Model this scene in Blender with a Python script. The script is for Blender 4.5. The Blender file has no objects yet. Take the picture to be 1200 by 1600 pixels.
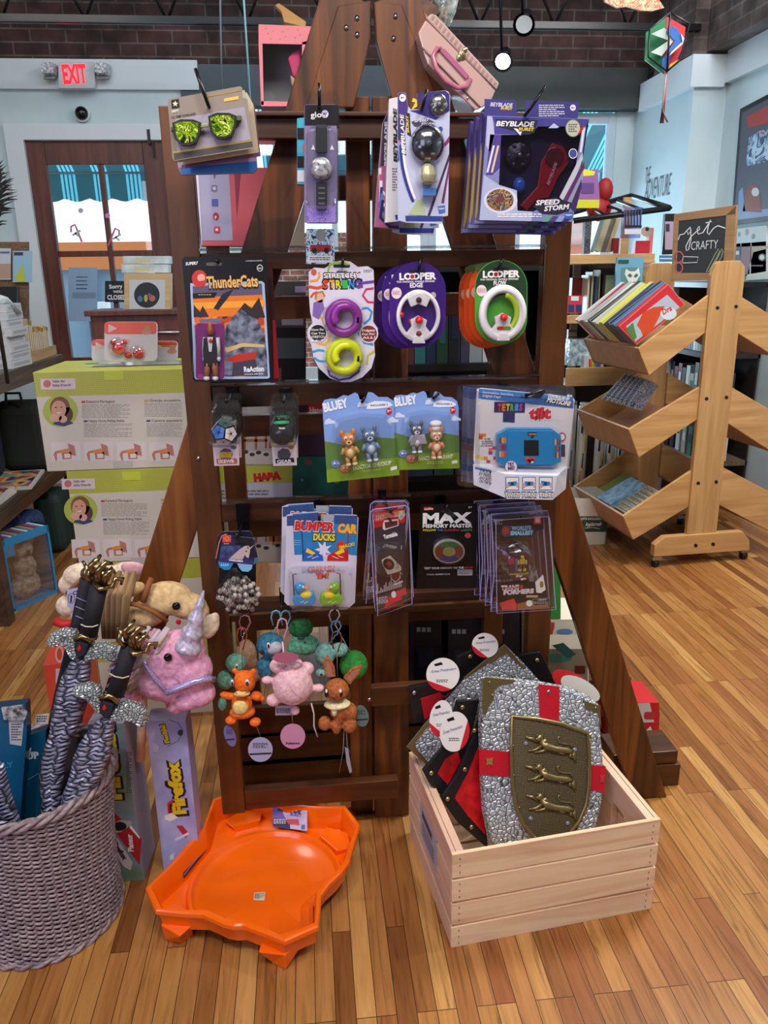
import bpy, bmesh, math, random
from mathutils import Vector, Matrix, Euler
random.seed(7)
R = math.radians
SC = bpy.context.scene
COL = SC.collection

# ------------------------------------------------------------------ camera
EYE = Vector((0, 0, 1.5)); FPX = 1202.0
_ps, _p, _ro = R(5.45), R(17.1), R(0.9)
FWD = Vector((math.sin(_ps)*math.cos(_p), math.cos(_ps)*math.cos(_p), -math.sin(_p)))
_r0 = Vector((math.cos(_ps), -math.sin(_ps), 0)); _u0 = _r0.cross(FWD)
RGT = _r0*math.cos(_ro) - _u0*math.sin(_ro)
UPV = _r0*math.sin(_ro) + _u0*math.cos(_ro)
cam = bpy.data.cameras.new('camera'); cam.sensor_fit = 'VERTICAL'; cam.sensor_height = 36
cam.lens = FPX/1600*36; cam.clip_start = .05; cam.clip_end = 200
camo = bpy.data.objects.new('camera', cam); COL.objects.link(camo)
rm = Matrix((RGT, UPV, -FWD)).transposed().to_4x4()
camo.matrix_world = Matrix.Translation(EYE) @ rm
SC.camera = camo

# ------------------------------------------------------------------ view, world, lights
SC.view_settings.view_transform = 'Standard'; SC.view_settings.look = 'None'
SC.view_settings.gamma = 1.0; SC.view_settings.exposure = 0.0
SC.view_settings.use_curve_mapping = False
w = bpy.data.worlds.new('sky'); SC.world = w; w.use_nodes = True
bg = w.node_tree.nodes['Background']; bg.inputs[0].default_value = (.80, .93, 1.0, 1); bg.inputs[1].default_value = 1.9

def area(name, loc, target, size, size_y, energy, color):
    l = bpy.data.lights.new(name, 'AREA'); l.shape = 'RECTANGLE'; l.size = size; l.size_y = size_y
    l.energy = energy; l.color = color
    o = bpy.data.objects.new(name, l); COL.objects.link(o); o.location = loc
    o.rotation_euler = (Vector(target)-Vector(loc)).to_track_quat('-Z', 'Y').to_euler(); return o
def spot(name, loc, target, energy, color, deg=60, rad=.05, blend=.5):
    l = bpy.data.lights.new(name, 'SPOT'); l.energy = energy; l.color = color
    l.spot_size = R(deg); l.spot_blend = blend; l.shadow_soft_size = rad
    o = bpy.data.objects.new(name, l); COL.objects.link(o); o.location = loc
    o.rotation_euler = (Vector(target)-Vector(loc)).to_track_quat('-Z', 'Y').to_euler(); return o
area('ceiling_light_panel', (0.2, -0.2, 3.5), (0.1, 1.7, .9), 2.0, .8, 62, (1, .93, .86))
area('cool_fill_behind', (-1.8, -1.9, 2.2), (0, 2.5, 1.4), 1.6, 1.6, 34, (.72, .82, 1))  # added cool fill behind the camera; the rear wall has no window
area('violet_light_left', (-1.9, -.3, 1.3), (-.3, 1.6, .5), .9, .5, 9, (.75, .6, 1))  # violet light added at left, source unseen, tints crate and basket
area('ceiling_light_right', (2.0, 2.6, 3.55), (1.7, 3.2, 0), 1.4, .8, 105, (1, .97, .94))
area('ceiling_light_left', (-1.9, 3.1, 3.55), (-1.9, 3.6, 0), 1.2, .8, 34, (1, .94, .88))
area('cool_fill_front_wall', (.6, 4.3, 3.6), (0.3, 6.4, 1.9), 4.0, .6, 34, (.70, .86, 1))  # added cool area light under the ceiling for the front wall, no opening there
area('window_daylight', (1.5, 6.55, 1.35), (2.5, 4.6, 2.0), 1.5, .9, 70, (.78, .93, 1))
spot('track_lamp_tray', (-.75, 0.3, 3.3), (.1, 1.75, .35), 85, (1, .9, .8), 50, .03)
spot('track_lamp_rack', (.9, 0.2, 3.3), (.3, 1.75, 1.1), 60, (1, .92, .86), 55, .03)
spot('track_lamp_floor', (1.9, 1.6, 3.4), (1.35, 2.4, 0), 85, (1, .96, .88), 75, .05)

# ------------------------------------------------------------------ projection helpers (photo frame 1200 x 1600)
def ray(x, y): return FWD + RGT*((x-600)/FPX) - UPV*((y-800)/FPX)
def onY(x, y, Y): d = ray(x, y); return EYE + d*(Y/d.y)
def onZ(x, y, Z=0.0): d = ray(x, y); return EYE + d*((Z-EYE.z)/d.z)
def onX(x, y, X): d = ray(x, y); return EYE + d*(X/d.x)

class Plane:
    """a real upright plane at distance Y through the point seen at (cx, cy)"""
    def __init__(s, cx, cy, Y, yaw=0, pitch=0, roll=0, origin=None):
        O = origin if origin is not None else onY(cx, cy, Y)
        b = Matrix(((1, 0, 0), (0, 0, -1), (0, 1, 0)))           # x right, y up, z to the viewer
        s.R = Matrix.Rotation(R(yaw), 3, 'Z') @ b @ Matrix.Rotation(R(pitch), 3, 'X') @ Matrix.Rotation(R(roll), 3, 'Z')
        s.O = O; s.M = Matrix.Translation(O) @ s.R.to_4x4(); s.I = s.R.transposed()
        s.n = s.R @ Vector((0, 0, 1))
    def l(s, x, y, z=0):
        d = ray(x, y); t = (s.O + s.n*z - EYE).dot(s.n)/d.dot(s.n)
        q = s.I @ (EYE + d*t - s.O); return (q.x, q.y)

# ------------------------------------------------------------------ materials
MC = {}
def lin(h):
    h = h.lstrip('#'); c = [int(h[i:i+2], 16)/255 for i in (0, 2, 4)]
    return tuple((x/12.92 if x <= .04045 else ((x+.055)/1.055)**2.4) for x in c) + (1,)
def base(name):
    m = bpy.data.materials.new(name); m.use_nodes = True
    return m, m.node_tree, m.node_tree.nodes['Principled BSDF']
def m(h, rough=.45, metal=0, emit=0, coat=0):
    k = (h, rough, metal, emit, coat)
    if k in MC: return MC[k]
    mt, nt, b = base('mat_%s_%d_%d' % (h.strip('#'), rough*100, metal*100))
    b.inputs['Base Color'].default_value = lin(h); b.inputs['Roughness'].default_value = rough
    b.inputs['Metallic'].default_value = metal
    if coat: b.inputs['Coat Weight'].default_value = coat
    if emit: b.inputs['Emission Color'].default_value = lin(h); b.inputs['Emission Strength'].default_value = emit
    MC[k] = mt; return mt
def N(nt, t, **kw):
    n = nt.nodes.new(t)
    for k, v in kw.items(): setattr(n, k, v)
    return n
def ramp(nt, stops):
    n = nt.nodes.new('ShaderNodeValToRGB'); e = n.color_ramp.elements
    while len(e) < len(stops): e.new(.5)
    for i, (p, c) in enumerate(stops): e[i].position = p; e[i].color = lin(c)
    return n
def coords(nt, scale=(1, 1, 1), rot=(0, 0, 0), loc=(0, 0, 0), kind='Object'):
    t = N(nt, 'ShaderNodeTexCoord'); mp = N(nt, 'ShaderNodeMapping')
    mp.inputs['Scale'].default_value = scale; mp.inputs['Rotation'].default_value = rot; mp.inputs['Location'].default_value = loc
    nt.links.new(t.outputs[kind], mp.inputs[0]); return mp
def bump(nt, b, src, strength, dist=.01):
    n = N(nt, 'ShaderNodeBump'); n.inputs['Strength'].default_value = strength; n.inputs['Distance'].default_value = dist
    nt.links.new(src, n.inputs['Height']); nt.links.new(n.outputs[0], b.inputs['Normal'])
def wood(name, cols, axis='Z', sc=1.0, rough=.5, coat=0):
    """streaky grain running along one object axis"""
    mt, nt, b = base(name)
    s = {'X': (1.5, 22, 22), 'Y': (22, 1.5, 22), 'Z': (22, 22, 1.5)}[axis]
    mp = coords(nt, tuple(v*sc for v in s))
    no = N(nt, 'ShaderNodeTexNoise'); no.inputs['Scale'].default_value = 1; no.inputs['Detail'].default_value = 5; no.inputs['Distortion'].default_value = 1.2
    nt.links.new(mp.outputs[0], no.inputs[0])
    n = len(cols); r = ramp(nt, [(.3+.4*i/(n-1), c) for i, c in enumerate(cols)])
    nt.links.new(no.outputs[0], r.inputs[0]); nt.links.new(r.outputs[0], b.inputs['Base Color'])
    b.inputs['Roughness'].default_value = rough; b.inputs['Coat Weight'].default_value = coat
    bump(nt, b, no.outputs[0], .15, .004); return mt
def speck(name, c1, c2, scale, rough=.6, metal=0, bs=.3, bd=.003, detail=4, stretch=(1, 1, 1), lo=.35, hi=.65):
    mt, nt, b = base(name); mp = coords(nt, stretch)
    no = N(nt, 'ShaderNodeTexNoise'); no.inputs['Scale'].default_value = scale; no.inputs['Detail'].default_value = detail
    nt.links.new(mp.outputs[0], no.inputs[0]); r = ramp(nt, [(lo, c1), (hi, c2)])
    nt.links.new(no.outputs[0], r.inputs[0]); nt.links.new(r.outputs[0], b.inputs['Base Color'])
    b.inputs['Roughness'].default_value = rough; b.inputs['Metallic'].default_value = metal
    if bs: bump(nt, b, no.outputs[0], bs, bd)
    return mt
def clear(name, tint='ffffff', gloss=.10, rough=.08, gt=(.93, .93, .97, 1)):
    mt = bpy.data.materials.new(name); mt.use_nodes = True; nt = mt.node_tree
    for n in list(nt.nodes): nt.nodes.remove(n)
    o = N(nt, 'ShaderNodeOutputMaterial'); mx = N(nt, 'ShaderNodeMixShader'); t = N(nt, 'ShaderNodeBsdfTransparent')
    g = N(nt, 'ShaderNodeBsdfGlossy'); g.inputs['Roughness'].default_value = rough
    lw = N(nt, 'ShaderNodeLayerWeight'); lw.inputs['Blend'].default_value = .35
    mp = N(nt, 'ShaderNodeMapRange'); mp.inputs['To Min'].default_value = gloss; mp.inputs['To Max'].default_value = .6
    t.inputs[0].default_value = lin(tint); g.inputs[0].default_value = gt
    nt.links.new(lw.outputs['Facing'], mp.inputs[0]); nt.links.new(mp.outputs[0], mx.inputs[0])
    nt.links.new(t.outputs[0], mx.inputs[1]); nt.links.new(g.outputs[0], mx.inputs[2]); nt.links.new(mx.outputs[0], o.inputs[0])
    return mt
def scales(name, c_edge, c_mid, scale, metal=.6, rough=.4, edge=.12, bs=.6, bd=.004, rnd=1.0, stretch=(1, 1, 1)):
    """cells with darker seams, raised in the middle"""
    mt, nt, b = base(name); mp = coords(nt, stretch)
    v = N(nt, 'ShaderNodeTexVoronoi', feature='DISTANCE_TO_EDGE'); v.inputs['Scale'].default_value = scale; v.inputs['Randomness'].default_value = rnd
    nt.links.new(mp.outputs[0], v.inputs['Vector']); r = ramp(nt, [(0, c_edge), (edge, c_mid)])
    nt.links.new(v.outputs['Distance'], r.inputs[0]); nt.links.new(r.outputs[0], b.inputs['Base Color'])
    b.inputs['Roughness'].default_value = rough; b.inputs['Metallic'].default_value = metal
    cl = N(nt, 'ShaderNodeMapRange'); cl.inputs['From Max'].default_value = edge*2; nt.links.new(v.outputs['Distance'], cl.inputs[0])
    bump(nt, b, cl.outputs[0], bs, bd); return mt
def printed(name, cols, scale, rough=.35, dist=2.0):
    """busy printed artwork: hard-edged swirls of ink"""
    mt, nt, b = base(name); mp = coords(nt)
    no = N(nt, 'ShaderNodeTexNoise'); no.inputs['Scale'].default_value = scale; no.inputs['Detail'].default_value = 2; no.inputs['Distortion'].default_value = dist
    nt.links.new(mp.outputs[0], no.inputs[0]); n = len(cols)
    r = ramp(nt, [(.28+.44*i/n, c) for i, c in enumerate(cols)]); r.color_ramp.interpolation = 'CONSTANT' if n > 3 else 'LINEAR'
    nt.links.new(no.outputs[0], r.inputs[0]); nt.links.new(r.outputs[0], b.inputs['Base Color'])
    b.inputs['Roughness'].default_value = rough; return mt

WHITE = m('eceae8', .4); BLACK = m('0c0c0f', .4); INK = m('2a2a30', .5); GREY = m('8a8d92', .5); STEEL = m('b8bac0', .25, 1)
RED = m('c01c24', .4); YEL = m('e8c81e', .4); CLEAR = clear('clear_plastic'); CLEARV = clear('clear_plastic_violet_sheen', 'd8d8f6', .17, .16, (.62, .64, 1, 1))  # CLEARV: violet reflections are put into its gloss colour
BRASS = m('a08448', .3, .9); BLKM = m('101014', .3, .3)

# ------------------------------------------------------------------ mesh building
def rr(x0, y0, x1, y1, r, n=4):
    out = []
    for cx, cy, a in ((x1-r, y0+r, -90), (x1-r, y1-r, 0), (x0+r, y1-r, 90), (x0+r, y0+r, 180)):
        for i in range(n+1):
            t = R(a+90*i/n); out.append((cx+r*math.cos(t), cy+r*math.sin(t)))
    return out
def el(cx, cy, rx, ry, n=24, a0=0, a1=360, rot=0):
    full = abs(a1-a0) >= 360; k = n if full else n+1; out = []
    for i in range(k):
        t = R(a0+(a1-a0)*i/n); x = rx*math.cos(t); y = ry*math.sin(t)
        out.append((cx+x*math.cos(R(rot))-y*math.sin(R(rot)), cy+x*math.sin(R(rot))+y*math.cos(R(rot))))
    return out
def quad(x0, y0, x1, y1): return [(x0, y0), (x1, y0), (x1, y1), (x0, y1)]
TXT = {}
def glyphs(s, bold, shear):
    k = (s, bold, shear)
    if k in TXT: return TXT[k]
    c = bpy.data.curves.new('t', 'FONT'); c.body = s; c.resolution_u = 2; c.offset = bold; c.shear = shear
    o = bpy.data.objects.new('t', c); COL.objects.link(o); dg = bpy.context.evaluated_depsgraph_get(); dg.update()
    me = bpy.data.meshes.new_from_object(o.evaluated_get(dg))
    vs = [(v.co.x, v.co.y) for v in me.vertices]; fs = [tuple(p.vertices) for p in me.polygons]
    bpy.data.objects.remove(o); bpy.data.curves.remove(c); bpy.data.meshes.remove(me)
    xs = [v[0] for v in vs] or [0, 1]
    TXT[k] = (vs, fs, min(xs), max(xs)); return TXT[k]
class MB:
    def __init__(s): s.v = []; s.f = []; s.mi = []; s.sm = []; s.mats = []
    def mat(s, mt):
        if mt not in s.mats: s.mats.append(mt)
        return s.mats.index(mt)
    def add(s, vs, fs, mt, smooth=False, M=None):
        b = len(s.v); s.v += [tuple(M @ Vector(v)) if M else tuple(v) for v in vs]; i = s.mat(mt)
        for f in fs: s.f.append([b+q for q in f]); s.mi.append(i); s.sm.append(smooth)
        return s
    def box(s, c, d, mt, M=None, rot=None):
        x, y, z = (q/2 for q in d)
        vs = [Vector((a*x, b*y, e*z)) for a in (-1, 1) for b in (-1, 1) for e in (-1, 1)]
        if rot: rr_ = Euler([R(q) for q in rot]).to_matrix(); vs = [rr_ @ v for v in vs]
        vs = [v+Vector(c) for v in vs]
        return s.add(vs, [(0, 1, 3, 2), (4, 6, 7, 5), (0, 4, 5, 1), (2, 3, 7, 6), (0, 2, 6, 4), (1, 5, 7, 3)], mt, False, M)
    def prism(s, pts, z0, z1, mt, side=None, M=None, front=True):
        n = len(pts); vs = [(x, y, z0) for x, y in pts]+[(x, y, z1) for x, y in pts]
        s.add(vs, [list(range(n))[::-1], list(range(n, 2*n))], mt, False, M)
        s.add(vs, [(i, (i+1) % n, n+(i+1) % n, n+i) for i in range(n)], side or mt, False, M); return s
    def flat(s, pts, z, mt, M=None):
        return s.add([(x, y, z) for x, y in pts], [list(range(len(pts)))], mt, False, M)
    # the px* calls take outlines in photo coordinates and lay them on a real plane
    def px(s, pl, pts, z0, z1, mt, side=None): return s.prism([pl.l(x, y) for x, y in pts], z0, z1, mt, side)
    def pf(s, pl, pts, z, mt): return s.flat([pl.l(x, y) for x, y in pts], z, mt)
    def pline(s, pl, pts, wpx, z, mt, closed=False):
        P = [Vector(pl.l(x, y)) for x, y in pts]
        k = (Vector(pl.l(pts[0][0]+1, pts[0][1]))-P[0]).length*wpx/2; n = len(P); L = []; Q = []
        for i in range(n):
            a = P[(i-1) % n] if (closed or i > 0) else P[i]; b = P[(i+1) % n] if (closed or i < n-1) else P[i]
            t = (b-a); t = t.normalized() if t.length else Vector((1, 0)); nn = Vector((-t.y, t.x))*k
            L.append(P[i]+nn); Q.append(P[i]-nn)
        vs = [(v.x, v.y, z) for v in L+Q]; m_ = n if closed else n-1
        return s.add(vs, [(i, (i+1) % n, n+(i+1) % n, n+i) for i in range(m_)], mt)
    def pt(s, pl, txt, x0, y0, x1, y1, h, mt, z, bold=.02, shear=0, depth=0):
        vs, fs, a, b_ = glyphs(txt, bold, shear)
        p0 = Vector(pl.l(x0, y0)); p1 = Vector(pl.l(x1, y1)); d = p1-p0; kx = d.length/max(b_-a, 1e-6); d.normalize(); nn = Vector((-d.y, d.x))
        ky = (Vector(pl.l(x0, y0+1))-p0).length*h/.7
        out = [p0+d*((x-a)*kx)+nn*(y*ky) for x, y in vs]
        return s.add([(v.x, v.y, z) for v in out], fs, mt)
    def greek(s, pl, x0, y0, x1, y1, rows, mt, z, fill=.45, slope=0):
        """lines of small print too fine to read"""
        rs = random.Random(int(x0*7+y0*13)); hh = (y1-y0)/rows
        for i in range(rows):
            y = y0+i*hh; x = x0; end = x0+(x1-x0)*(rs.uniform(.6, 1) if i % 3 == 2 else 1)
            while x < end-1:
                w_ = min(rs.uniform(.04, .14)*(x1-x0)+1.2, end-x); dy = slope*(x-x0)
                s.pf(pl, quad(x, y+dy, x+w_, y+hh*fill+dy), z, mt); x += w_+max(1, (x1-x0)*.02)
        return s
    def tube(s, path, r, mt, n=8, cap=True, M=None, smooth=True, flat=1.0, closed=False):
        P = [Vector(p) for p in path]; k = len(P); rs = r if isinstance(r, (list, tuple)) else [r]*k
        vs = []; up = None
        for i in range(k):
            a = P[(i-1) % k] if (closed or i > 0) else P[i]; b = P[(i+1) % k] if (closed or i < k-1) else P[i]
            t = (b-a).normalized()
            if up is None: up = Vector((0, 0, 1)) if abs(t.z) < .9 else Vector((1, 0, 0))
            sx = t.cross(up)
            if sx.length < 1e-4: sx = t.cross(Vector((1, 0, 0)))
            sx.normalize(); up = sx.cross(t).normalized()
            for j in range(n):
                q = 2*math.pi*j/n; vs.append(P[i]+sx*(math.cos(q)*rs[i])+up*(math.sin(q)*rs[i]*flat))
        m_ = k if closed else k-1
        fs = [(i*n+j, i*n+(j+1) % n, ((i+1) % k)*n+(j+1) % n, ((i+1) % k)*n+j) for i in range(m_) for j in range(n)]
        if cap and not closed: fs += [list(range(n))[::-1], [(k-1)*n+j for j in range(n)]]
        return s.add(vs, fs, mt, smooth, M)
    def lathe(s, prof, mt, n=32, M=None, smooth=True, sx=1, sy=1, cap=False):
        k = len(prof); vs = [(r*math.cos(2*math.pi*j/n)*sx, r*math.sin(2*math.pi*j/n)*sy, z) for r, z in prof for j in range(n)]
        fs = [(i*n+j, i*n+(j+1) % n, (i+1)*n+(j+1) % n, (i+1)*n+j) for i in range(k-1) for j in range(n)]
        if cap: fs += [list(range(n))[::-1], [(k-1)*n+j for j in range(n)]]
        return s.add(vs, fs, mt, smooth, M)
    def ball(s, c, r, mt, n=16, M=None, rot=None, half=False):
        rx, ry, rz = (r, r, r) if not isinstance(r, (tuple, list)) else r; k = max(6, n//2); vs = []
        for i in range(k+1):
            a = math.pi*(i/(2*k) if half else i/k)
            for j in range(n):
                q = 2*math.pi*j/n; vs.append(Vector((rx*math.sin(a)*math.cos(q), ry*math.sin(a)*math.sin(q), rz*math.cos(a))))
        if rot: E_ = Euler([R(q) for q in rot]).to_matrix(); vs = [E_ @ v for v in vs]
        vs = [v+Vector(c) for v in vs]
        return s.add(vs, [(i*n+j, i*n+(j+1) % n, (i+1)*n+(j+1) % n, (i+1)*n+j) for i in range(k) for j in range(n)], mt, True, M)
    def dome(s, pl, pts, z0, z1, mt, inset=.12, side=None, smooth=False):
        """a raised shape with sloping sides on a plane (a blister, a boss)"""
        L = [Vector(pl.l(x, y)) for x, y in pts]; c = sum(L, Vector((0, 0)))/len(L); n = len(L)
        vs = [(v.x, v.y, z0) for v in L]+[((v.x-c.x)*(1-inset)+c.x, (v.y-c.y)*(1-inset)+c.y, z1) for v in L]
        s.add(vs, [list(range(n, 2*n))], mt, False); s.add(vs, [(i, (i+1) % n, n+(i+1) % n, n+i) for i in range(n)], side or mt, smooth); return s
    def build(s, name, parent=None, M=None, bevel=0, merge=True, mods=None):
        me = bpy.data.meshes.new(name); me.from_pydata(s.v, [], s.f)
        for mt in s.mats: me.materials.append(mt)
        me.polygons.foreach_set('material_index', s.mi); me.polygons.foreach_set('use_smooth', s.sm); me.update()
        bm = bmesh.new(); bm.from_mesh(me)
        bmesh.ops.remove_doubles(bm, verts=bm.verts, dist=1e-6)
        bmesh.ops.recalc_face_normals(bm, faces=bm.faces); bm.to_mesh(me); bm.free()
        o = bpy.data.objects.new(name, me); COL.objects.link(o)
        if parent: o.parent = parent
        if M is not None: o.matrix_basis = M
        if bevel:
            b = o.modifiers.new('bevel', 'BEVEL'); b.width = bevel; b.segments = 2; b.limit_method = 'ANGLE'
        return o
def nth(i): return ('first', 'second', 'third', 'fourth', 'fifth', 'sixth', 'seventh', 'eighth', 'ninth', 'tenth', 'eleventh', 'twelfth', '13th', '14th', '15th', '16th', '17th', '18th', '19th', '20th')[i]
def tag(o, label=None, cat=None, group=None, kind=None):
    if label: o['label'] = label
    if cat: o['category'] = cat
    if group: o['group'] = group
    if kind: o['kind'] = kind
    return o
def thing(name, label, cat, M=None, group=None):
    o = bpy.data.objects.new(name, None); COL.objects.link(o); o.empty_display_size = .05
    if M is not None: o.matrix_basis = M
    return tag(o, label, cat, group)
def copy_tree(o, label=None, M=None, group=None):
    kids = [c for c in bpy.data.objects if c.parent == o]
    c = o.copy(); COL.objects.link(c)
    if M is not None: c.matrix_basis = M
    if label: c['label'] = label
    if group: c['group'] = group
    for k in kids:
        d = k.copy(); COL.objects.link(d); d.parent = c
        for g in [q for q in bpy.data.objects if q.parent == k]:
            e = g.copy(); COL.objects.link(e); e.parent = d
    return c
def shifted(o, dx, dy, dz, roll=0):
    """matrix of o moved in its own plane axes (right, up, towards the viewer)"""
    return o.matrix_basis @ Matrix.Translation((dx, dy, dz)) @ Matrix.Rotation(R(roll), 4, 'Z')
def struct(o, label=None): o['kind'] = 'structure'; return o
def blob(name, parent, balls, mt, vox=.006, smooth=6, M=None):
    mb = MB()
    for b in balls: mb.ball(b[0], b[1], mt, 14, rot=b[2] if len(b) > 2 else None)
    o = mb.build(name, parent, M)
    r = o.modifiers.new('r', 'REMESH'); r.mode = 'VOXEL'; r.voxel_size = vox; r.use_smooth_shade = True
    q = o.modifiers.new('s', 'SMOOTH'); q.factor = .6; q.iterations = smooth
    return o
# ================================================================== SETTING
def plank_floor():
    mt, nt, b = base('floor_planks')
    mp = coords(nt, (1, 1, 1), (0, 0, R(90)))
    br = N(nt, 'ShaderNodeTexBrick', offset=.37, offset_frequency=3, squash=1.0, squash_frequency=2)
    for k, v in (('Scale', 1), ('Mortar Size', .0009), ('Mortar Smooth', .1), ('Bias', 0), ('Brick Width', .62), ('Row Height', .043)): br.inputs[k].default_value = v
    br.inputs['Color1'].default_value = (0, 0, 0, 1); br.inputs['Color2'].default_value = (1, 1, 1, 1); br.inputs['Mortar'].default_value = (.5, .5, .5, 1)
    nt.links.new(mp.outputs[0], br.inputs[0])
    r = ramp(nt, [(0, '734524'), (.18, 'a06c3a'), (.38, '8f5832'), (.58, 'b4834a'), (.78, 'a36c3e'), (1, 'c6985c')])
    nt.links.new(br.outputs['Color'], r.inputs[0])
    mp2 = coords(nt, (34, 2.2, 10)); no = N(nt, 'ShaderNodeTexNoise'); no.inputs['Scale'].default_value = 1.6; no.inputs['Detail'].default_value = 6; no.inputs['Distortion'].default_value = 1.6
    # shift the grain from board to board
    add = N(nt, 'ShaderNodeVectorMath', operation='ADD'); mul = N(nt, 'ShaderNodeVectorMath', operation='SCALE'); mul.inputs['Scale'].default_value = 13
    nt.links.new(br.outputs['Color'], mul.inputs[0]); nt.links.new(mp2.outputs[0], add.inputs[0]); nt.links.new(mul.outputs[0], add.inputs[1]); nt.links.new(add.outputs[0], no.inputs[0])
    gr = ramp(nt, [(.28, '8c7c6a'), (.45, 'e2dacc'), (.7, 'ffffff')]); nt.links.new(no.outputs[0], gr.inputs[0])
    mx = N(nt, 'ShaderNodeMix', data_type='RGBA', blend_type='MULTIPLY'); mx.inputs[0].default_value = .75
    nt.links.new(r.outputs[0], mx.inputs[6]); nt.links.new(gr.outputs[0], mx.inputs[7])
    m2 = N(nt, 'ShaderNodeMix', data_type='RGBA'); m2.inputs[7].default_value = lin('3a2010')
    nt.links.new(br.outputs['Fac'], m2.inputs[0]); nt.links.new(mx.outputs[2], m2.inputs[6])
    nt.links.new(m2.outputs[2], b.inputs['Base Color']); b.inputs['Roughness'].default_value = .33; b.inputs['Specular IOR Level'].default_value = .35
    bump(nt, b, no.outputs[0], .06, .002); return mt
def brick(name, c1, c2, mo, axis='XZ'):
    mt, nt, b = base(name); rot = (R(90), 0, 0) if axis == 'XZ' else (R(90), 0, R(90))
    t = N(nt, 'ShaderNodeTexCoord'); sp = N(nt, 'ShaderNodeSeparateXYZ'); cb = N(nt, 'ShaderNodeCombineXYZ')
    nt.links.new(t.outputs['Object'], sp.inputs[0]); nt.links.new(sp.outputs[0 if axis == 'XZ' else 1], cb.inputs[0]); nt.links.new(sp.outputs[2], cb.inputs[1])
    br = N(nt, 'ShaderNodeTexBrick'); nt.links.new(cb.outputs[0], br.inputs[0])
    for k, v in (('Scale', 1), ('Mortar Size', .006), ('Mortar Smooth', .3), ('Bias', -.1), ('Brick Width', .235), ('Row Height', .08)): br.inputs[k].default_value = v
    br.inputs['Color1'].default_value = lin(c1); br.inputs['Color2'].default_value = lin(c2); br.inputs['Mortar'].default_value = lin(mo)
    no = N(nt, 'ShaderNodeTexNoise'); no.inputs['Scale'].default_value = 7; no.inputs['Detail'].default_value = 6; nt.links.new(t.outputs['Object'], no.inputs[0])
    g = ramp(nt, [(.35, '6a6260'), (.7, 'ffffff')]); nt.links.new(no.outputs[0], g.inputs[0])
    mx = N(nt, 'ShaderNodeMix', data_type='RGBA', blend_type='MULTIPLY'); mx.inputs[0].default_value = .8
    nt.links.new(br.outputs['Color'], mx.inputs[6]); nt.links.new(g.outputs[0], mx.inputs[7]); nt.links.new(mx.outputs[2], b.inputs['Base Color'])
    b.inputs['Roughness'].default_value = .85; bump(nt, b, br.outputs['Fac'], -.5, .008); return mt
FLOOR = plank_floor()
BRICK = brick('old_brick', '5a3c35', '442e2b', '6e6661'); BRICKS = brick('old_brick_side', '6a5650', '54443f', '746a66', 'YZ')
PAINT = speck('white_wall_paint', 'bccfd5', 'c8d8dc', 3, .7, bs=.05); TRIMP = m('d4dde2', .55)
DARKC = m('17181b', .8); BEAM = speck('painted_steel', '34414a', '3d4a52', 4, .5, bs=.05); BEAMD = speck('painted_steel_dark', '2b2f2e', '353937', 4, .55, bs=.05)
DOORW = wood('door_wood', ['4a241c', '5a2e24', '693a2c'], 'Z', 1, .45)
WINW = m('b9cbd6', .5)

def wallbox(name, x0, x1, y0, y1, z0, z1, mt):
    o = MB().box(((x0+x1)/2, (y0+y1)/2, (z0+z1)/2), (x1-x0, y1-y0, z1-z0), mt).build(name); return struct(o)
wallbox('floor', -4.6, 4.6, -2.6, 6.4, -.1, 0, FLOOR)
wallbox('ceiling', -4.6, 4.6, -2.6, 6.4, 3.9, 4.0, DARKC)
wallbox('wall_left', -4.6, -4.5, -2.6, 6.4, 0, 3.9, PAINT)
wallbox('wall_rear', -4.6, 4.6, -2.6, -2.5, 0, 3.9, m('8d8a88', .8))
# front brick wall above the beams, and the window wall below
wallbox('wall_front_brick', -4.6, 4.6, 6.1, 6.3, 2.88, 3.9, BRICK)
wallbox('trim_1', -.78, 1.25, 5.98, 6.12, 2.64, 2.89, BEAM)
wallbox('trim_2', 1.25, 2.52, 5.97, 6.12, 2.63, 2.89, BEAMD)
# white partition with the door
def front_wall():
    mb = MB()
    def bx(x0, x1, z0, z1, y0=6.0, y1=6.1): mb.box(((x0+x1)/2, (y0+y1)/2, (z0+z1)/2), (x1-x0, y1-y0, z1-z0), PAINT)
    bx(-4.5, -1.86, 0, 2.9); bx(-.93, -.70, 0, 2.9); bx(-1.86, -.93, 2.43, 2.9)
    bx(-.70, 2.5, 0, .75, 6.1, 6.2); bx(-.70, -.45, .75, 2.64, 6.1, 6.2); bx(2.36, 2.5, .75, 2.64, 6.1, 6.2)
    return struct(mb.build('wall_front'))
front_wall()
wallbox('trim_3', -4.5, -.655, 5.965, 6.0, 2.73, 2.91, TRIMP)
def casing():
    mb = MB()
    for x0, x1, z0, z1 in ((-1.98, -1.86, 0, 2.52), (-.93, -.81, 0, 2.52), (-1.8599, -.9301, 2.42, 2.5199)): mb.box(((x0+x1)/2, 5.985, (z0+z1)/2), (x1-x0, .03, z1-z0), TRIMP)
    return struct(mb.build('trim_4'))
casing()
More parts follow.
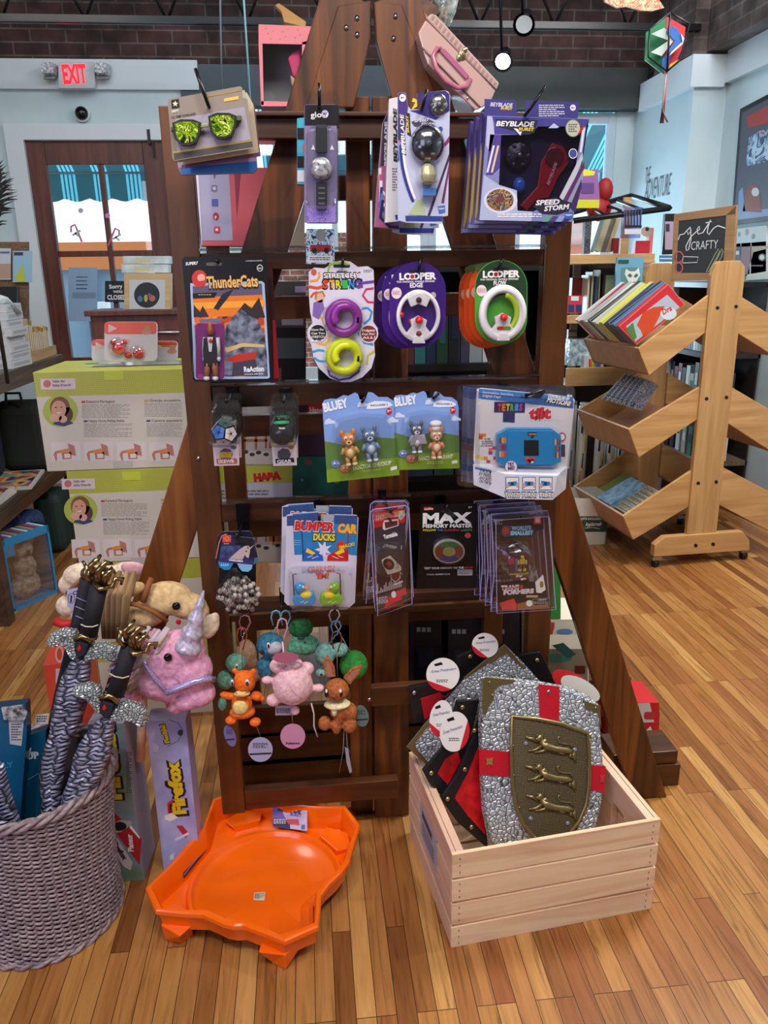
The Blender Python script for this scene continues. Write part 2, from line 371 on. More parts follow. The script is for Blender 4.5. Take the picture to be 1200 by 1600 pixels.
def door():
    mb = MB(); X0, X1 = -1.86, -.93
    for i, (x0, x1, z0, z1) in enumerate(((X0, X0+.12, 0, 2.42), (X1-.15, X1, 0, 2.42), (X0+.12, X1-.15, 2.27, 2.42), (X0+.12, X1-.15, 0, .95), (-1.395, -1.36, .95, 2.27), (X0+.12, X1-.15, 1.66, 1.70))):
        mb.box(((x0+x1)/2, 6.03, (z0+z1)/2), (x1-x0, .05-.002*i, z1-z0), DOORW)
    o = struct(mb.build('door_1', bevel=.004))
    g = MB().box((-1.395, 6.035, 1.62), (.7, .005, 1.35), clear('door_glass', 'f4fbff', .04, .02)).build('pane', o)
    h = MB(); h.tube([(-.99, 5.98, 1.1), (-.99, 5.93, 1.12), (-.99, 5.93, 1.26), (-.99, 5.98, 1.28)], .01, BLKM).build('door_handle', o)
    c = MB(); c.box((-1.02, 5.99, 2.44), (.02, .05, .09), BLKM).box((-1.0, 5.98, 2.36), (.012, .02, .1), BLKM).build('door_closer_hook', o)
    return o
door()
GLASS = clear('window_glass', 'eef8ff', .04, .02)
def window(n, x0, x1, z0, z1, bars):
    mb = MB(); y = 6.13
    for i, (a, b_, c, d) in enumerate([(x0, x0+.06, z0, z1), (x1-.06, x1, z0, z1), (x0+.06, x1-.06, z1-.07, z1), (x0+.06, x1-.06, z0, z0+.07)]+bars):
        mb.box(((a+b_)/2, y, (c+d)/2), (b_-a, .06-.003*i, d-c), WINW)
    o = struct(mb.build('window_%d' % n, bevel=.003)); MB().box(((x0+x1)/2, y+.01, (z0+z1)/2), (x1-x0-.04, .005, z1-z0-.04), GLASS).build('pane', o); return o
window(1, -.45, .95, .75, 2.62, [(.23, .27, .8, 2.6)])
window(2, .95, 2.36, .75, 2.62, [(1.62, 1.66, .8, 2.6), (.95, 2.36, 1.98, 2.04)])
# right: white chase, its frontal return and the long side wall
wallbox('wall_right_chase', 2.5, 2.9, 5.2, 6.4, 0, 2.76, PAINT)
wallbox('wall_right', 2.72, 2.9, -2.5, 5.2, 0, 2.8, PAINT)
wallbox('wall_right_brick', 2.56, 3.0, -2.5, 6.3, 2.8, 3.9, BRICKS)
wallbox('wall_right_pier', 2.47, 2.6, 5.2, 5.75, 2.78, 3.9, BRICKS)
wallbox('trim_5', 2.46, 2.5, 5.2, 5.95, 2.60, 2.78, TRIMP)
wallbox('trim_6', 2.46, 2.68, 5.16, 5.2, 2.60, 2.78, TRIMP)
wallbox('trim_7', 2.68, 2.72, -2.5, 5.16, 2.62, 2.81, TRIMP)

# wall lettering on the chase
def vec_text_wall():
    mb = MB(); M = Matrix.Translation((2.497, 0, 0)) @ Matrix(((0, 0, -1), (-1, 0, 0), (0, 1, 0))).to_4x4()
    for s, a0, a1, h in (('THE', (1008, 287), (1015.5, 285), .11), ('ADVENTURE', (1007, 313), (1047, 304), .14)):
        p, q = onX(*a0, 2.5), onX(*a1, 2.5); vs, fs, a, b = glyphs(s, .0, .12); k = (p.y-q.y)/(b-a)
        mb.add([(-p.y+(x-a)*k, p.z+y*h/.7, 0) for x, y in vs], fs, m('5d6468', .6), M=M)
    o = mb.build('wall_lettering'); return tag(o, 'thin grey hand-drawn words THE ADVENTURE on the white chase wall', 'lettering')
vec_text_wall()

# exit sign
def exit_sign():
    t = thing('exit_sign', 'white box sign with red glowing EXIT above the door', 'exit sign', Matrix.Translation((-1.58, 5.95, 2.78)))
    pl = Plane(119, 117, 5.90)
    t.matrix_basis = pl.M; t['category'] = 'exit sign'
    mb = MB(); mb.px(pl, rr(91, 97, 148, 138, 3), -.06, 0, m('c9ccd0', .5)); mb.build('housing', t, bevel=.003)
    mb = MB(); mb.pt(pl, 'EXIT', 100, 130, 137, 129, 28, m('ff1020', .5, 0, 2.2), .003, .035); mb.build('letters', t)
    for x in (77, 160):
        mb = MB(); mb.dome(pl, rr(x-11, 98, x+11, 119, 5), -.04, .05, speck('lamp_lens', '8c8f94', 'e8eaee', 60, .1, .3, 1, .01), .2); mb.px(pl, quad(x-9, 119, x+9, 123), -.03, 0, GREY); mb.build('emergency_lamp', t)
exit_sign()
def dome_camera():
    pl = Plane(128, 178, 5.96); t = thing('security_camera', 'small round white security camera with a dark dome on the wall above the door', 'security camera', pl.M)
    MB().px(pl, el(128.5, 178.5, 11.5, 12, 28), -.04, .0, m('cfd6da', .4)).build('base_ring', t, bevel=.003)
    c = pl.l(127.5, 177); MB().ball((c[0], c[1], 0), (.044, .044, .04), m('0d1116', .08), 20).build('dome', t)
dome_camera()

# steel joists with zigzag rods
def joist(y, z, x0, x1, ph, step=.46, name='trim_8'):
    mb = MB()
    for zz in (z, z+.46): mb.box(((x0+x1)/2, y-.018, zz), (x1-x0, .02, .035), BLKM); mb.box(((x0+x1)/2, y+.018, zz), (x1-x0, .02, .035), BLKM)
    x = x0+ph; up = 0
    while x < x1-step/2:
        mb.tube([(x, y, z+(.46 if up else 0)), (x+step/2, y, z+(0 if up else .46))], .009, BLKM, 6); x += step/2; up ^= 1
    return struct(mb.build(name))
joist(5.2, 2.93, -4.4, 2.5, .0, .46, 'trim_8'); joist(3.9, 3.05, -4.4, 2.6, .1, .5, 'trim_9')

# outside: pavement, shopfront opposite and striped awnings
def stripes(name, a, b, w_):
    mt, nt, bs = base(name); mp = coords(nt); sp = N(nt, 'ShaderNodeSeparateXYZ'); nt.links.new(mp.outputs[0], sp.inputs[0])
    def mth(op, v=None, src=None):
        n = N(nt, 'ShaderNodeMath', operation=op)
        if v is not None: n.inputs[1].default_value = v
        nt.links.new(src, n.inputs[0]); return n.outputs[0]
    f = mth('FRACT', None, mth('DIVIDE', w_, sp.outputs[0])); g = mth('GREATER_THAN', .52, f)
    f2 = mth('FRACT', None, mth('MULTIPLY', 8.0, f)); g2 = mth('GREATER_THAN', .38, f2); pr = N(nt, 'ShaderNodeMath', operation='MULTIPLY')
    nt.links.new(g, pr.inputs[0]); nt.links.new(g2, pr.inputs[1])
    mx = N(nt, 'ShaderNodeMix', data_type='RGBA'); mx.inputs[6].default_value = lin(a); mx.inputs[7].default_value = lin(b); nt.links.new(pr.outputs[0], mx.inputs[0])
    tr = N(nt, 'ShaderNodeBsdfTranslucent'); ms = N(nt, 'ShaderNodeMixShader'); ms.inputs[0].default_value = .5
    nt.links.new(mx.outputs[2], tr.inputs[0]); nt.links.new(mx.outputs[2], bs.inputs['Base Color'])
    nt.links.new(bs.outputs[0], ms.inputs[1]); nt.links.new(tr.outputs[0], ms.inputs[2]); nt.links.new(ms.outputs[0], nt.nodes['Material Output'].inputs[0]); return mt
AWN = stripes('awning_stripes', '3f6b72', '7fe2f6', .27)
def awning(x0, x1, label):
    mb = MB(); n = 60; tops = []; zt, zm, zb = 2.95, 2.37, 2.17
    for i in range(n+1):
        x = x0+(x1-x0)*i/n; sc_ = .03*abs(math.sin(math.pi*(x-x0)/.2)); tops.append([(x, 6.30, zt+.03), (x, 7.3, zm), (x, 7.31, zb-sc_)])
    vs = [p for t in tops for p in t]
    mb.add(vs, [(i*3+j, i*3+j+3, i*3+j+4, i*3+j+1) for i in range(n) for j in (0, 1)], AWN)
    o = thing('awning', label, 'awning', Matrix.Translation((0, 0, 0)), 'striped awnings outside')
    mb.build('striped_cloth', o); f = MB(); f.tube([(x0, 7.3, zm), (x1, 7.3, zm)], .012, GREY); f.build('front_bar', o)
awning(-2.6, -.4, 'dark green and pale blue striped awning outside the door')
awning(-.3, 3.0, 'dark green and pale blue striped awning outside the shop windows')
struct(MB().box((0, 12, -.2), (30, 11.4, .1), m('bfc2c4', .8)).build('ground_outside'))
def far_shop():
    t = thing('building', 'brick shopfront across the street seen through the door panes', 'building', Matrix.Translation((-3.5, 13, 0)))
    bm_ = brick('street_brick', 'b5654a', 'a05842', 'd8c8bc')
    MB().box((3.4, 0, 1.0), (2.2, .4, 2.3), bm_).build('wall', t); MB().box((-1.5, 0, 1.85), (9, .5, .4), m('d97a3c', .6)).build('orange_fascia', t)
    MB().box((-1.2, .05, .8), (7.4, .3, 1.7), m('7f93a8', .3)).build('shop_window', t)
    for x in (-1.8, .2, 1.6): MB().box((x, -.15, .8), (.12, .2, 1.7), m('3c3a40', .5)).build('mullion', t)
far_shop()
def bollard(x, y):
    o = MB(); o.tube([(0, 0, -.1), (0, 0, 1.25)], .11, m('e9e6e4', .5), 14)
    for i in range(5): o.tube([(0, 0, .05+.24*i), (0, 0, .15+.24*i)], .113, RED, 14)
    return tag(o.build('striped_pole', None, Matrix.Translation((x, y, 0))), 'red and white striped pole outside the lower right door pane', 'pole')
bollard(-2.4, 9.7)
# ================================================================== THE A-FRAME RACK
RW = wood('rack_wood', ['2c1607', '50290f', '703d16', '875020'], 'Z', .8, .4, .2)
RWX = wood('rack_wood_rail', ['301708', '48250c', '5a3011'], 'X', .8, .42, .15)
RWF = wood('rack_frame_paint', ['40200b', '56300f', '683c16'], 'Z', .7, .4, .2)
YF = 1.80
rack = thing('display_rack', 'tall dark-stained wooden A-frame rack with rails hung with toy packs', 'display rack', Matrix.Translation((.17, 1.86, 0)))
OFF = Matrix.Translation((-.17, -1.86, 0))
def rb(mb, a, b, Y0, Y1, mt):   # board given by its front outline in photo coordinates at distance Y0
    pass
def outline(name, pts, Y, th, mt, bevel=.003):
    mb = MB(); P = [onY(x, y, Y) for x, y in pts]; n = len(P)
    vs = [(p.x, Y, max(p.z, 0)) for p in P]+[(p.x, Y+th, max(p.z, 0)) for p in P]
    mb.add(vs, [list(range(n)), list(range(2*n-1, n-1, -1))]+[(i, (i+1) % n, n+(i+1) % n, n+i) for i in range(n)], mt)
    return mb.build(name, rack, OFF, bevel)
# two slanting legs: straight boards meeting under the apex
def board(name, a, b, wd, Y, th, mt, cut0=0, cut1=None):
    a = Vector((a[0], a[1])); b = Vector((b[0], b[1])); t = (b-a).normalized(); nn = Vector((-t.y, t.x))*wd/2
    q = [a+nn, a-nn, b-nn, b+nn]
    if cut1 == 'floor': q[2] = q[2]-t*((q[2].y)/t.y); q[3] = q[3]-t*((q[3].y)/t.y)
    mb = MB(); vs = [(p.x, Y, p.y) for p in q]+[(p.x, Y+th, p.y) for p in q]
    mb.add(vs, [(0, 1, 2, 3), (7, 6, 5, 4)]+[(i, (i+1) % 4, 4+(i+1) % 4, 4+i) for i in range(4)], mt); return mb.build(name, rack, OFF, .003)
p_tr = onY(608, -10, 1.85); p_br = onY(1017, 1240, 1.85)
board('slanting_leg', (p_tr.x+.012, p_tr.z), (p_br.x, .0), .097, 1.85, .038, RW, cut1='floor')
cx_ = .170
board('slanting_leg', (2*cx_-p_tr.x-.02, p_tr.z), (-.70, .0), .097, 1.85, .038, RW, cut1='floor')
outline('apex_board', [(528, 8), (580, 0), (580, 60), (553, 168), (478, 168)], 1.846, .03, RW)
outline('apex_board', [(584, 2), (628, 6), (683, 152), (688, 172), (618, 172), (588, 62)], 1.846, .03, RW)
outline('centre_post', [(540, 150), (578, 150), (583, 1270), (549, 1268)], 1.885, .035, RW)
outline('centre_post', [(582, 150), (636, 150), (639, 1284), (586, 1284)], 1.862, .035, RW)
# the rectangular hanging frame in front
zt = onY(250, 165, YF).z; zb = .10
xl0, xl1 = -.283, -.222; xr0, xr1 = .548, .609
def pbox(name, x0, x1, z0, z1, y0, y1, mt, bevel=.002):
    return MB().box(((x0+x1)/2, (y0+y1)/2, (z0+z1)/2), (x1-x0, y1-y0, z1-z0), mt).build(name, rack, OFF, bevel)
pbox('side_post', xl0, xl1, zb, zt, YF, YF+.04, RWF); pbox('side_post', xr0, xr1, .36, zt, YF, YF+.04, RWF)
def zy(y, x=600): return onY(x, y, YF).z
rails = [(184, 216), (392, 418), (597, 630), (778, 806), (930, 960), (1222, 1250)]
for a, b in rails: pbox('rail', xl1, xr0 if a < 1100 else .20, zy(b), zy(a), YF+.004, YF+.034, RWX)
pbox('rail', .13, xr0-.02, zy(1101), zy(1072), YF-.006, YF+.02, RWX)
pbox('top_ledge', xl1-.002, xr0+.002, zy(183), zy(176), YF-.012, YF+.045, RWX)
for y in (388, 593, 774, 945): pbox('clear_rail_lip', xl1, xr0, zy(y+1), zy(y-3), YF-.014, YF+.006, clear('acrylic_lip', 'd8d8dc', .25, .05) if y == 388 else bpy.data.materials['acrylic_lip'], 0)
# back panels of shaded slats near the base
for y0, y1 in ((1110, 1142), (1150, 1185), (1192, 1222)):
    P0 = onY(345, y0, 2.02); P1 = onY(556, y1, 2.02); pbox('back_slat', P0.x, P1.x+.35, P1.z, P0.z, 2.02, 2.04, RWX)
pbox('back_post', .515, .575, 0, 1.75, 2.16, 2.2, RWF); pbox('back_post', -.25, -.19, 0, 1.75, 2.16, 2.2, RWF)
for z in (1.72, 1.42, 1.1, .8, .5): pbox('back_rail', -.2, .52, z-.03, z+.03, 2.165, 2.195, RWX)
# foot block at the right leg
pbox('foot_block', .93, 1.07, 0, .075, 1.90, 2.02, RWX); pbox('foot_block', .86, 1.06, .078, .12, 1.905, 2.02, RWX)
def screw(x, y, Y):
    p = onY(x, y, Y); MB().tube([(p.x, Y+.002, p.z), (p.x, Y-.003, p.z)], .005, STEEL, 12).build('screw', rack, OFF)
for x, y, Y in ((310, 716, YF), (577, 1093, YF-.006), (558, 28, 1.846), (541, 43, 1.846), (558, 54, 1.846), (618, 25, 1.846), (615, 60, 1.846)): screw(x, y, Y)
# hooks: plate on the rail, prong reaching forward
def hook(x, y, Yt, zt_px=None, tip=(0, 0), plate=(22, 30), bent=0):
    """prong from the rail to (x,y) at distance Yt; tip = px offset of the end"""
    t = thing('display_hook', 'black metal hook', 'hook', Matrix.Translation((0, 0, 0)))
    e = onY(x+tip[0], y+tip[1], Yt); s_ = onY(x, y, Yt)
    P = [Vector((s_.x, YF-.004, s_.z-.012)), Vector((s_.x, Yt+.03, s_.z-.004)), s_, e]
    O = Vector((s_.x, YF, s_.z-.03)); t.location = O
    MB().tube([p-O for p in P], .0032, BLKM, 8).build('prong', t)
    k = .0015; pz = onY(x, y, YF).z
    MB().box((0, -.005, .005), (plate[0]*k, .008, plate[1]*k+.03), BLKM).build('mount_plate', t, bevel=.001)
    return t
# ================================================================== PACKS ON THE RACK
def crop(ox, oy, s):
    def f(*a):
        if len(a) == 2 and not isinstance(a[0], (tuple, list)): return (ox+a[0]/s, oy+a[1]/s)
        return [(ox+x/s, oy+y/s) for x, y in (a[0] if len(a) == 1 else a)]
    return f
def T(mb, pl, f, txt, a, b, h, mt, z, **k):
    p, q = f(*a), f(*b); s = (f(1, 0)[0]-f(0, 0)[0]); mb.pt(pl, txt, p[0], p[1], q[0], q[1], h*s, mt, z, **k)
def mpx(Y, n): return n*Y/FPX*.97
ACR = bpy.data.materials['acrylic_lip']

# ---- sunglasses on cards
f = crop(240, 0, 3)
pl = Plane(325, 190, 1.57, roll=9)
t = thing('sunglasses_card', 'green mirrored sunglasses on a grey and gold card, front of the left top hook', 'sunglasses pack', pl.M, 'sunglasses cards on the left top hook')
mb = MB(); mb.px(pl, f([(66, 478), (72, 464), (405, 404), (415, 410), (418, 470), (440, 465), (466, 690), (460, 696), (96, 754), (88, 742)]), -.0012, 0, m('8c7f74', .45), m('d8cfc0'))
mb.pf(pl, f([(100, 560), (425, 500), (455, 655), (110, 712)]), .0004, m('9d95a5', .4)); mb.pf(pl, f([(95, 722), (462, 664), (466, 688), (96, 750)]), .0004, m('4a4440', .4))
mb.pf(pl, f([(90, 712), (462, 656), (463, 662), (91, 719)]), .0006, m('c9a848', .3, .5)); mb.pf(pl, f([(240, 452), (412, 422), (413, 426), (240, 457)]), .0006, m('c9a848', .3, .5))
mb.pf(pl, f([(82, 470), (118, 464), (122, 504), (86, 510)]), .0008, BLACK)
star = [(102+15*(1 if i % 2 == 0 else .42)*math.sin(i*math.pi/5), 487-15*(1 if i % 2 == 0 else .42)*math.cos(i*math.pi/5)) for i in range(10)]
mb.pf(pl, f(star), .001, m('e6dcae')); T(mb, pl, f, 'ARMY', (86, 530), (120, 524), 12, WHITE, .001); T(mb, pl, f, 'U.S. ARMY SUNGLASSES', (84, 556), (198, 538), 10, m('2d2a28'), .001)
mb.pf(pl, f([(330, 462), (398, 450), (399, 466), (331, 478)]), .0008, m('d8b84c')); mb.build('card', t)
def lens(c, w_, h_):
    return [(c[0]+w_*x, c[1]+h_*y) for x, y in ((-1, -.75), (-.4, -1), (.5, -.98), (1, -.8), (.95, 0), (.7, .75), (.2, 1), (-.4, .95), (-.8, .5))]
mirror = printed('mirror_lens', ['1c2410', '3c5a18', '8fae22', '5a7a1c', 'c9d86a', '2c2a14'], 45, .08)
g = MB(); lz = MB()
for c in ((160, 628), (326, 598)):
    L = f(lens(c, 62, 56)); lz.dome(pl, L, .010, .017, mirror, .12); g.pline(pl, L, 3.2, .0165, m('25261a', .3), True); g.px(pl, f(lens(c, 67, 61)), .006, .0105, m('24231c', .3))
g.px(pl, f([(222, 590), (262, 582), (264, 600), (224, 606)]), .008, .014, m('8f9066', .3)); g.px(pl, f([(84, 600), (100, 596), (102, 616), (86, 620)]), -.0, .012, m('5a5840')); g.px(pl, f([(386, 548), (412, 545), (412, 570), (390, 572)]), -.0, .012, m('5a5840'))
fr = g.build('sunglasses_frame', t, bevel=.001); lz.build('lens', fr)
def simple_card(name, label, cat, Y, pts, face, side, group=None, roll=0, prints=()):
    c = (sum(p[0] for p in pts)/len(pts), sum(p[1] for p in pts)/len(pts)); pl = Plane(c[0], c[1], Y, roll=roll); mb = MB()
    mb.px(pl, pts, -.0012, 0, face, side)
    for q, mt in prints: mb.pf(pl, q, .0005, mt)
    return tag(mb.build(name, None, pl.M), label, cat, group)
GS = 'sunglasses cards on the left top hook'
for i, (dx, dy, fc, sd, ds) in enumerate(((5, 4, 'b9b0a0', 'c0282c', 'second'), (9, 8, 'c8b88a', 'e8e2d6', 'third'), (12, 14, '6d4a6e', '3a2638', 'fourth'))):
    simple_card('sunglasses_card', 'card hanging %s behind the front sunglasses card, only its edges showing' % ds, 'sunglasses pack', 1.585+.022*i, [(x+dx, y+dy) for x, y in f([(66, 478), (410, 410), (440, 465), (466, 690), (96, 750)])], m(fc), m(sd), GS)
pl_ = Plane(340, 250, 1.665, roll=3)
mb = MB(); mb.px(pl_, [(268, 180), (395, 165), (402, 262), (396, 270), (284, 273), (278, 262)], -.012, 0, m('8e7fae', .35), m('4d8fc4')); mb.pf(pl_, [(282, 262), (400, 252), (401, 262), (396, 269), (284, 272)], .0006, m('2f78c8', .35))
mb.pf(pl_, [(277, 252), (345, 247), (400, 240), (401, 252), (279, 262)], .0006, m('b8a2c6')); T(mb, pl_, f, 'The Cl', (150, 775), (232, 762), 16, m('3a2850'), .0008)
tag(mb.build('sunglasses_card', None, pl_.M), 'lilac card with a bright blue lower edge, rearmost on the left top hook', 'sunglasses pack', GS)

# ---- light-up watch
pl = Plane(502, 250, 1.63)
t = thing('watch_pack', 'light-up toy watch in a slim purple pack with black header, second top hook', 'watch pack', pl.M, 'slim packs on the second top hook')
mb = MB(); mb.px(pl, f(rr(706, 490, 858, 1045, 8)), -.001, 0, m('7a7296', .35), m('cfc8e6')); mb.pf(pl, f(quad(708, 492, 862, 588)), .0005, m('15131a', .35))
T(mb, pl, f, 'glow', (736, 552), (822, 548), 26, WHITE, .001, bold=.02); mb.pf(pl, f(el(803, 535, 17, 19)), .0008, m('b9b2e2')); T(mb, pl, f, 'W', (794, 543), (812, 542), 14, BLACK, .0014, bold=.03)
T(mb, pl, f, 'LED LIGHT-UP', (732, 616), (836, 612), 9, m('cfc6e8'), .001); T(mb, pl, f, 'WATCH', (756, 636), (812, 634), 9, m('cfc6e8'), .001)
pat = scales('purple_check', '5b46a0', 'a68be0', 240, 0, .35, .12, .1)
mb.pf(pl, f([(716, 965), (745, 985), (785, 992), (825, 985), (854, 960), (852, 1043), (718, 1043)]), .0008, pat)
for x, y in ((748, 690), (836, 690)): mb.pf(pl, f([(x-10, y+12), (x, y-12), (x+10, y+12)]), .001, WHITE)
mb.build('card', t)
b = MB(); b.px(pl, f(rr(760, 590, 812, 720, 4)), .004, .010, m('17171b', .5)); b.px(pl, f(rr(762, 855, 812, 985, 4)), .004, .010, m('17171b', .5))
for i in range(4): b.pf(pl, f(quad(772, 880+i*24, 802, 888+i*24)), .0104, m('5c5c66'))
st = b.build('strap', t, bevel=.001)
b = MB(); c = pl.l(*f(786, 792)); b.lathe([(.0, .024), (.014, .024), (.019, .018), (.021, .006)], speck('clear_dial', '7b7c84', 'e6e8ee', 140, .1, .3, .4, .001), 24, Matrix.Translation((c[0], c[1], 0)), cap=False); b.build('watch_face', t)
b = MB(); b.dome(pl, f(rr(712, 590, 855, 990, 40)), .0015, .026, CLEAR, .10); b.px(pl, f(rr(700, 424, 868, 1048, 30)), -.0025, -.0018, CLEAR); b.build('blister', t)
copy_tree(t, 'light-up watch pack hanging directly behind the front slim purple pack, edge showing', shifted(t, .004, .001, -.035))
pl2 = Plane(470, 250, 1.72); mb = MB(); mb.px(pl2, [(464, 185), (478, 183), (478, 288), (464, 288)], -.02, 0, m('3fa6c8', .35), m('1b1b22'))
for i, h in enumerate(('17171b', '4fb2dc', '17171b', 'dfe6ea')): mb.pf(pl2, quad(464.5, 200+i*22, 476, 218+i*22), .0006, m(h, .35))
mb.pf(pl2, quad(473, 226, 476, 238), .001, m('e06a30')); tag(mb.build('watch_pack', None, pl2.M), 'turquoise and black slim pack peeking out left of the purple watch pack', 'watch pack', 'slim packs on the second top hook')
pl3 = Plane(500, 383, 1.73); mb = MB(); f3 = crop(280, 340, 3.529)
mb.px(pl3, f3(quad(700, 62, 856, 256)), -.015, 0, printed('blue_white_art', ['1d2a3c', '2d6ba4', 'd8e2ea', '8fb8d8', 'e8ecf0', '38424e'], 55), m('d8dce2'))
mb.pf(pl3, f3(el(780, 96, 28, 34)), .0006, m('8c8f94')); mb.pf(pl3, f3(quad(722, 150, 836, 188)), .0006, m('a02a30')); mb.pf(pl3, f3(quad(712, 210, 844, 248)), .0006, m('e6e8ec'))
for x in (745, 812): mb.pf(pl3, f3(el(x, 182, 14, 16)), .0009, m('16161a'))
mb.greek(pl3, 484, 402, 516, 408, 2, INK, .001); tag(mb.build('toy_pack', None, pl3.M), 'blue, white and red printed pack hanging just below the purple watch pack', 'toy pack')

# ---- narrow spinning-top packs
f = crop(580, 0, 3); fz = crop(580, 130, 6.957)
art = printed('swirl_art', ['3d2f7a', 'cfd6ea', 'd88ab0', 'e8ebf4', '7fa6d6', 'c9cfe6', '4a3c8c'], 16, .3)
def top_toy(mb, c, r, z, mt, hub):
    M = Matrix.Translation((c[0], c[1], z)); mb.lathe([(.001, r*.42), (r*.35, r*.40), (r*.45, r*.28), (r*.85, r*.26), (r, r*.15), (r*.96, 0), (r*.5, -.001)], mt, 18, M)
    for i in range(6):
        a = i*math.pi/3; mb.ball((c[0]+r*.7*math.cos(a), c[1]+r*.7*math.sin(a), z+r*.22), (r*.22, r*.14, r*.16), hub, 8, rot=(0, 0, math.degrees(a)+50))
    mb.ball((c[0], c[1], z+r*.42), r*.24, hub, 10)
SMOKE = clear('smoke_plastic', 'b9b9c2', .08, .12)
pl = Plane(660, 245, 1.62)
t = thing('spinning_top_pack', 'narrow violet and white spinning top pack, front one on the third top hook', 'spinning top pack', pl.M, 'narrow spinning top packs on the third top hook')
mb = MB(); O = [(288, 120), (300, 98), (375, 105), (400, 250), (430, 282), (560, 285), (590, 215), (500, 205), (500, 112), (760, 82), (800, 76), (840, 92), (858, 130), (850, 560), (835, 1440), (780, 1450), (770, 1530), (380, 1515), (290, 1490)]
mb.px(pl, fz(O), -.0012, 0, m('b9bedb', .3), m('e8e8f0'))
mb.pf(pl, fz([(288, 130), (300, 100), (372, 108), (400, 260), (340, 780), (290, 860)]), .0004, m('4a3a80', .3))
mb.pf(pl, fz([(500, 112), (800, 80), (850, 120), (852, 300), (700, 400), (420, 300), (500, 290), (560, 285), (590, 215), (500, 205)]), .0004, m('3c3478', .3))
for i, (h, a, b_, q) in enumerate((('cb6d9c', 300, 0, 18), ('e6a0b8', 330, 20, 14), ('f0eef4', 352, 40, 20), ('7f9fd0', 290, -40, 16), ('2c3c86', 292, -90, 26))):
    pts = [(a+340*(s_/10)**2*.5-b_*.3, 620+(-b_)*.6+s_*72+b_*.4*s_/10) for s_ in range(0, 10)]; mb.pline(pl, fz([(x, min(y, 1440)) for x, y in pts]), q/6, .0006+i*.0001, m(h, .3))
mb.pf(pl, fz([(850, 570), (700, 790), (850, 640)]), .0006, m('7a2c5a')); mb.pf(pl, fz([(848, 760), (610, 1440), (640, 1440), (846, 840)]), .0006, m('3a2c50'))
mb.pf(pl, fz([(846, 860), (760, 1300), (790, 1310), (846, 960)]), .0006, m('6a2c5c')); mb.pf(pl, fz([(400, 1430), (500, 1270), (560, 1270), (600, 1440)]), .0007, m('a8b890'))
mb.pf(pl, fz([(370, 1440), (780, 1445), (770, 1500), (375, 1500)]), .0008, m('2b3a8c')); mb.pf(pl, fz([(720, 1340), (800, 1325), (805, 1405), (735, 1420)]), .0008, m('3f6cb4')); T(mb, pl, fz, 'Hasbro', (732, 1375), (796, 1368), 20, WHITE, .0012)
T(mb, pl, fz, 'BEYBLADE', (376, 785), (352, 325), 52, m('181822'), .0008, bold=.06, shear=.2); T(mb, pl, fz, 'BEYBLADE', (372, 770), (350, 335), 44, WHITE, .0012, bold=.02, shear=.2)
mb.pf(pl, fz([(392, 560), (380, 320), (420, 330), (425, 480), (435, 580)]), .0009, m('191920')); T(mb, pl, fz, 'BURST', (412, 540), (400, 345), 26, YEL, .0013, bold=.03, shear=.2)
mb.pf(pl, fz(el(340, 160, 36, 42)), .0009, WHITE); T(mb, pl, fz, '8+', (322, 172), (358, 170), 24, INK, .0013, bold=.02)
mb.pf(pl, fz([(435, 420), (590, 375), (700, 430), (650, 480), (470, 470)]), .0009, m('3c3648')); T(mb, pl, fz, 'SPEED', (470, 425), (620, 415), 30, m('d8d8e4'), .0013, bold=.03, shear=.2); T(mb, pl, fz, 'STORM', (540, 462), (690, 458), 30, m('d8d8e4'), .0013, bold=.03, shear=.2)
mb.pf(pl, fz([(430, 300), (480, 210), (440, 200), (455, 160), (495, 180), (500, 250)]), .0007, m('d8c030')); mb.pf(pl, fz(el(752, 500, 26, 30)), .0008, m('3a4a8c')); mb.build('card', t)
mb = MB(); top_toy(mb, pl.l(*fz(605, 670)), .031, .004, m('5b5b64', .4, .2), m('9fb4b8', .3, .3)); mb.build('spinning_top', t)
mb = MB(); top_toy(mb, pl.l(*fz(728, 240)), .017, .002, m('4c4b4d', .4, .2), m('8a8a88', .35, .3)); mb.build('spare_disc', t)
mb = MB(); c = pl.l(*fz(600, 1010)); mb.lathe([(.006, -.02), (.012, -.016), (.018, 0), (.015, .012), (.005, .018)], m('b9b48c', .35, .3), 8, Matrix.Translation((c[0], c[1], .014)) @ Matrix.Rotation(R(90), 4, 'X')); mb.px(pl, fz(quad(540, 1140, 690, 1230)), .003, .016, m('4f82c8', .15)); mb.build('driver_tip', t, bevel=.001)
mb = MB(); c = pl.l(*fz(605, 670)); mb.ball((c[0], c[1], .004), (.034, .038, .028), SMOKE, 20, half=True); c2 = pl.l(*fz(728, 240)); mb.ball((c2[0], c2[1], .002), (.018, .021, .012), CLEAR, 16, half=True); mb.dome(pl, fz(rr(490, 880, 720, 1120, 50)), .001, .03, CLEAR, .25); mb.dome(pl, fz(rr(530, 1125, 700, 1260, 20)), .001, .022, CLEAR, .15); mb.build('blister', t)
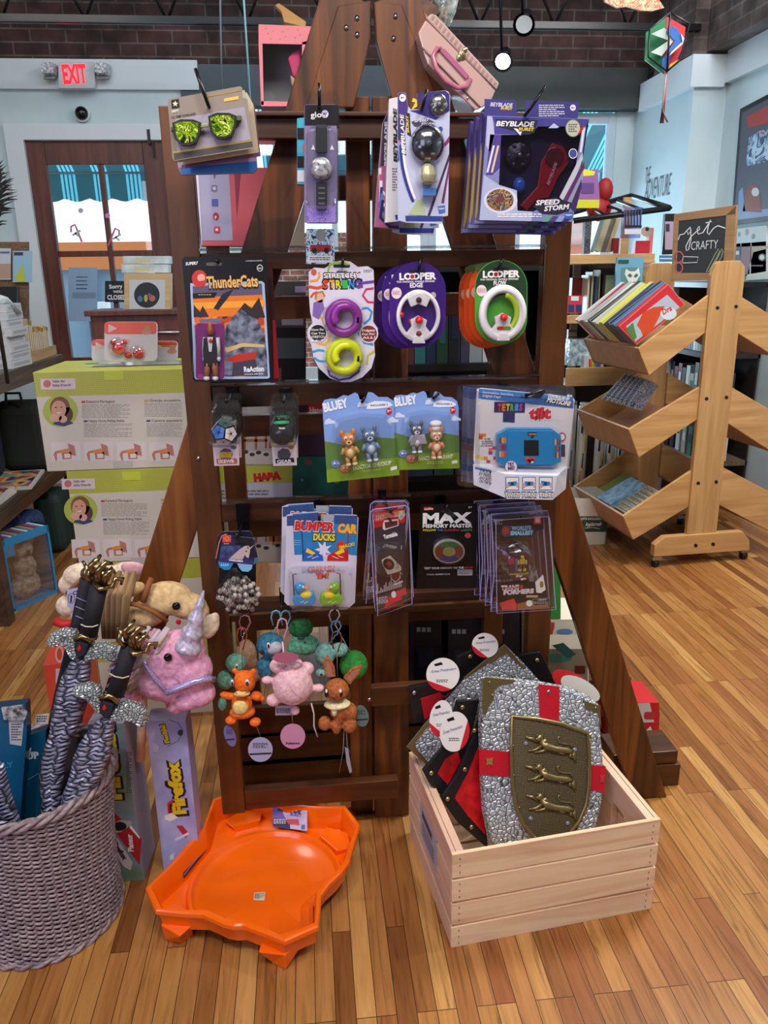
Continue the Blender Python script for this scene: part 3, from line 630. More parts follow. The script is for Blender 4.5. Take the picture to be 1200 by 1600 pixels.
# card backs / sideways boxes behind
pl2 = Plane(612, 250, 1.655); mb = MB(); mb.px(pl2, fz([(195, 170), (290, 150), (300, 1500), (150, 1515), (170, 900)]), -.02, 0, m('cfcdd2', .4), m('b9b8c2'))
T(mb, pl2, fz, 'BEYBLADE', (282, 860), (278, 270), 42, m('16161c'), .0008, bold=.05, shear=.15); mb.greek(pl2, 613, 263, 620, 300, 9, INK, .0008); mb.pf(pl2, fz([(256, 1435), (305, 1425), (312, 1480), (265, 1485)]), .0008, m('2b3a8c'))
tag(mb.build('spinning_top_pack', None, pl2.M), 'white-backed pack with upright black lettering, just left of the front narrow pack', 'spinning top pack', 'narrow spinning top packs on the third top hook')
pl3 = Plane(600, 270, 1.69); mb = MB(); mb.px(pl3, fz([(130, 420), (185, 300), (300, 300), (300, 1590), (40, 1560), (60, 1200)]), -.02, 0, m('a05a86', .35), m('c9c0d0'))
mb.pf(pl3, fz([(130, 430), (185, 310), (190, 900), (100, 900)]), .0005, m('241e38')); T(mb, pl3, fz, 'BEYBLADE', (172, 900), (176, 420), 34, m('b8b4c8'), .0009, bold=.04)
for i, h in enumerate(('e8d8e4', 'c25a7a', 'e4e4f0', '2b3a7c', '5f7fc0', '20285a')): mb.pline(pl3, fz([(95+6*i, 920+70*i), (100, 1160+60*i), (200, 1260+60*i), (300, 1320+50*i)]), 4.5, .0007+i*.0001, m(h, .3))
tag(mb.build('spinning_top_pack', None, pl3.M), 'pink and violet swirled spinning top pack, leftmost on the third top hook', 'spinning top pack', 'narrow spinning top packs on the third top hook')
copy_tree(t, 'violet spinning top pack hanging behind the front narrow one, its lower edge showing', shifted(t, .002, -.016, -.12))

# ---- large spinning-top boxes
fb = crop(720, 140, 5.714); pl = Plane(830, 265, 1.60)
GB = 'large spinning top boxes on the right top hook'
t = thing('spinning_top_box', 'large purple window box with red launcher, frontmost on the right top hook', 'spinning top box', pl.M, GB)
mb = MB(); P = fb([(235, 232), (1145, 262), (1000, 1180), (165, 1165)])
mb.px(pl, P, -.022, -.0215, m('241c40', .35))
wall_ = [(235, 232), (1145, 262), (1000, 1180), (165, 1165)]; win = [(360, 405), (620, 400), (690, 330), (1085, 330), (1000, 770), (960, 960), (640, 1090), (505, 1080), (500, 900), (340, 850)]
L = [pl.l(*fb(*q)) for q in wall_]; mb.add([(x, y, -.022) for x, y in L]+[(x, y, 0) for x, y in L], [(i, (i+1) % 4, 4+(i+1) % 4, 4+i) for i in range(4)], m('4a3c80', .35))
V = m('57489a', .35)
for q in ([(235, 232), (1145, 262), (1120, 330), (690, 330), (620, 400), (360, 405)], [(235, 232), (360, 405), (340, 850), (165, 1165)], [(340, 850), (500, 900), (505, 1080), (640, 1090), (640, 1174), (165, 1165)], [(640, 1090), (960, 960), (1010, 780), (1085, 330), (1120, 330), (1000, 1180), (640, 1174)]): mb.px(pl, fb(q), -.0008, 0, m('7d83b8', .32), V)
mb.pf(pl, fb([(280, 240), (1140, 266), (1120, 328), (690, 328), (620, 398), (300, 395), (300, 300)]), .0005, m('4a4490', .32)); mb.pf(pl, fb([(235, 236), (280, 240), (300, 395), (260, 560), (225, 500)]), .0005, m('b8b8dc', .32))
mb.pf(pl, fb([(262, 400), (360, 405), (345, 700), (280, 760), (225, 760)]), .0005, m('54428e', .32))
for x, h in ((285, 'd8d8ea'), (325, 'd8c890')): mb.pf(pl, fb([(x, 500), (x+18, 500), (x-40, 740), (x-58, 740)]), .0007, m(h))
mb.pf(pl, fb([(165, 1165), (205, 760), (340, 850), (500, 900), (505, 1080), (640, 1090), (630, 1175)]), .0005, m('a9b2d4', .32))
mb.pf(pl, fb(el(355, 990, 150, 115, 24)), .0007, m('cfd2e4')); mb.pf(pl, fb(el(350, 985, 122, 98, 24)), .0009, printed('round_top_art', ['1c2438', '2f5c90', 'b07a3c', '2a1c24', 'c9a468', '27406e'], 70, .3)); mb.pf(pl, fb(el(350, 980, 40, 32, 16)), .0011, m('6a3a3a'))
for i, (a, b_, h) in enumerate(((1085, 560, 'b7bdc6'), (1100, 640, '5c2466'), (1090, 720, '8a93a8'), (1075, 800, '3a2460'))): mb.pf(pl, fb([(a, b_), (a+4, b_+60), (930-i*-30, 1010+i*30), (880+i*30, 960+i*30)]), .0006+i*.0001, m(h))
mb.pf(pl, fb([(1085, 340), (1110, 345), (1078, 560), (1060, 560)]), .0006, m('d9d9e4')); mb.pf(pl, fb(el(1000, 345, 68, 80)), .0012, m('b9bda8')); mb.pline(pl, fb(el(1000, 345, 66, 78)), 1.2, .0014, m('5a5e52'), True); mb.greek(pl, 888, 194, 902, 208, 4, m('40443c'), .0015)
mb.pf(pl, fb([(1040, 400), (1085, 320), (1095, 345), (1055, 405)]), .0015, RED); mb.pf(pl, fb(el(1000, 572, 38, 44)), .0012, m('3a4c94')); mb.pline(pl, fb(el(1000, 572, 36, 42)), 1, .0014, WHITE, True)
mb.pf(pl, fb([(305, 265), (690, 275), (655, 390), (560, 400), (530, 415), (480, 370), (330, 330)]), .0009, m('1f1c34')); T(mb, pl, fb, 'BEYBLADE', (312, 325), (655, 332), 44, m('e9e9f2'), .0013, bold=.03, shear=.2); T(mb, pl, fb, 'BURST', (512, 366), (655, 370), 28, YEL, .0014, bold=.04, shear=.2)
mb.pf(pl, fb([(470, 345), (505, 350), (520, 378), (545, 372), (530, 412)]), .0013, m('dfe0ea')); mb.pf(pl, fb([(780, 345), (830, 300), (875, 335), (860, 345)]), .0012, m('aebfe0'))
mb.greek(pl, 777, 334, 846, 341, 2, m('f0f0f4'), .001); 
for i, h in enumerate(('5f9a86', '46406e', '7f9ccc', '34306a')): mb.pf(pl, fb([(760+60*i, 1130), (810+60*i, 1130), (775+60*i, 1180), (722+60*i, 1180)]), .0009, m(h))
mb.pf(pl, fb([(930, 1095), (1000, 1090), (990, 1155), (925, 1150)]), .0011, m('3c5cac')); T(mb, pl, fb, 'Hasbro', (935, 1128), (992, 1124), 18, WHITE, .0014)
mb.pf(pl, fb([(640, 1040), (830, 960), (985, 1010), (965, 1080), (860, 1115), (720, 1105)]), .0013, m('241f34')); T(mb, pl, fb, 'SPEED', (665, 1032), (880, 1022), 42, m('dcdce6'), .0017, bold=.04, shear=.2); T(mb, pl, fb, 'STORM', (742, 1086), (968, 1064), 42, m('dcdce6'), .0017, bold=.04, shear=.2)
mb.build('printed_box', t)
mb = MB(); hp = fb([(235, 60), (520, 70), (525, 205), (600, 210), (610, 72), (700, 75), (1095, 88), (1075, 258), (235, 235)]); mb.px(pl, hp, -.023, -.0225, m('45407f', .32), V)
T(mb, pl, fb, 'BEYBLADE', (285, 125), (490, 135), 34, m('cfd0e2'), -.022, bold=.03, shear=.2); T(mb, pl, fb, 'BURST', (380, 155), (490, 160), 22, YEL, -.022, bold=.04, shear=.2); mb.greek(pl, 847, 160, 888, 180, 6, m('d6d6e6'), -.022); mb.pf(pl, fb(el(1035, 140, 26, 28)), -.022, WHITE); T(mb, pl, fb, '8+', (1020, 150), (1050, 150), 18, INK, -.0217); mb.build('hang_tab', t)
mb = MB(); top_toy(mb, pl.l(*fb(530, 580)), .027, -.018, m('2c2a36', .3, .5), m('4a4658', .3, .5)); mb.ball((*pl.l(*fb(535, 850)), -.012), (.013, .016, .010), m('2e6cc0', .2), 10); mb.build('spinning_top', t)
mb = MB(); A = fb([(830, 470), (930, 500), (985, 640), (880, 780), (800, 960), (690, 980), (600, 1080), (545, 1030), (700, 860), (730, 640)]); mb.px(pl, A, -.018, -.009, m('9c1c24', .25, 0, 0, .4)); mb.px(pl, fb(el(850, 600, 85, 90)), -.009, -.006, m('5a1a26', .2)); T(mb, pl, fb, 'BEYBLADE', (795, 850), (870, 650), 26, m('d8b8bc'), -.0055, bold=.02, shear=.15); mb.build('launcher', t, bevel=.001)
mb = MB(); mb.pf(pl, fb(win), -.0012, clear('window_film', 'cfc8dc', .12, .06)); mb.build('window_film', t)
pl2s = m('c2a53a', .35)
for i, ds in enumerate(('second from the front', 'third from the front', 'rearmost')):
    plb = Plane(800, 270, 1.645+.045*i); d = (-8-9*i, 6+7*i); mb = MB()
    mb.px(plb, [(x+d[0], y+d[1]) for x, y in fb([(235, 165), (600, 232), (1110, 262), (990, 1180), (165, 1165)])], -.022, 0, m('5b5496', .32), V)
    mb.pf(plb, [(x+d[0], y+d[1]) for x, y in fb([(225, 450), (238, 560), (210, 1000), (178, 1130), (172, 1100)])], .0006, pl2s); mb.pf(plb, [(x+d[0], y+d[1]) for x, y in fb([(232, 170), (262, 200), (240, 440), (226, 440)])], .0006, m('372e66'))
    mb.pf(plb, [(x+d[0], y+d[1]) for x, y in fb([(165, 1130), (640, 1130), (640, 1162), (165, 1162)])], .0006, m('8a8cc0', .35))
    for k, h in enumerate(('4a9070', '3a3468', '6f8cc0', '2c2a5c')): mb.pf(plb, [(x+d[0], y+d[1]) for x, y in fb([(700+70*k, 1120), (760+70*k, 1120), (730+70*k, 1162), (670+70*k, 1162)])], .0007, m(h))
    tag(mb.build('spinning_top_box', None, plb.M), 'purple box with yellow striped left side, %s, right top hook' % ds, 'spinning top box', GB)

# ---- action figure card
fr_ = crop(280, 340, 3.529); pl = Plane(358, 500, 1.70)
t = thing('action_figure_pack', 'black card with sunset artwork and a small toy figure in a bubble', 'action figure pack', pl.M)
mb = MB(); mb.px(pl, fr_([(15, 235), (30, 215), (470, 215), (482, 228), (512, 780), (520, 890), (508, 902), (85, 905), (74, 890)]), -.0012, 0, m('121014', .3), m('2a2628'))
mb.px(pl, fr_([(60, 362), (455, 350), (470, 362), (500, 880), (490, 888), (92, 892), (84, 880)]), -.0001, .0003, m('9fb6d8', .3)); mb.pf(pl, fr_([(74, 376), (456, 364), (488, 874), (100, 878)]), .0006, printed('sunset_sky', ['2c2230', '3c2c40', 'b8461c', 'e88428', 'd8601c', '3a2a34'], 14, .3, .4))
mb.pf(pl, fr_([(74, 380), (456, 368), (460, 425), (78, 440)]), .0008, m('57506a')); mb.pf(pl, fr_([(76, 440), (460, 425), (468, 545), (84, 545)]), .0007, m('d8741e')); mb.pf(pl, fr_([(78, 470), (470, 455), (470, 490), (80, 505)]), .0009, m('f09a30'))
mb.pf(pl, fr_([(80, 548), (80, 480), (115, 520), (130, 485), (165, 548)]), .0011, m('2c2226')); mb.pf(pl, fr_([(300, 548), (360, 470), (400, 500), (440, 440), (474, 550)]), .0011, m('2c2226'))
rock = speck('storm_rock_art', '2a2d3c', '8288a0', 60, .35, 0, 0); mb.pf(pl, fr_([(200, 870), (230, 700), (260, 600), (300, 540), (345, 505), (385, 540), (430, 560), (470, 640), (484, 760), (486, 872)]), .0012, rock)
mb.pf(pl, fr_([(260, 780), (330, 750), (430, 740), (420, 780), (300, 800)]), .0014, m('b03020')); mb.pf(pl, fr_([(300, 800), (420, 780), (440, 870), (290, 872)]), .0013, m('3c3648')); mb.pf(pl, fr_([(255, 720), (350, 690), (470, 700), (470, 715), (350, 712), (260, 745)]), .0015, m('c9b074'))
mb.pf(pl, fr_([(110, 560), (235, 555), (230, 575), (115, 580)]), .0012, m('5c6480'))
mb.pf(pl, fr_([(190, 500), (240, 420), (300, 395), (270, 440), (215, 510)]), .0013, m('1c1a24'))
mb.pf(pl, fr_(el(112, 336, 42, 47)), .0012, m('c0302c')); mb.pf(pl, fr_(el(122, 332, 22, 22, 16, 120, 400)), .0014, m('e8a090'))
T(mb, pl, fr_, 'ThunderCats', (150, 394), (440, 384), 70, m('2c1c10'), .0013, bold=.07); T(mb, pl, fr_, 'ThunderCats', (154, 388), (436, 378), 62, m('e0b064', .3), .0018, bold=.03)
T(mb, pl, fr_, 'SUPER7', (36, 263), (106, 258), 16, WHITE, .001, bold=.03, shear=.2); T(mb, pl, fr_, 'A MUMM-RA FIGURE', (366, 243), (458, 240), 7, m('b8b8b8'), .001); mb.pline(pl, fr_(el(445, 278, 15, 17)), .8, .001, WHITE, True); T(mb, pl, fr_, '14+', (436, 285), (455, 284), 11, WHITE, .001)
mb.pf(pl, fr_([(75, 418), (208, 412), (196, 440), (76, 446)]), .0016, BLACK); mb.greek(pl, 310, 460, 330, 462, 1, m('d0c060'), .002)
T(mb, pl, fr_, 'ReAction', (358, 850), (468, 846), 28, m('e2e8f4'), .0018, bold=.04); T(mb, pl, fr_, 'FIGURES', (362, 868), (464, 864), 8, m('d0d4dc'), .0018)
mb.pf(pl, fr_(rr(150, 248, 235, 266, 6)), .0012, m('55504c')); mb.build('card', t)
fig = MB(); G = lambda x, y: (*pl.l(*fr_(x, y)), .010)
fig.ball(G(174, 625), (.0085, .011, .009), m('8a4430', .5), 12); fig.ball(G(174, 612), (.0055, .014, .007), m('b05a2c', .5), 8); fig.px(pl, fr_([(140, 660), (206, 660), (212, 720), (208, 810), (140, 815), (136, 720)]), .004, .017, m('17171d', .5)); fig.px(pl, fr_([(160, 655), (192, 655), (184, 735), (170, 735)]), .016, .019, m('c8d0da', .5)); fig.ball((*pl.l(*fr_(180, 676)), .02), (.0045, .0045, .002), RED, 8)
for x, s_ in ((142, -1), (218, 1)): fig.tube([G(x+8*(-s_), 660), G(x, 715), G(x, 765)], [.006, .005, .0045], m('c2c9d0', .5), 8); fig.ball(G(x+2, 775), (.005, .007, .005), m('bfe0ec', .4), 8)
for x in (152, 200): fig.tube([G(x+6*(1 if x < 170 else -1), 800), G(x+4, 850), G(x+2, 872)], [.008, .006, .006], m('8c5530', .5), 8); fig.ball((*pl.l(*fr_(x+3, 882)), .013), (.007, .005, .009), m('d6dde0', .5), 8)
fig.build('toy_figure', t)
mb = MB(); mb.pf(pl, fr_(rr(92, 580, 250, 890, 20)), .0016, m('7a2c74', .3)); mb.greek(pl, 310, 585, 324, 594, 3, m('d04c90'), .002); mb.build('bubble_backing', t)
mb = MB(); mb.dome(pl, fr_(rr(80, 568, 266, 906, 22)), .0015, .034, CLEAR, .08); mb.build('blister', t)
plb = Plane(360, 500, 1.735); mb = MB(); mb.px(plb, [(288, 408), (425, 408), (436, 588), (434, 597), (305, 597)], -.0012, 0, m('3a0f14'), RED); mb.pf(plb, [(426, 500), (430, 500), (436, 590), (428, 592)], .0006, m('a01c30'))
tag(mb.build('action_figure_pack', None, plb.M), 'dark red edged card hanging behind the sunset artwork figure card', 'action figure pack')

# ---- stretchy string pack
pl = Plane(535, 505, 1.70)
t = thing('stretchy_toy_pack', 'white curvy card with purple and lime stretchy coils', 'stretchy toy pack', pl.M)
O = [(830, 262), (850, 245), (900, 236), (945, 243), (985, 272), (1040, 268), (1072, 290), (1076, 400), (1070, 520), (1070, 575), (1095, 610), (1095, 655), (1075, 690), (1080, 760), (1060, 830), (1010, 880), (950, 905), (900, 908), (830, 885), (770, 830), (740, 770), (728, 700), (708, 660), (708, 615), (735, 580), (722, 520), (716, 440), (714, 300), (745, 275), (800, 280)]
mb = MB(); mb.px(pl, fr_(O), -.0012, 0, m('cfcbdc', .35), m('e8e6ee'))
mb.px(pl, fr_(rr(850, 258, 942, 276, 8)), 0, .0006, m('1b1a20'))
T(mb, pl, fr_, 'SENSORY', (868, 304), (928, 304), 12, INK, .001, bold=.03); T(mb, pl, fr_, 'STRETCHY', (792, 336), (1002, 334), 32, m('201c28'), .0009, bold=.08); T(mb, pl, fr_, 'STRETCHY', (797, 333), (998, 331), 26, WHITE, .0014, bold=.02)
T(mb, pl, fr_, 'STRING', (786, 392), (1012, 388), 50, m('201c28'), .0008, bold=.08)
for i, (c_, h) in enumerate(zip('STRING', ('d84820', 'e8a01c', 'd8d020', '3cae4c', '2c8cd0', '6a3c9c'))): T(mb, pl, fr_, c_, (792+36*i, 388), (822+36*i, 387), 42, m(h, .35), .0014, bold=.04)
mb.pline(pl, fr_([(1076, 352), (1010, 360), (1000, 385)]), 4, .0010, m('6a3c9c')); mb.pline(pl, fr_([(716, 380), (760, 388), (790, 380)]), 4, .0010, m('d84820'))
for pts, h in (([(720, 350), (760, 345), (775, 320), (770, 300)], 'e89428'), ([(820, 300), (830, 260), (870, 248), (935, 258)], '8cbc3c'), ([(1072, 390), (1030, 395), (1012, 430), (1040, 465), (1076, 468)], 'c82c68'),
               ([(1010, 500), (1040, 498), (1062, 520), (1050, 560), (1020, 585)], '2c8cd0'), ([(1005, 590), (990, 640), (1020, 690), (1070, 700)], '2c8cd0'), ([(735, 740), (770, 730), (800, 735)], '2c9cc8'), ([(740, 770), (770, 790), (810, 795)], '2c9cc8'), ([(1076, 735), (1040, 760), (1035, 810)], 'b8b830'),
               ([(815, 820), (830, 870), (880, 895), (940, 885), (990, 850), (998, 820)], '5c3c8c'), ([(760, 690), (800, 700), (825, 680), (825, 645)], 'e8a828'), ([(725, 440), (740, 420), (760, 410)], 'd84820'), ([(765, 530), (790, 560), (800, 600)], 'd8a828')): mb.pline(pl, fr_(pts), 3.2, .0007, m(h, .35))
mb.pf(pl, fr_([(740, 470), (790, 450), (800, 500), (770, 560), (735, 540)]), .0009, m('7c5fa8')); mb.pf(pl, fr_(el(775, 440, 26, 28)), .0009, m('d8a890')); mb.pline(pl, fr_([(752, 450), (756, 416), (790, 408), (802, 436)]), 3, .0010, m('a8743c'))
for c, ls, bg_ in (((765, 636), ('How Far', 'Can You', 'STRETCH', 'It?'), '16161e'), ((1045, 640), ('Fidgety', 'Fun For', 'ALL!'), '7c2c2c')):
    mb.pf(pl, fr_(el(c[0], c[1], 52, 52)), .0012, m('d0d8e8')); mb.pf(pl, fr_(el(c[0], c[1], 45, 45)), .0014, m(bg_))
    for i, s_ in enumerate(ls): T(mb, pl, fr_, s_, (c[0]-36, c[1]-12+i*20), (c[0]+36, c[1]-14+i*20), 12, WHITE, .0018, bold=.02)
mb.pf(pl, fr_(el(742, 300, 15, 17)), .0012, m('c85040')); mb.greek(pl, 568, 421, 582, 426, 3, GREY, .001); mb.build('card', t)
def coil(cpt, r, th, mt, name):
    mb = MB(); c = pl.l(*fr_(*cpt)); path = []
    for i in range(58):
        a = R(-20+i*(590/57)); q = r*(1-.0*i); k = 1-.42*max(0, i-34)/24; path.append((c[0]+r*k*math.cos(a), c[1]+r*k*math.sin(a), .010+(.008 if i > 38 else 0)*min(1, (i-38)/6 if i > 38 else 0)))
    mb.tube(path, th, mt, 10); return mb.build(name, t)
coil((905, 552), .031, .0095, m('8c2c98', .35, 0, 0, .3), 'purple_coil'); coil((908, 764), .031, .0095, m('d3e012', .35, 0, 0, .3), 'lime_coil')
mb = MB(); mb.dome(pl, fr_(el(905, 552, 118, 122, 28)), .0015, .026, CLEAR, .12); mb.dome(pl, fr_(el(908, 764, 118, 116, 28)), .0015, .026, CLEAR, .12); mb.build('blister', t)

# ---- marble spinner packs
fl = crop(600, 340, 4)
def spinner_pack(cx, cy, rx, ry, Y, label, col, tcol, title, kind, group):
    pl = Plane(cx, cy, Y); t = thing('marble_spinner_pack', label, 'marble spinner pack', pl.M, group)
    mb = MB(); mb.px(pl, el(cx, cy-ry+rx, rx, rx, 24, 180, 360)+el(cx, cy+ry-rx, rx, rx, 24, 0, 180), -.0012, 0, m(col, .3), m(col, .3))
    mb.pf(pl, [(cx-rx*.97, cy-ry*.25), (cx-rx*.5, cy-ry*.05), (cx+rx*.2, cy-ry*.2), (cx+rx*.97, cy+ry*.1)]+[(cx+rx*.97, cy-ry+rx)]+el(cx, cy-ry+rx, rx*.97, rx*.97, 18, 0, -180), .0005, m(tcol, .3))
    mb.px(pl, rr(cx-13, cy-ry+rx*.28, cx+13, cy-ry+rx*.38, 2), 0, .0008, m('1c1424'))
    mb.pt(pl, 'LOOPER', cx-33+rx*.1, cy-ry*.58, cx+27+rx*.05, cy-ry*.60, 10, WHITE, .0012, bold=.05); mb.pf(pl, el(cx-8.5, cy-ry*.655, 4.6, 5, 14), .0015, WHITE); mb.pf(pl, el(cx-8.5, cy-ry*.655, 3.2, 3.4, 14), .0018, RED)
    mb.pt(pl, 'THE ORIGINAL MARBLE SPINNER', cx-33, cy-ry*.51, cx+27, cy-ry*.53, 2.6, WHITE, .0012); mb.pt(pl, title, cx-12, cy-ry*.40, cx+8, cy-ry*.41, 6.6, WHITE, .0012, bold=.03)
    mb.pf(pl, el(cx-rx*.75, cy-ry*.27, 8, 9), .0010, m('e8d4d8')); mb.greek(pl, cx-rx*.75-6, cy-ry*.32, cx-rx*.75+6, cy-ry*.22, 4, m('b06070'), .0014); mb.pt(pl, 'TRY ME', cx-2, cy-ry*.26, cx+14, cy-ry*.24, 3.4, WHITE, .0012); mb.pf(pl, el(cx+rx*.55, cy-ry*.22, 4.5, 5), .0012, m('b8a8a0')); mb.build('card', t)
    body = m('e2dfe6', .3, 0, 0, .4); mb = MB(); c = pl.l(cx, cy+ry*.26); kx = (Vector(pl.l(cx+1, cy))-Vector(pl.l(cx, cy))).length
    RX, RY = 31*kx, 36*kx; ring = [(c[0]+RX*math.cos(a), c[1]+RY*math.sin(a), .012) for a in [2*math.pi*i/40 for i in range(40)]]
    th = .005 if kind == 'edge' else .009
    mb.tube(ring, th, body, 10, closed=True)
    if kind == 'edge': mb.px(pl, [(cx-18, cy+ry*.26-28), (cx, cy+ry*.26-38), (cx+18, cy+ry*.26-28), (cx+12, cy+ry*.26-14), (cx, cy+ry*.26-19), (cx-12, cy+ry*.26-14)], .006, .018, body)
    mb.px(pl, [(cx-13, cy+ry*.26+6), (cx, cy+ry*.26-1), (cx+13, cy+ry*.26+6), (cx+11, cy+ry*.26+16), (cx+20, cy+ry*.26+28), (cx+6, cy+ry*.26+38), (cx-6, cy+ry*.26+38), (cx-20, cy+ry*.26+28), (cx-11, cy+ry*.26+16)], .006, .018, body)
    mb.px(pl, [(cx-7, cy+ry*.26+30), (cx+7, cy+ry*.26+30), (cx+10, cy+ry*.26+42), (cx-10, cy+ry*.26+42)], .008, .022, body); mb.build('spinner_ring', t, bevel=.0015)
    mb = MB(); RB = m('d01c2c', .15, 0, 0, .6)
    mb.ball((*pl.l(cx, cy+ry*.26+6), .024), 6.3*kx, RB, 14)
    if kind == 'edge':
        mb.ball((*pl.l(cx, cy+ry*.26-25), .019), 4.6*kx, m('4c1430', .15), 12); mb.ball((*pl.l(cx, cy+ry*.26+27), .019), 4.6*kx, m('7c2420', .15), 12); mb.ball((*pl.l(cx-26, cy+ry*.26-2), .012), 4.6*kx, RB, 12)
    mb.build('marble', t)
    if kind == 'flow':
        mb = MB(); mb.tube([(c[0]+(RX-.012)*math.cos(a), c[1]+(RY-.012)*math.sin(a), .012) for a in [R(-60+i*10) for i in range(15)]], .006, m('a8c81c', .3), 8); mb.build('lime_insert', t)
        mb = MB(); mb.px(pl, rr(cx-10, cy+ry*.26+20, cx+12, cy+ry*.26+26, 3), .018, .0186, m('6c8c1c')); mb.pf(pl, el(cx-4, cy+ry*.26+23, 5, 2.6), .019, RED); mb.build('slot', t)
    mb = MB(); mb.dome(pl, el(cx, cy+ry*.27, 33, 40, 28), .001, .027, CLEAR, .1); mb.build('blister', t)
    return t
t = spinner_pack(652.5, 476, 44, 67, 1.68, 'purple pack with a white marble spinner ring, front of its hook', '44207c', '38206e', 'EDGE', 'edge', 'purple marble spinner packs')
for i, s_ in enumerate(('second', 'third')): copy_tree(t, 'purple marble spinner pack, %s from the front' % s_, shifted(t, -.013-.011*i, -.003-.004*i, -.03-.03*i))
t = spinner_pack(783, 472, 41, 66, 1.66, 'green pack with a white and lime marble spinner, front of the far right hook', '4c9c34', '26402c', 'FLOW', 'flow', 'green and orange marble spinner packs')
for i, s_ in enumerate(('second', 'third', 'rearmost')):
    cx, cy, rx, ry = 783-9-8*i, 475+1.5*i, 41, 66; plb = Plane(cx, cy, 1.69+.03*i); mb = MB()
    mb.px(plb, el(cx, cy-ry+rx, rx, rx, 24, 180, 360)+el(cx, cy+ry-rx, rx, rx, 24, 0, 180), -.0012, 0, m('c8481c', .35), m('c8481c', .35)); mb.pf(plb, el(cx-rx*.75, cy-ry*.27, 7, 9), .0010, m('c8a890')); mb.pf(plb, el(cx-rx*.3, cy-ry*.85, 20, 9, 16), .0006, m('4a5c30'))
    tag(mb.build('marble_spinner_pack', None, plb.M), 'orange marble spinner pack behind the green one, %s' % s_, 'marble spinner pack', 'green and orange marble spinner packs')
# ================================================================== LOWER ROWS
f = crop(300, 580, 3.75); f2 = crop(600, 580, 3.75)
# ---- puzzle balls
def puzzle(px0, px1, label, c, r, faces, name, ribbon, group):
    pl = Plane((px0+px1)/2, 676, 1.68); t = thing('puzzle_ball_pack', label, 'puzzle ball pack', pl.M, group)
    mb = MB(); mb.px(pl, [(px0+3, 693), (px1-2, 693), (px1-1, 727), (px0+6, 728)], -.001, 0, m('cfc3cc', .4)); mb.pf(pl, el((px0+px1)/2+1, 710, 11, 10, 7), .0005, m('6b4a70') if ribbon else m('55555c')); 
    if ribbon: mb.pf(pl, quad(px0+14, 706, px1-13, 715), .0008, m('c8b030')); mb.px(pl, [(px0+9, 717), (px1-5, 716), (px1-4, 724), (px0+10, 725)], .0005, .001, m('b85a50'))
    else: mb.px(pl, [(px0+9, 717), (px1-6, 715), (px1-5, 722), (px0+10, 724)], .0005, .001, m('26262c'))
    mb.pt(pl, name, px0+12, 723.5, px1-9, 722.5, 5, WHITE, .0014, bold=.03); mb.pf(pl, el(px1-10, 699, 4.5, 2.6, 12), .0008, m('5a5a90') if ribbon else m('c0643c')); mb.build('card', t)
    mb = MB(); q = (*pl.l(*c), .022); k = (Vector(pl.l(c[0]+1, c[1]))-Vector(pl.l(*c))).length*r
    if ribbon:
        # pentagon faces around the 12 directions of an icosahedron
        g_ = (1+5**.5)/2
        dirs = [Vector(v).normalized() for v in ((0, 1, g_), (0, -1, g_), (0, 1, -g_), (0, -1, -g_), (1, g_, 0), (-1, g_, 0), (1, -g_, 0), (-1, -g_, 0), (g_, 0, 1), (-g_, 0, 1), (g_, 0, -1), (-g_, 0, -1))]
        E_ = Euler((R(18), R(-22), R(12))).to_matrix(); mb.ball(q, k*.86, BLACK, 16)
        for i, d in enumerate(dirs):
            d = E_ @ d; a = d.orthogonal().normalized(); b_ = d.cross(a); nb = sorted(((E_ @ e).angle(d), j) for j, e in enumerate(dirs))[1:6]
            vs5 = []
            for _, j in nb: e = E_ @ dirs[j]; vs5.append(((e-d*e.dot(d)).normalized()))
            vs5.sort(key=lambda v: math.atan2(v.dot(b_), v.dot(a))); cen = Vector(q)+d*k*.84
            cor = [(vs5[n_]+vs5[(n_+1) % 5]).normalized()*k*.60 for n_ in range(5)]; col = m(faces[i % len(faces)], .25)
            for n_ in range(5): # five tiles with dark seams
                p0 = cen+cor[n_]*.93; p1 = cen+(cor[n_]+cor[(n_+1) % 5])/2*.93; p2 = cen+(cor[n_]+cor[n_-1])/2*.93; mid = cen+cor[n_]*.08
                mb.add([p0, p1, mid, p2], [(0, 1, 2, 3)], col)
    else:
        mb.lathe([(0.0, -k), (k*.7, -k*.8), (k, -k*.3), (k, k*.3), (k*.75, k*.8), (k*.55, k*.86)], m('2e2c30', .2), 18, Matrix.Translation(q) @ Matrix.Rotation(R(-75), 4, 'X')); mb.tube([(q[0]+k*.55*math.cos(a), q[1]+k*.85, q[2]+k*.2+k*.3*math.sin(a)) for a in [2*math.pi*i/20 for i in range(20)]], k*.12, m('1f9c6c', .3), 8, closed=True)
        mb.tube([(q[0]+k*.9*math.cos(a), q[1]-k*.85, q[2]+k*.4*math.sin(a)) for a in [2*math.pi*i/20 for i in range(20)]], k*.05, m('a8b030', .3), 6, closed=True)
    mb.build('puzzle_ball', t)
    mb = MB(); mb.dome(pl, rr(px0, 640, px1-1, 694, 8), .001, .045, CLEAR, .06)
    for i in range(3): mb.px(pl, rr(px0+i*.8, 624+i*4, px1-1+i*.4, 700, 7), -.003-.0008*i-.01*i, -.0025-.0008*i-.01*i, CLEAR)
    mb.build('blister', t); return t
t = puzzle(329, 375, 'many-sided blue, white and green puzzle ball pack, leftmost on the third row', (352, 672), 21, ['2c6cb8', 'd8ccd4', 'e0d8dc', '4c6a60', '3a5a54', 'd0c4cc'], 'SKEWB', True, 'puzzle ball packs')
copy_tree(t, 'puzzle ball pack hanging directly behind the blue and white one', shifted(t, .002, .006, -.05))
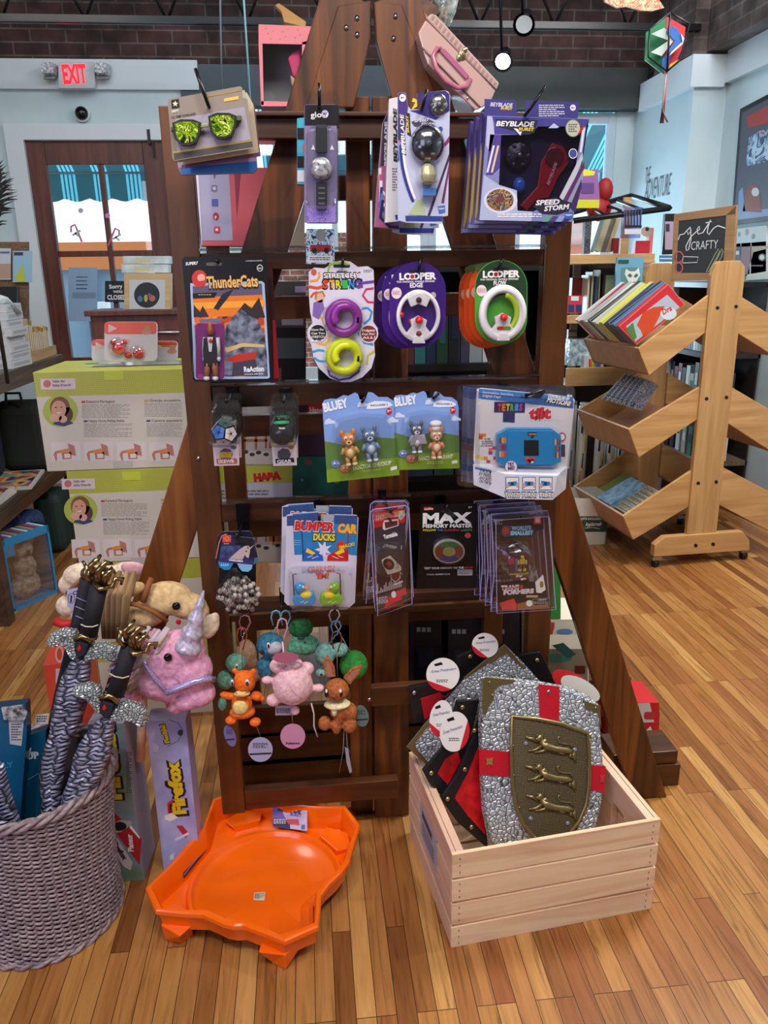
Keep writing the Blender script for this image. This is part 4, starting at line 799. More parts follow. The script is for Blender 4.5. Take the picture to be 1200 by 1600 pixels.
t = puzzle(421, 465, 'dark round puzzle pack with a green ring, second on the third row', (441, 673), 19, [], 'GEAR', False, 'puzzle ball packs')
copy_tree(t, 'puzzle pack hanging directly behind the dark green-ringed one', shifted(t, .003, .006, -.05))

# ---- toy dog figure packs
def tiny_figure(parent, c, z, k, body, head, belly, hat=None, book=False, name='toy_figure'):
    b = []; x, y = c
    mb = MB(); B = m(body, .35); H = m(head, .35)
    mb.ball((x, y-.010*k, z), (.0095*k, .012*k, .008*k), B, 12); mb.ball((x, y-.011*k, z+.004*k), (.006*k, .008*k, .006*k), m(belly, .35), 10); mb.ball((x, y+.009*k, z+.001), (.011*k, .0105*k, .009*k), H, 14)
    mb.ball((x, y+.005*k, z+.009*k), (.005*k, .004*k, .005*k), m(belly, .35), 8); mb.ball((x, y+.007*k, z+.0135*k), (.002*k, .0015*k, .0015*k), BLACK, 8)
    for s_ in (-1, 1):
        mb.ball((x+s_*.0042*k, y+.012*k, z+.0075*k), (.003*k, .0036*k, .002*k), WHITE, 8); mb.ball((x+s_*.004*k, y+.0115*k, z+.0095*k), .0012*k, BLACK, 6)
        mb.ball((x+s_*.009*k, y+.019*k, z), (.0035*k, .006*k, .003*k), m(body if hat else head), 8); mb.tube([(x+s_*.008*k, y-.004*k, z), (x+s_*.013*k, y-.013*k, z+.002)], .003*k, B, 8)
        mb.tube([(x+s_*.005*k, y-.018*k, z), (x+s_*.005*k, y-.028*k, z+.001)], .0036*k, B, 8); mb.ball((x+s_*.005*k, y-.029*k, z+.003*k), (.0045*k, .0025*k, .006*k), m(belly, .35), 8)
    if hat: mb.tube([(x, y+.017*k, z), (x, y+.027*k, z)], .008*k, WHITE, 12); mb.ball((x, y+.029*k, z), (.011*k, .006*k, .010*k), WHITE, 12)
    if book: mb.box((x-.006*k, y-.006*k, z+.012*k), (.014*k, .018*k, .001), m('b8b4c8'), rot=(20, 25, 8)); mb.box((x+.007*k, y-.006*k, z+.012*k), (.014*k, .018*k, .001), m('c8c4d4'), rot=(20, -25, 8))
    return mb.build(name, parent)
def dog_pack(x0, y0, x1, y1, roll, label, word, figs):
    W_, H_ = x1-x0, y1-y0; pl = Plane((x0+x1)/2, (y0+y1)/2, 1.67, roll=roll); t = thing('figure_set_pack', label, 'toy figure pack', pl.M, 'blue and green cloud-topped figure packs')
    a = math.tan(R(roll)); cx = (x0+x1)/2; cy = (y0+y1)/2
    Q = lambda u, v: (cx+(u-.5)*W_+(v-.5)*H_*a*.6, cy+(v-.5)*H_-(u-.5)*W_*a)
    top = [(0, .09), (.03, .05), (.12, .04), (.2, .05), (.30, .015), (.36, .03), (.46, 0), (.50, .02), (.52, .09), (.60, .09), (.64, .01), (.70, .02), (.78, .08), (.90, .09), (.98, .14), (1, .22), (1, 1), (0, 1)]
    O = [Q(*q) for q in top]; mb = MB(); mb.px(pl, O, -.0012, 0, m('7f9fdc', .35), m('c8d0e8'))
    mb.pf(pl, [Q(0, .52), Q(.3, .60), Q(.6, .52), Q(1, .58), Q(1, 1), Q(0, 1)], .0005, m('5d8040', .35)); mb.pf(pl, [Q(0, .86), Q(.4, .79), Q(1, .80), Q(1, 1), Q(0, 1)], .0008, m('7c9c30', .35))
    for u, v in ((.08, .30), (.95, .36), (.55, .14)): mb.pf(pl, [Q(u+x, v+y) for x, y in ((-.07, .03), (-.05, -.02), (0, -.04), (.04, -.01), (.08, 0), (.08, .03))], .0006, m('c9d4ee'))
    mb.pf(pl, [Q(.60, .20), Q(.63, .14), (Q(.72, .12)), Q(.83, .13), Q(.93, .15), Q(.97, .19), Q(.90, .21), Q(.70, .21)], .0008, m('dfe4f2')); p, q = Q(.66, .175), Q(.90, .185); mb.pt(pl, 'INCLUDES 2', p[0], p[1], q[0], q[1], 2.6, INK, .0012, bold=.02)
    p, q = Q(.02, .185), Q(.36, .150); mb.pt(pl, 'BLUEY', p[0], p[1], q[0], q[1], 13, m('e6ecf8'), .0012, bold=.05)
    mb.pf(pl, [(Q(.91, .255)[0]+4.5*math.cos(a_), Q(.91, .255)[1]+5.5*math.sin(a_)) for a_ in [i*.5 for i in range(12)]], .0012, RED); p, q = Q(.885, .265), Q(.94, .26); mb.pt(pl, '3+', p[0], p[1], q[0], q[1], 4, WHITE, .0016, bold=.02)
    p, q = Q(.37, .885), Q(.90, .868); mb.pt(pl, word, p[0], p[1], q[0], q[1], 6, m('e4ecc0'), .0012, bold=.03); p, q = Q(.5, .90), Q(.75, .95); mb.greek(pl, p[0], p[1], q[0], q[1], 2, m('c8d488'), .0012, slope=-a); mb.pf(pl, [Q(.88, .90), Q(.97, .89), Q(.97, .93), Q(.88, .94)], .0012, m('dfe6d8')); mb.build('card', t)
    for u, v, k, b1, h1, be, hat, book in figs: tiny_figure(t, pl.l(*Q(u, v)), .014, k, b1, h1, be, hat, book)
    mb = MB(); mb.ball((*pl.l(*Q(.14, .80)), .001), (.012, .010, .002), m('6c86b8'), 12); mb.ball((*pl.l(*Q(.26, .86)), .002), (.013, .010, .002), m('c07850'), 12)
    for u, v in ((.12, .79), (.17, .79), (.24, .85), (.29, .85)): mb.ball((*pl.l(*Q(u, v)), .004), .0026, WHITE, 8); mb.ball((*pl.l(*Q(u+.005, v)), .0066), .0011, BLACK, 6)
    mb.build('corner_animals', t)
    mb = MB(); mb.dome(pl, [Q(*q) for q in ((.12, .36), (.2, .27), (.5, .24), (.85, .28), (.93, .38), (.93, .84), (.12, .84))], .0015, .034, CLEAR, .08); mb.build('blister', t); return t
dog_pack(507, 613, 620, 748, 6, 'blue and green pack holding an orange and a blue-grey dog toy figure', 'DOCTOR CHECKUP', ((.33, .58, 1.45, 'c89a50', 'd88838', 'e8cf98', None, False), (.62, .56, 1.45, '7a93b4', '5f7c9c', 'c4d4e4', None, False)))
dog_pack(616, 611, 717, 733, 1.5, 'blue and green pack holding figures with an open book and a chef hat', 'FANCY RESTAURANT', ((.33, .54, 1.3, '8d8f9c', '5c6474', 'dcdfe4', None, True), (.63, .62, 1.3, 'd88c60', 'd8a070', 'ecd4b4', True, False)))

# ---- handheld tilt game
pl = Plane(815, 690, 1.60)
t = thing('handheld_game_pack', 'white pack with a bright blue handheld tilt game, front of its hook', 'handheld game pack', pl.M, 'handheld tilt game packs')
mb = MB(); mb.px(pl, f2([(545, 105), (570, 98), (1105, 150), (1118, 170), (1072, 560), (1060, 600), (690, 590), (530, 545), (524, 520)]), -.0012, 0, m('d8d2d6', .35), m('d0d0dc'))
mb.pf(pl, f2([(556, 102), (1108, 150), (1106, 218), (552, 160)]), .0005, m('2f6ab0')); T(mb, pl, f2, 'Innovative, Intuitive,', (578, 128), (760, 144), 15, m('c8d8ee'), .0009); T(mb, pl, f2, 'Digital Play!', (576, 148), (682, 158), 15, m('c8d8ee'), .0009)
mb.px(pl, f2([(800, 142), (860, 135), (940, 110), (945, 122), (915, 158), (800, 155)]), .0006, .0012, m('16161a')); T(mb, pl, f2, 'CONTROLLED BY', (960, 148), (1085, 172), 16, WHITE, .001, bold=.03, shear=.2); mb.pf(pl, f2([(945, 150), (1098, 180), (1092, 212), (940, 182)]), .0008, m('3a3a44')); T(mb, pl, f2, 'MOTION!', (950, 178), (1090, 204), 26, WHITE, .0014, bold=.05, shear=.2); T(mb, pl, f2, '6+', (1072, 150), (1102, 152), 16, WHITE, .001, bold=.02)
mb.px(pl, f2([(646, 178), (826, 182), (824, 242), (766, 242), (764, 300), (696, 296), (698, 240), (644, 240)]), .0006, .0012, m('2c2c60')); mb.pf(pl, f2([(652, 184), (820, 187), (818, 238), (650, 236)]), .0016, m('3a1c4c'))
for i, (c_, h) in enumerate(zip('TETRIS', ('d03a34', 'd87828', 'd8c428', '4cac44', '3a8cc8', '8c4cac'))): T(mb, pl, f2, c_, (664+25*i, 230), (684+25*i, 230), 38, m(h), .002, bold=.05)
T(mb, pl, f2, 'tilt', (840, 282), (982, 278), 66, WHITE, .001, bold=.09); T(mb, pl, f2, 'tilt', (845, 278), (978, 274), 62, m('c8263c'), .0015, bold=.055)
for x, y, h in ((555, 365, 'e07830'), (575, 365, 'e07830'), (555, 380, 'c84828'), (612, 450, 'e86838'), (635, 440, 'd84838'), (612, 470, '7c4ca0'), (540, 490, 'e8b838'), (565, 500, 'e8c840'), (585, 500, 'e08838'), (640, 500, 'c8384c'), (655, 515, 'e08838'), (600, 520, 'b83c4c')): mb.pf(pl, f2(quad(x, y, x+22, y+18)), .0007, m(h))
T(mb, pl, f2, 'TRY ME', (584, 402), (622, 400), 9, INK, .001); T(mb, pl, f2, 'BY PRESSING', (572, 416), (636, 414), 8, INK, .001); T(mb, pl, f2, 'ANY BUTTON', (572, 428), (636, 426), 8, INK, .001); T(mb, pl, f2, 'ON THE BACK!', (566, 441), (636, 439), 8, INK, .001)
mb.pf(pl, f2(el(1043, 385, 22, 28)), .001, m('c8506c')); mb.pf(pl, f2(el(1043, 385, 14, 18)), .0013, WHITE); mb.pf(pl, f2(quad(1020, 430, 1060, 500)), .001, m('3a3c50')); mb.build('card', t)
mb = MB(); BL = m('1f86c4', .3, 0, 0, .3); mb.px(pl, f2([(650, 360), (716, 325), (964, 326), (1022, 366), (1022, 520), (958, 545), (702, 545), (650, 518)]), .004, .020, BL); mb.px(pl, f2([(708, 336), (970, 336), (972, 536), (706, 536)]), .020, .023, BL); game = mb.build('handheld_game', t, bevel=.002)
mb = MB(); mb.px(pl, f2(quad(803, 391, 888, 481)), .023, .0238, m('0e1a1c', .1)); mb.build('screen', game)
mb = MB(); mb.px(pl, f2([(825, 345), (878, 345), (878, 366), (860, 366), (858, 380), (844, 380), (842, 366), (825, 366)]), .023, .0236, m('1c2450'))
for c, h in (((825, 498), 'd84c3c'), ((845, 512), 'e8e8ec'), ((830, 515), 'c83448'), ((855, 500), 'd83c4c')): mb.px(pl, f2(el(c[0], c[1], 15, 13)), .023, .0242, m(h))
for i in range(3):
    for j in range(3): mb.pf(pl, f2(quad(662+i*14, 378+j*40, 674+i*14, 410+j*40)), .0206, m(('8c2c54', 'c84c34', 'e8a830', '6a2c7c', 'd8803c')[(i*2+j) % 5])); mb.pf(pl, f2(quad(984+i*11, 388+j*38, 993+i*11, 420+j*38)), .0206, m(('e8a830', '8c2c54', '3c6c50', 'c84c34', '5a2c6c')[(i+j*2) % 5]))
T(mb, pl, f2, 'TETRIS', (828, 362), (876, 362), 10, m('e0b040'), .024, bold=.03); mb.build('block_stickers', game)
mb = MB(); mb.px(pl, f2(el(728, 545, 34, 34)), .024, .0246, m('e6dcea')); T(mb, pl, f2, 'TRY', (708, 542), (746, 537), 20, m('5c3070'), .025, bold=.04); T(mb, pl, f2, 'ME!', (710, 565), (748, 560), 20, m('5c3070'), .025, bold=.04); mb.build('try_me_sticker', t)
# folded tray at the bottom
mb = MB(); L = [pl.l(*f2(*q)) for q in ((522, 545), (690, 580), (985, 590), (1075, 560), (1065, 690), (960, 728), (700, 722), (525, 665))]; zz = [0, .035, .035, 0, 0, .035, .035, 0]
TR = m('cfd0de', .35); mb.add([(x, y, z) for (x, y), z in zip(L, zz)], [(0, 1, 6, 7), (1, 2, 5, 6), (2, 3, 4, 5), (0, 3, 2, 1), (7, 6, 5, 4)], TR)
for i, x in enumerate((684, 780, 876)):
    mb.pf(pl, f2(quad(x+4, 596, x+82, 672)), .0356, m('2c5a9c')); mb.pf(pl, f2(quad(x+8, 600, x+78, 668)), .036, m('e0dce0')); mb.pf(pl, f2([(x+16, 625-i*4), (x+68, 620+i*2), (x+70, 645), (x+18, 650)]), .0364, m('2f7cb8')); mb.pf(pl, f2(quad(x+34, 626, x+50, 642)), .0367, INK)
    mb.pf(pl, f2(el(x+14, 645, 9, 14)), .0367, m('c89c84')); mb.pf(pl, f2(el(x+72, 642, 8, 14)), .0367, m('c89c84'))
for s_, a, b_ in (('TWIST!', 680, 770), ('TURN!', 776, 866), ('TILT!', 874, 960)): T(mb, pl, f2, s_, (a, 712), (b_, 714), 30, m('4a4a58'), .0358, bold=.09); T(mb, pl, f2, s_, (a+3, 709), (b_-3, 711), 24, WHITE, .0366, bold=.02)
mb.build('folded_tray', t)
pls = Plane(0, 0, 0, yaw=28, origin=pl.M @ Vector((*pl.l(*f2(608, 620)), .0185)))
mb = MB()
for s_, y in (('TRY ME', 600), ('BY PRESSING', 622), ('ANY BUTTON', 644), ('ON THE BACK!', 664)): T(mb, pls, f2, s_, (552, y-14), (650, y+6), 17, INK, .002)
mb.pf(pls, f2([(530, 560), (670, 590), (670, 600), (530, 572)]), .002, m('2f6ab0'))
Minv = pl.M.inverted() @ pls.M; mb.v = [tuple(Minv @ Vector(v)) for v in mb.v]; mb.build('side_lettering', t)
mb = MB(); mb.dome(pl, f2([(535, 110), (1108, 165), (1072, 560), (980, 600), (690, 590), (530, 545)]), .001, .026, CLEAR, .05); mb.px(pl, f2(rr(500, 92, 1122, 640, 24)), -.0025, -.0018, clear('pvc_edge', 'eef0f8', .2)); mb.px(pl, f2(rr(745, 722, 862, 745, 8)), -.001, 0, CLEARV); mb.build('blister', t)
for i, s_ in enumerate(('second', 'rearmost')):
    c = Plane(800, 690, 1.655+.05*i); mb = MB(); d = (-12-9*i, -2-2*i); mb.px(c, [(x+d[0], y+d[1]) for x, y in f2([(545, 105), (1105, 150), (1072, 600), (900, 690), (530, 660)])], -.0012, 0, m('c4c0cc', .35)); mb.pf(c, [(x+d[0], y+d[1]) for x, y in f2([(546, 105), (1100, 150), (1098, 215), (542, 168)])], .0006, m('3468a8'))
    for k, h in enumerate(('2c3c80', 'c8542c', 'e0b030', 'b8c4dc', '3868b0')): mb.pf(c, [(x+d[0], y+d[1]) for x, y in f2(quad(535, 400+40*k, 570, 435+40*k))], .0007, m(h))
    mb.px(c, [(x+d[0], y+d[1]) for x, y in f2(rr(500, 90, 1120, 680, 24))], .012, .0128, bpy.data.materials['pvc_edge'])
    tag(mb.build('handheld_game_pack', None, c.M), 'clear-edged tilt game pack behind the blue one, %s on the hook' % s_, 'handheld game pack', 'handheld tilt game packs')

# ---- net bag of marbles
fz = crop(330, 820, 10.667); pl = Plane(370, 862, 1.66, roll=-5)
t = thing('marble_bag', 'net bag of pearly marbles under a unicorn-printed header card', 'bag of marbles', pl.M, 'marble net bags')
mb = MB(); O = [(130, 560), (190, 200), (215, 170), (690, 220), (735, 250), (735, 520), (700, 650), (680, 740), (620, 785), (520, 780), (470, 720), (430, 640), (370, 645), (310, 750), (220, 755), (130, 700), (105, 630)]
mb.px(pl, fz(O), -.001, 0, m('2c2f50', .3), m('8ab8dc')); mb.pf(pl, fz([(170, 350), (480, 350), (560, 560), (140, 555)]), .0004, speck('starry_print', '24305c', '4c5c8c', 60, .35, 0, 0)); mb.pf(pl, fz([(340, 180), (690, 222), (735, 520), (640, 560), (560, 400)]), .0003, m('17171f'))
mb.pf(pl, fz([(135, 545), (700, 600), (695, 655), (380, 640), (120, 620)]), .0006, m('3a2c70')); mb.pf(pl, fz([(115, 610), (368, 640), (310, 745), (220, 750), (135, 700)]), .0007, m('1f84c0')); mb.pf(pl, fz([(432, 640), (690, 665), (675, 735), (620, 780), (520, 775), (470, 720)]), .0007, m('78b4e0'))
mb.pf(pl, fz([(300, 560), (380, 490), (470, 410), (560, 350), (625, 345), (650, 380), (645, 460), (625, 550), (590, 540), (560, 500), (520, 580)]), .001, m('b8a8ac')); mb.pf(pl, fz([(640, 385), (725, 322), (655, 400)]), .0012, m('d8b0b4')); mb.pf(pl, fz(el(585, 438, 14, 10)), .0013, BLACK); mb.pf(pl, fz(quad(600, 365, 625, 395)), .0013, m('a03040'))
mb.pf(pl, fz(quad(190, 172, 330, 290)), .0007, m('d84c44')); mb.pf(pl, fz(el(262, 230, 38, 36)), .001, m('e88c3c')); mb.pf(pl, fz(el(262, 226, 22, 20)), .0013, m('c8442c')); mb.greek(pl, 350, 849, 358, 851, 1, WHITE, .001); T(mb, pl, fz, 'UNICORN', (295, 595), (525, 620), 28, m('f0e8f4'), .001, bold=.05)
mb.greek(pl, 345, 881, 357, 885, 2, m('d8ecf8'), .001); mb.pf(pl, fz(rr(400, 300, 560, 330, 10)), .0008, m('08080c')); mb.build('header_card', t)
pearl = speck('pearl_marble', '857a72', 'cfc6bf', 420, .12, .1, 0, stretch=(1, 1, .35), lo=.4, hi=.56); rs = random.Random(4); pts = []
tries = 0
while len(pts) < 70 and tries < 6000:
    tries += 1; u = rs.uniform(-1, 1); v = rs.uniform(-1, 1); w_ = rs.uniform(-1, 1)
    if u*u+v*v*1.15+w_*w_ > 1 or (v < -.35 and abs(u) > .8+v*.4): continue
    x, y = 374+u*35, 930+v*29; q = (*pl.l(x, y), -.006+w_*.034)
    if all((Vector(q)-Vector(p_)).length > .0115 for p_ in pts): pts.append(q)
m0 = MB().ball((0, 0, 0), .0068, pearl, 12).build('marble', t, Matrix.Translation(pts[0]))
for q in pts[1:]: c = m0.copy(); COL.objects.link(c); c.parent = t; c.matrix_basis = Matrix.Translation(q) @ Euler((rs.random()*3, rs.random()*3, 0)).to_matrix().to_4x4()
mb = MB(); c0 = pl.l(374, 932); tp = pl.l(366, 888); 
for i in range(22):
    a0 = 2*math.pi*i/22
    for sg in (-1, 1):
        pa = []
        for k in range(9):
            u = k/8; a = a0+sg*u*1.3; rr_x = .004+.048*math.sin(min(1, u*1.25)*math.pi/2)*(1 if u < .8 else (1-u)/.2*.8+.15); y = tp[1]+(c0[1]-.045-tp[1])*u; x = tp[0]+(c0[0]-tp[0])*u
            pa.append((x+rr_x*math.cos(a), y, -.006+rr_x*.9*math.sin(a)))
        mb.tube(pa, .0005, m('1a1a1e', .4), 3, False)
mb.build('net', t)
plb = Plane(372, 850, 1.70, roll=-3); mb = MB(); mb.px(plb, fz([(75, 600), (100, 200), (180, 115), (640, 100), (690, 160), (780, 560), (770, 640), (700, 680), (130, 720)]), -.001, 0, m('24243a', .3), m('b8bcc8')); mb.pline(plb, fz([(78, 560), (130, 300), (180, 180), (260, 150)]), 1.4, .0006, m('d88078')); mb.px(plb, fz(quad(130, 700, 740, 1050)), -.02, -.002, m('14161e'))
mb.px(plb, fz([(700, 560), (780, 540), (770, 640), (690, 660)]), .0002, .0008, m('5f9cc8')); tag(mb.build('marble_bag', None, plb.M), 'dark header card of the marble bag hanging behind the unicorn one', 'bag of marbles', 'marble net bags')

# ---- bath duck racer pack
def duck_pack():
    pl = Plane(500, 875, 1.66); t = thing('duck_car_pack', 'blue and white pack with a blue and a green toy duck in bumper cars', 'toy duck pack', pl.M, 'duck bumper car packs')
    mb = MB(); mb.px(pl, f([(552, 845), (590, 832), (740, 822), (745, 860), (830, 862), (835, 838), (965, 842), (975, 860), (965, 1100), (955, 1355), (925, 1382), (560, 1372), (540, 1350), (548, 1100)]), -.0012, 0, m('c6c3d6', .35), m('8fa8d8'))
    mb.pf(pl, f([(590, 836), (740, 826), (745, 862), (830, 864), (835, 842), (970, 846), (966, 1080), (900, 1070), (600, 1075), (592, 900)]), .0005, m('2878b4')); mb.pf(pl, f([(556, 848), (740, 828), (740, 895), (556, 905)]), .0007, scales('blue_net_print', '24386c', '3c568c', 300, 0, .4, .15, 0)); mb.pf(pl, f([(835, 842), (970, 846), (968, 900), (835, 892)]), .0007, bpy.data.materials['blue_net_print'])
    T(mb, pl, f, 'BUMPER', (596, 932), (838, 940), 56, m('d8dce8'), .001, bold=.07, shear=.1); T(mb, pl, f, 'BUMPER', (600, 928), (832, 936), 50, m('c8241c'), .0015, bold=.05, shear=.1); T(mb, pl, f, 'CAR', (852, 942), (966, 948), 48, m('e8a830'), .0015, bold=.07, shear=.05); mb.pf(pl, f([(850, 925), (966, 930), (966, 948), (850, 944)]), .0012, m('d8481c'))
    T(mb, pl, f, 'DUCKS', (706, 992), (842, 996), 44, m('181820'), .001, bold=.09); T(mb, pl, f, 'DUCKS', (710, 988), (838, 992), 38, m('e8c81c'), .0016, bold=.05)
    mb.pf(pl, f([(770+(52 if i % 2 else 22)*math.cos(i*.45), 1045+(60 if i % 2 else 24)*math.sin(i*.45)) for i in range(14)]), .0009, m('d8d0e8'))
    for x, h, h2, fl_ in ((645, '1c5cb0', '2c78c8', 1), (915, 'c01c1c', 'd02c20', -1)):
        mb.pf(pl, f([(x, 1055), (x+fl_*35, 1030), (x+fl_*120, 1080), (x+fl_*125, 1110), (x, 1112)]), .0011, m(h)); mb.pf(pl, f(el(x+fl_*42, 1018, 26, 24)), .0012, m(h2)); mb.pf(pl, f([(x+fl_*30, 1035), (x+fl_*80, 1065), (x+fl_*60, 1075), (x+fl_*20, 1058)]), .0014, YEL); mb.pline(pl, f([(x+fl_*8, 1100), (x-fl_*2, 935)]), 1.6, .0013, m('1c3c80' if fl_ > 0 else 'a01818')); mb.pline(pl, f([(x+fl_*30, 1090), (x+fl_*60, 1080), (x+fl_*58, 1096), (x+fl_*95, 1082)]), .9, .0016, WHITE)
    T(mb, pl, f, 'SMACK!', (862, 1042), (955, 1018), 18, YEL, .0017, bold=.04, shear=.2)
    for dx in (-12, 10): T(mb, pl, f, 'CRRRASH', (676+dx*.1+dx*3, 1180), (836+dx*3, 1172), 30, m('b8b4cc'), .0009, bold=.03)
    T(mb, pl, f, 'CRRRASH', (678, 1180), (836, 1172), 34, m('d0501c'), .0013, bold=.04, shear=.1); T(mb, pl, f, "'EM!", (726, 1214), (802, 1212), 30, m('d0501c'), .0013, bold=.04, shear=.1); mb.px(pl, f(quad(755, 838, 830, 876)), .0008, .0014, m('9fa3b0'))
    for y in (1010, 1022, 1034): mb.pline(pl, f([(590, y-20), (640, y-18)]), .6, .0009, m('a8c8e8'))
    mb.build('card', t)
    for cx, h, h2, s_ in ((655, '2196d8', '3cb4e8', 1), (815, '7cb82c', '9ccc3c', -1)):
        B = m(h, .2, 0, 0, .5); mb = MB(); c = pl.l(*f(cx, 1310)); mb.prism([(c[0]+x*s_*-1, c[1]+y) for x, y in ((-.024, -.014), (.022, -.014), (.026, 0), (.018, .012), (-.006, .008), (-.022, .016), (-.027, 0))], .006, .030, B); car = mb.build('toy_car', t, bevel=.004)
        mb = MB(); mb.ball((c[0]+s_*-.008, c[1]+.026, .018), (.013, .014, .012), B, 14); mb.ball((c[0]+s_*.006, c[1]+.008, .022), (.016, .010, .010), YEL, 10); mb.ball((c[0]-s_*.020+s_*.026, c[1]+.026, .022), (.006, .003, .005), m('e8a020'), 8); mb.ball((c[0], c[1]+.031, .029), (.003, .004, .002), WHITE, 8); mb.build('duck', car)
        mb = MB(); mb.tube([(c[0]-s_*.022, c[1]+.0, .012), (c[0]-s_*.022, c[1]+.056, .012), (c[0]-s_*.014, c[1]+.058, .012)], .0014, m('202838'), 6); mb.pline(pl, f([(cx-20, 1325), (cx, 1316), (cx+2, 1330), (cx+25, 1318)]), 1, .0304, WHITE); mb.build('aerial', car)
    mb = MB(); mb.dome(pl, f(rr(560, 1140, 940, 1362, 40)), .001, .040, CLEAR, .06); mb.build('blister', t); return t
t = duck_pack(); copy_tree(t, 'duck bumper car pack hanging behind, its printed left edge showing', shifted(t, -.010, .008, -.045))

# ---- boxed turntable packs
fm = crop(545, 770, 8.42)
def tt_pack():
    pl = Plane(610, 875, 1.62, roll=6); t = thing('turntable_pack', 'clear pack with a small white toy turntable and red top card, front and tilted', 'toy turntable pack', pl.M, 'miniature turntable packs')
    mb = MB(); mb.px(pl, fm([(330, 290), (345, 270), (735, 205), (745, 380), (700, 400), (440, 440), (330, 470)]), -.001, 0, m('b81c2c', .3)); mb.px(pl, fm([(325, 470), (440, 445), (745, 385), (760, 1340), (360, 1510)]), -.0018, -.001, m('2c2d3c', .3)); mb.greek(pl, 587, 806, 600, 815, 5, m('e0a8a8'), .001, slope=-.15); mb.pf(pl, fm([(665, 240), (735, 225), (735, 300), (690, 362), (650, 340)]), .0006, m('b4a49c')); mb.pf(pl, fm(el(688, 300, 24, 20)), .0009, GREY)
    mb.pf(pl, fm([(450, 400), (470, 360), (650, 345), (655, 430), (470, 490), (445, 470)]), .0008, m('e0d4d8')); mb.pf(pl, fm([(470, 385), (640, 362), (640, 425), (480, 470)]), .001, m('5c1c26')); mb.pf(pl, fm([(490, 310), (525, 300), (590, 400), (560, 415)]), .0012, m('3a1418')); T(mb, pl, fm, 'Turntable', (462, 606), (645, 560), 52, m('e8e4ec'), .0008, bold=.06)
    mb.px(pl, fm([(315, 1100), (540, 1010), (715, 1000), (745, 1240), (345, 1350)]), -.0002, .0004, m('3a2326', .3)); mb.pf(pl, fm([(315, 1105), (380, 1090), (325, 1150)]), .0008, RED)
    for i in range(16): h_ = (50, 130, 30, 70, 40, 90, 120, 60, 110, 130, 90, 140, 80, 60, 90, 50)[i]; x = 350+i*22; yb_ = 1335-i*6.5; mb.pf(pl, fm([(x, yb_), (x+14, yb_-4), (x+14, yb_-h_-4), (x, yb_-h_)]), .0008, m('b9aeb4'))
    mb.pf(pl, fm(el(618, 1100, 46, 66)), .001, m('7c2028')); mb.pline(pl, fm([(555, 1060), (560, 1130), (620, 1170), (670, 1120), (680, 1040)]), 1.6, .0012, m('d8ccd0')); mb.pline(pl, fm([(590, 1210), (710, 1160)]), 2.4, .0012, m('e4dce0'))
    mb.px(pl, fm([(350, 1355), (750, 1245), (790, 1360), (370, 1520)]), -.0002, .0004, m('2c2a32', .3)); mb.pf(pl, fm([(500, 1380), (620, 1330), (710, 1395), (470, 1505)]), .0007, RED); mb.pf(pl, fm([(615, 1290), (745, 1245), (762, 1330), (640, 1380)]), .0009, m('c83444')); mb.pf(pl, fm(el(590, 1335, 32, 46)), .0011, m('e0e0e4')); mb.greek(pl, 588, 934, 606, 945, 5, m('d0d0d8'), .0012, slope=-.2); mb.build('card', t)
    mb = MB(); mb.px(pl, fm([(425, 860), (540, 805), (680, 950), (670, 985), (500, 1035), (430, 900)]), .008, .022, m('c9beb8', .35)); tt = mb.build('toy_turntable', t, bevel=.0015)
    mb = MB(); mb.px(pl, fm(el(510, 890, 78, 66, 24, rot=40)), .022, .024, m('141216', .2)); mb.px(pl, fm(el(518, 885, 36, 30, 16, rot=40)), .024, .0246, m('a02c3c')); mb.pline(pl, fm([(610, 860), (640, 930), (600, 940)]), 1, .0255, BLKM); mb.build('record', tt)
    mb = MB(); ro = [(280, 260), (320, 220), (745, 165), (790, 200), (850, 1370), (350, 1560), (330, 1400)]; mb.dome(pl, fm(ro), -.003, .042, CLEAR, .10); mb.pline(pl, fm(ro), 1.4, .0, m('9a94cc', .25), True); mb.pline(pl, fm([(300, 280), (760, 200), (800, 1360), (360, 1520)]), .8, .0425, m('b8b4e0', .2), True); mb.dome(pl, fm(rr(340, 640, 720, 1060, 60)), .001, .034, CLEAR, .15); mb.build('blister', t); return t  # pale violet lines paint highlights along the clear pack's edges
t = tt_pack(); copy_tree(t, 'clear turntable pack with red top, upright behind the tilted one', Plane(600, 862, 1.70, roll=-1).M)
copy_tree(t, 'clear turntable pack, rearmost on its hook', Plane(603, 858, 1.75, roll=-1).M)

# ---- memory game
pl = Plane(700, 852, 1.70)
t = thing('memory_game_pack', 'black card pack with an oval light-up memory game and big MAX lettering', 'memory game pack', pl.M)
mb = MB(); mb.px(pl, f2([(215, 782), (545, 775), (540, 1270), (190, 1275)]), -.0012, 0, m('0f1016', .25), BLACK); mb.px(pl, f2([(232, 797), (275, 795), (292, 803), (290, 813), (236, 816)]), 0, .0004, m('a8202c')); T(mb, pl, f2, 'Schylling', (236, 812), (286, 808), 9, WHITE, .0008, bold=.02); T(mb, pl, f2, '6+', (494, 802), (516, 801), 12, m('c8c8c8'), .0006)
T(mb, pl, f2, 'MAX', (226, 892), (512, 886), 58, m('e0e0e6', .3), .0006, bold=.05); T(mb, pl, f2, 'MEMORY MASTER', (226, 917), (518, 914), 20, m('d8d8de'), .0006, bold=.04)
for s_, a, b_, h in (('FOLLOW', 228, 305, 'd8c840'), ('THE', 312, 345, '3c7cc8'), ('FLASHING', 352, 440, 'a83838'), ('LIGHTS', 450, 515, '3c8c60')): T(mb, pl, f2, s_, (a, 937), (b_, 936), 12, m(h), .0006, bold=.02)
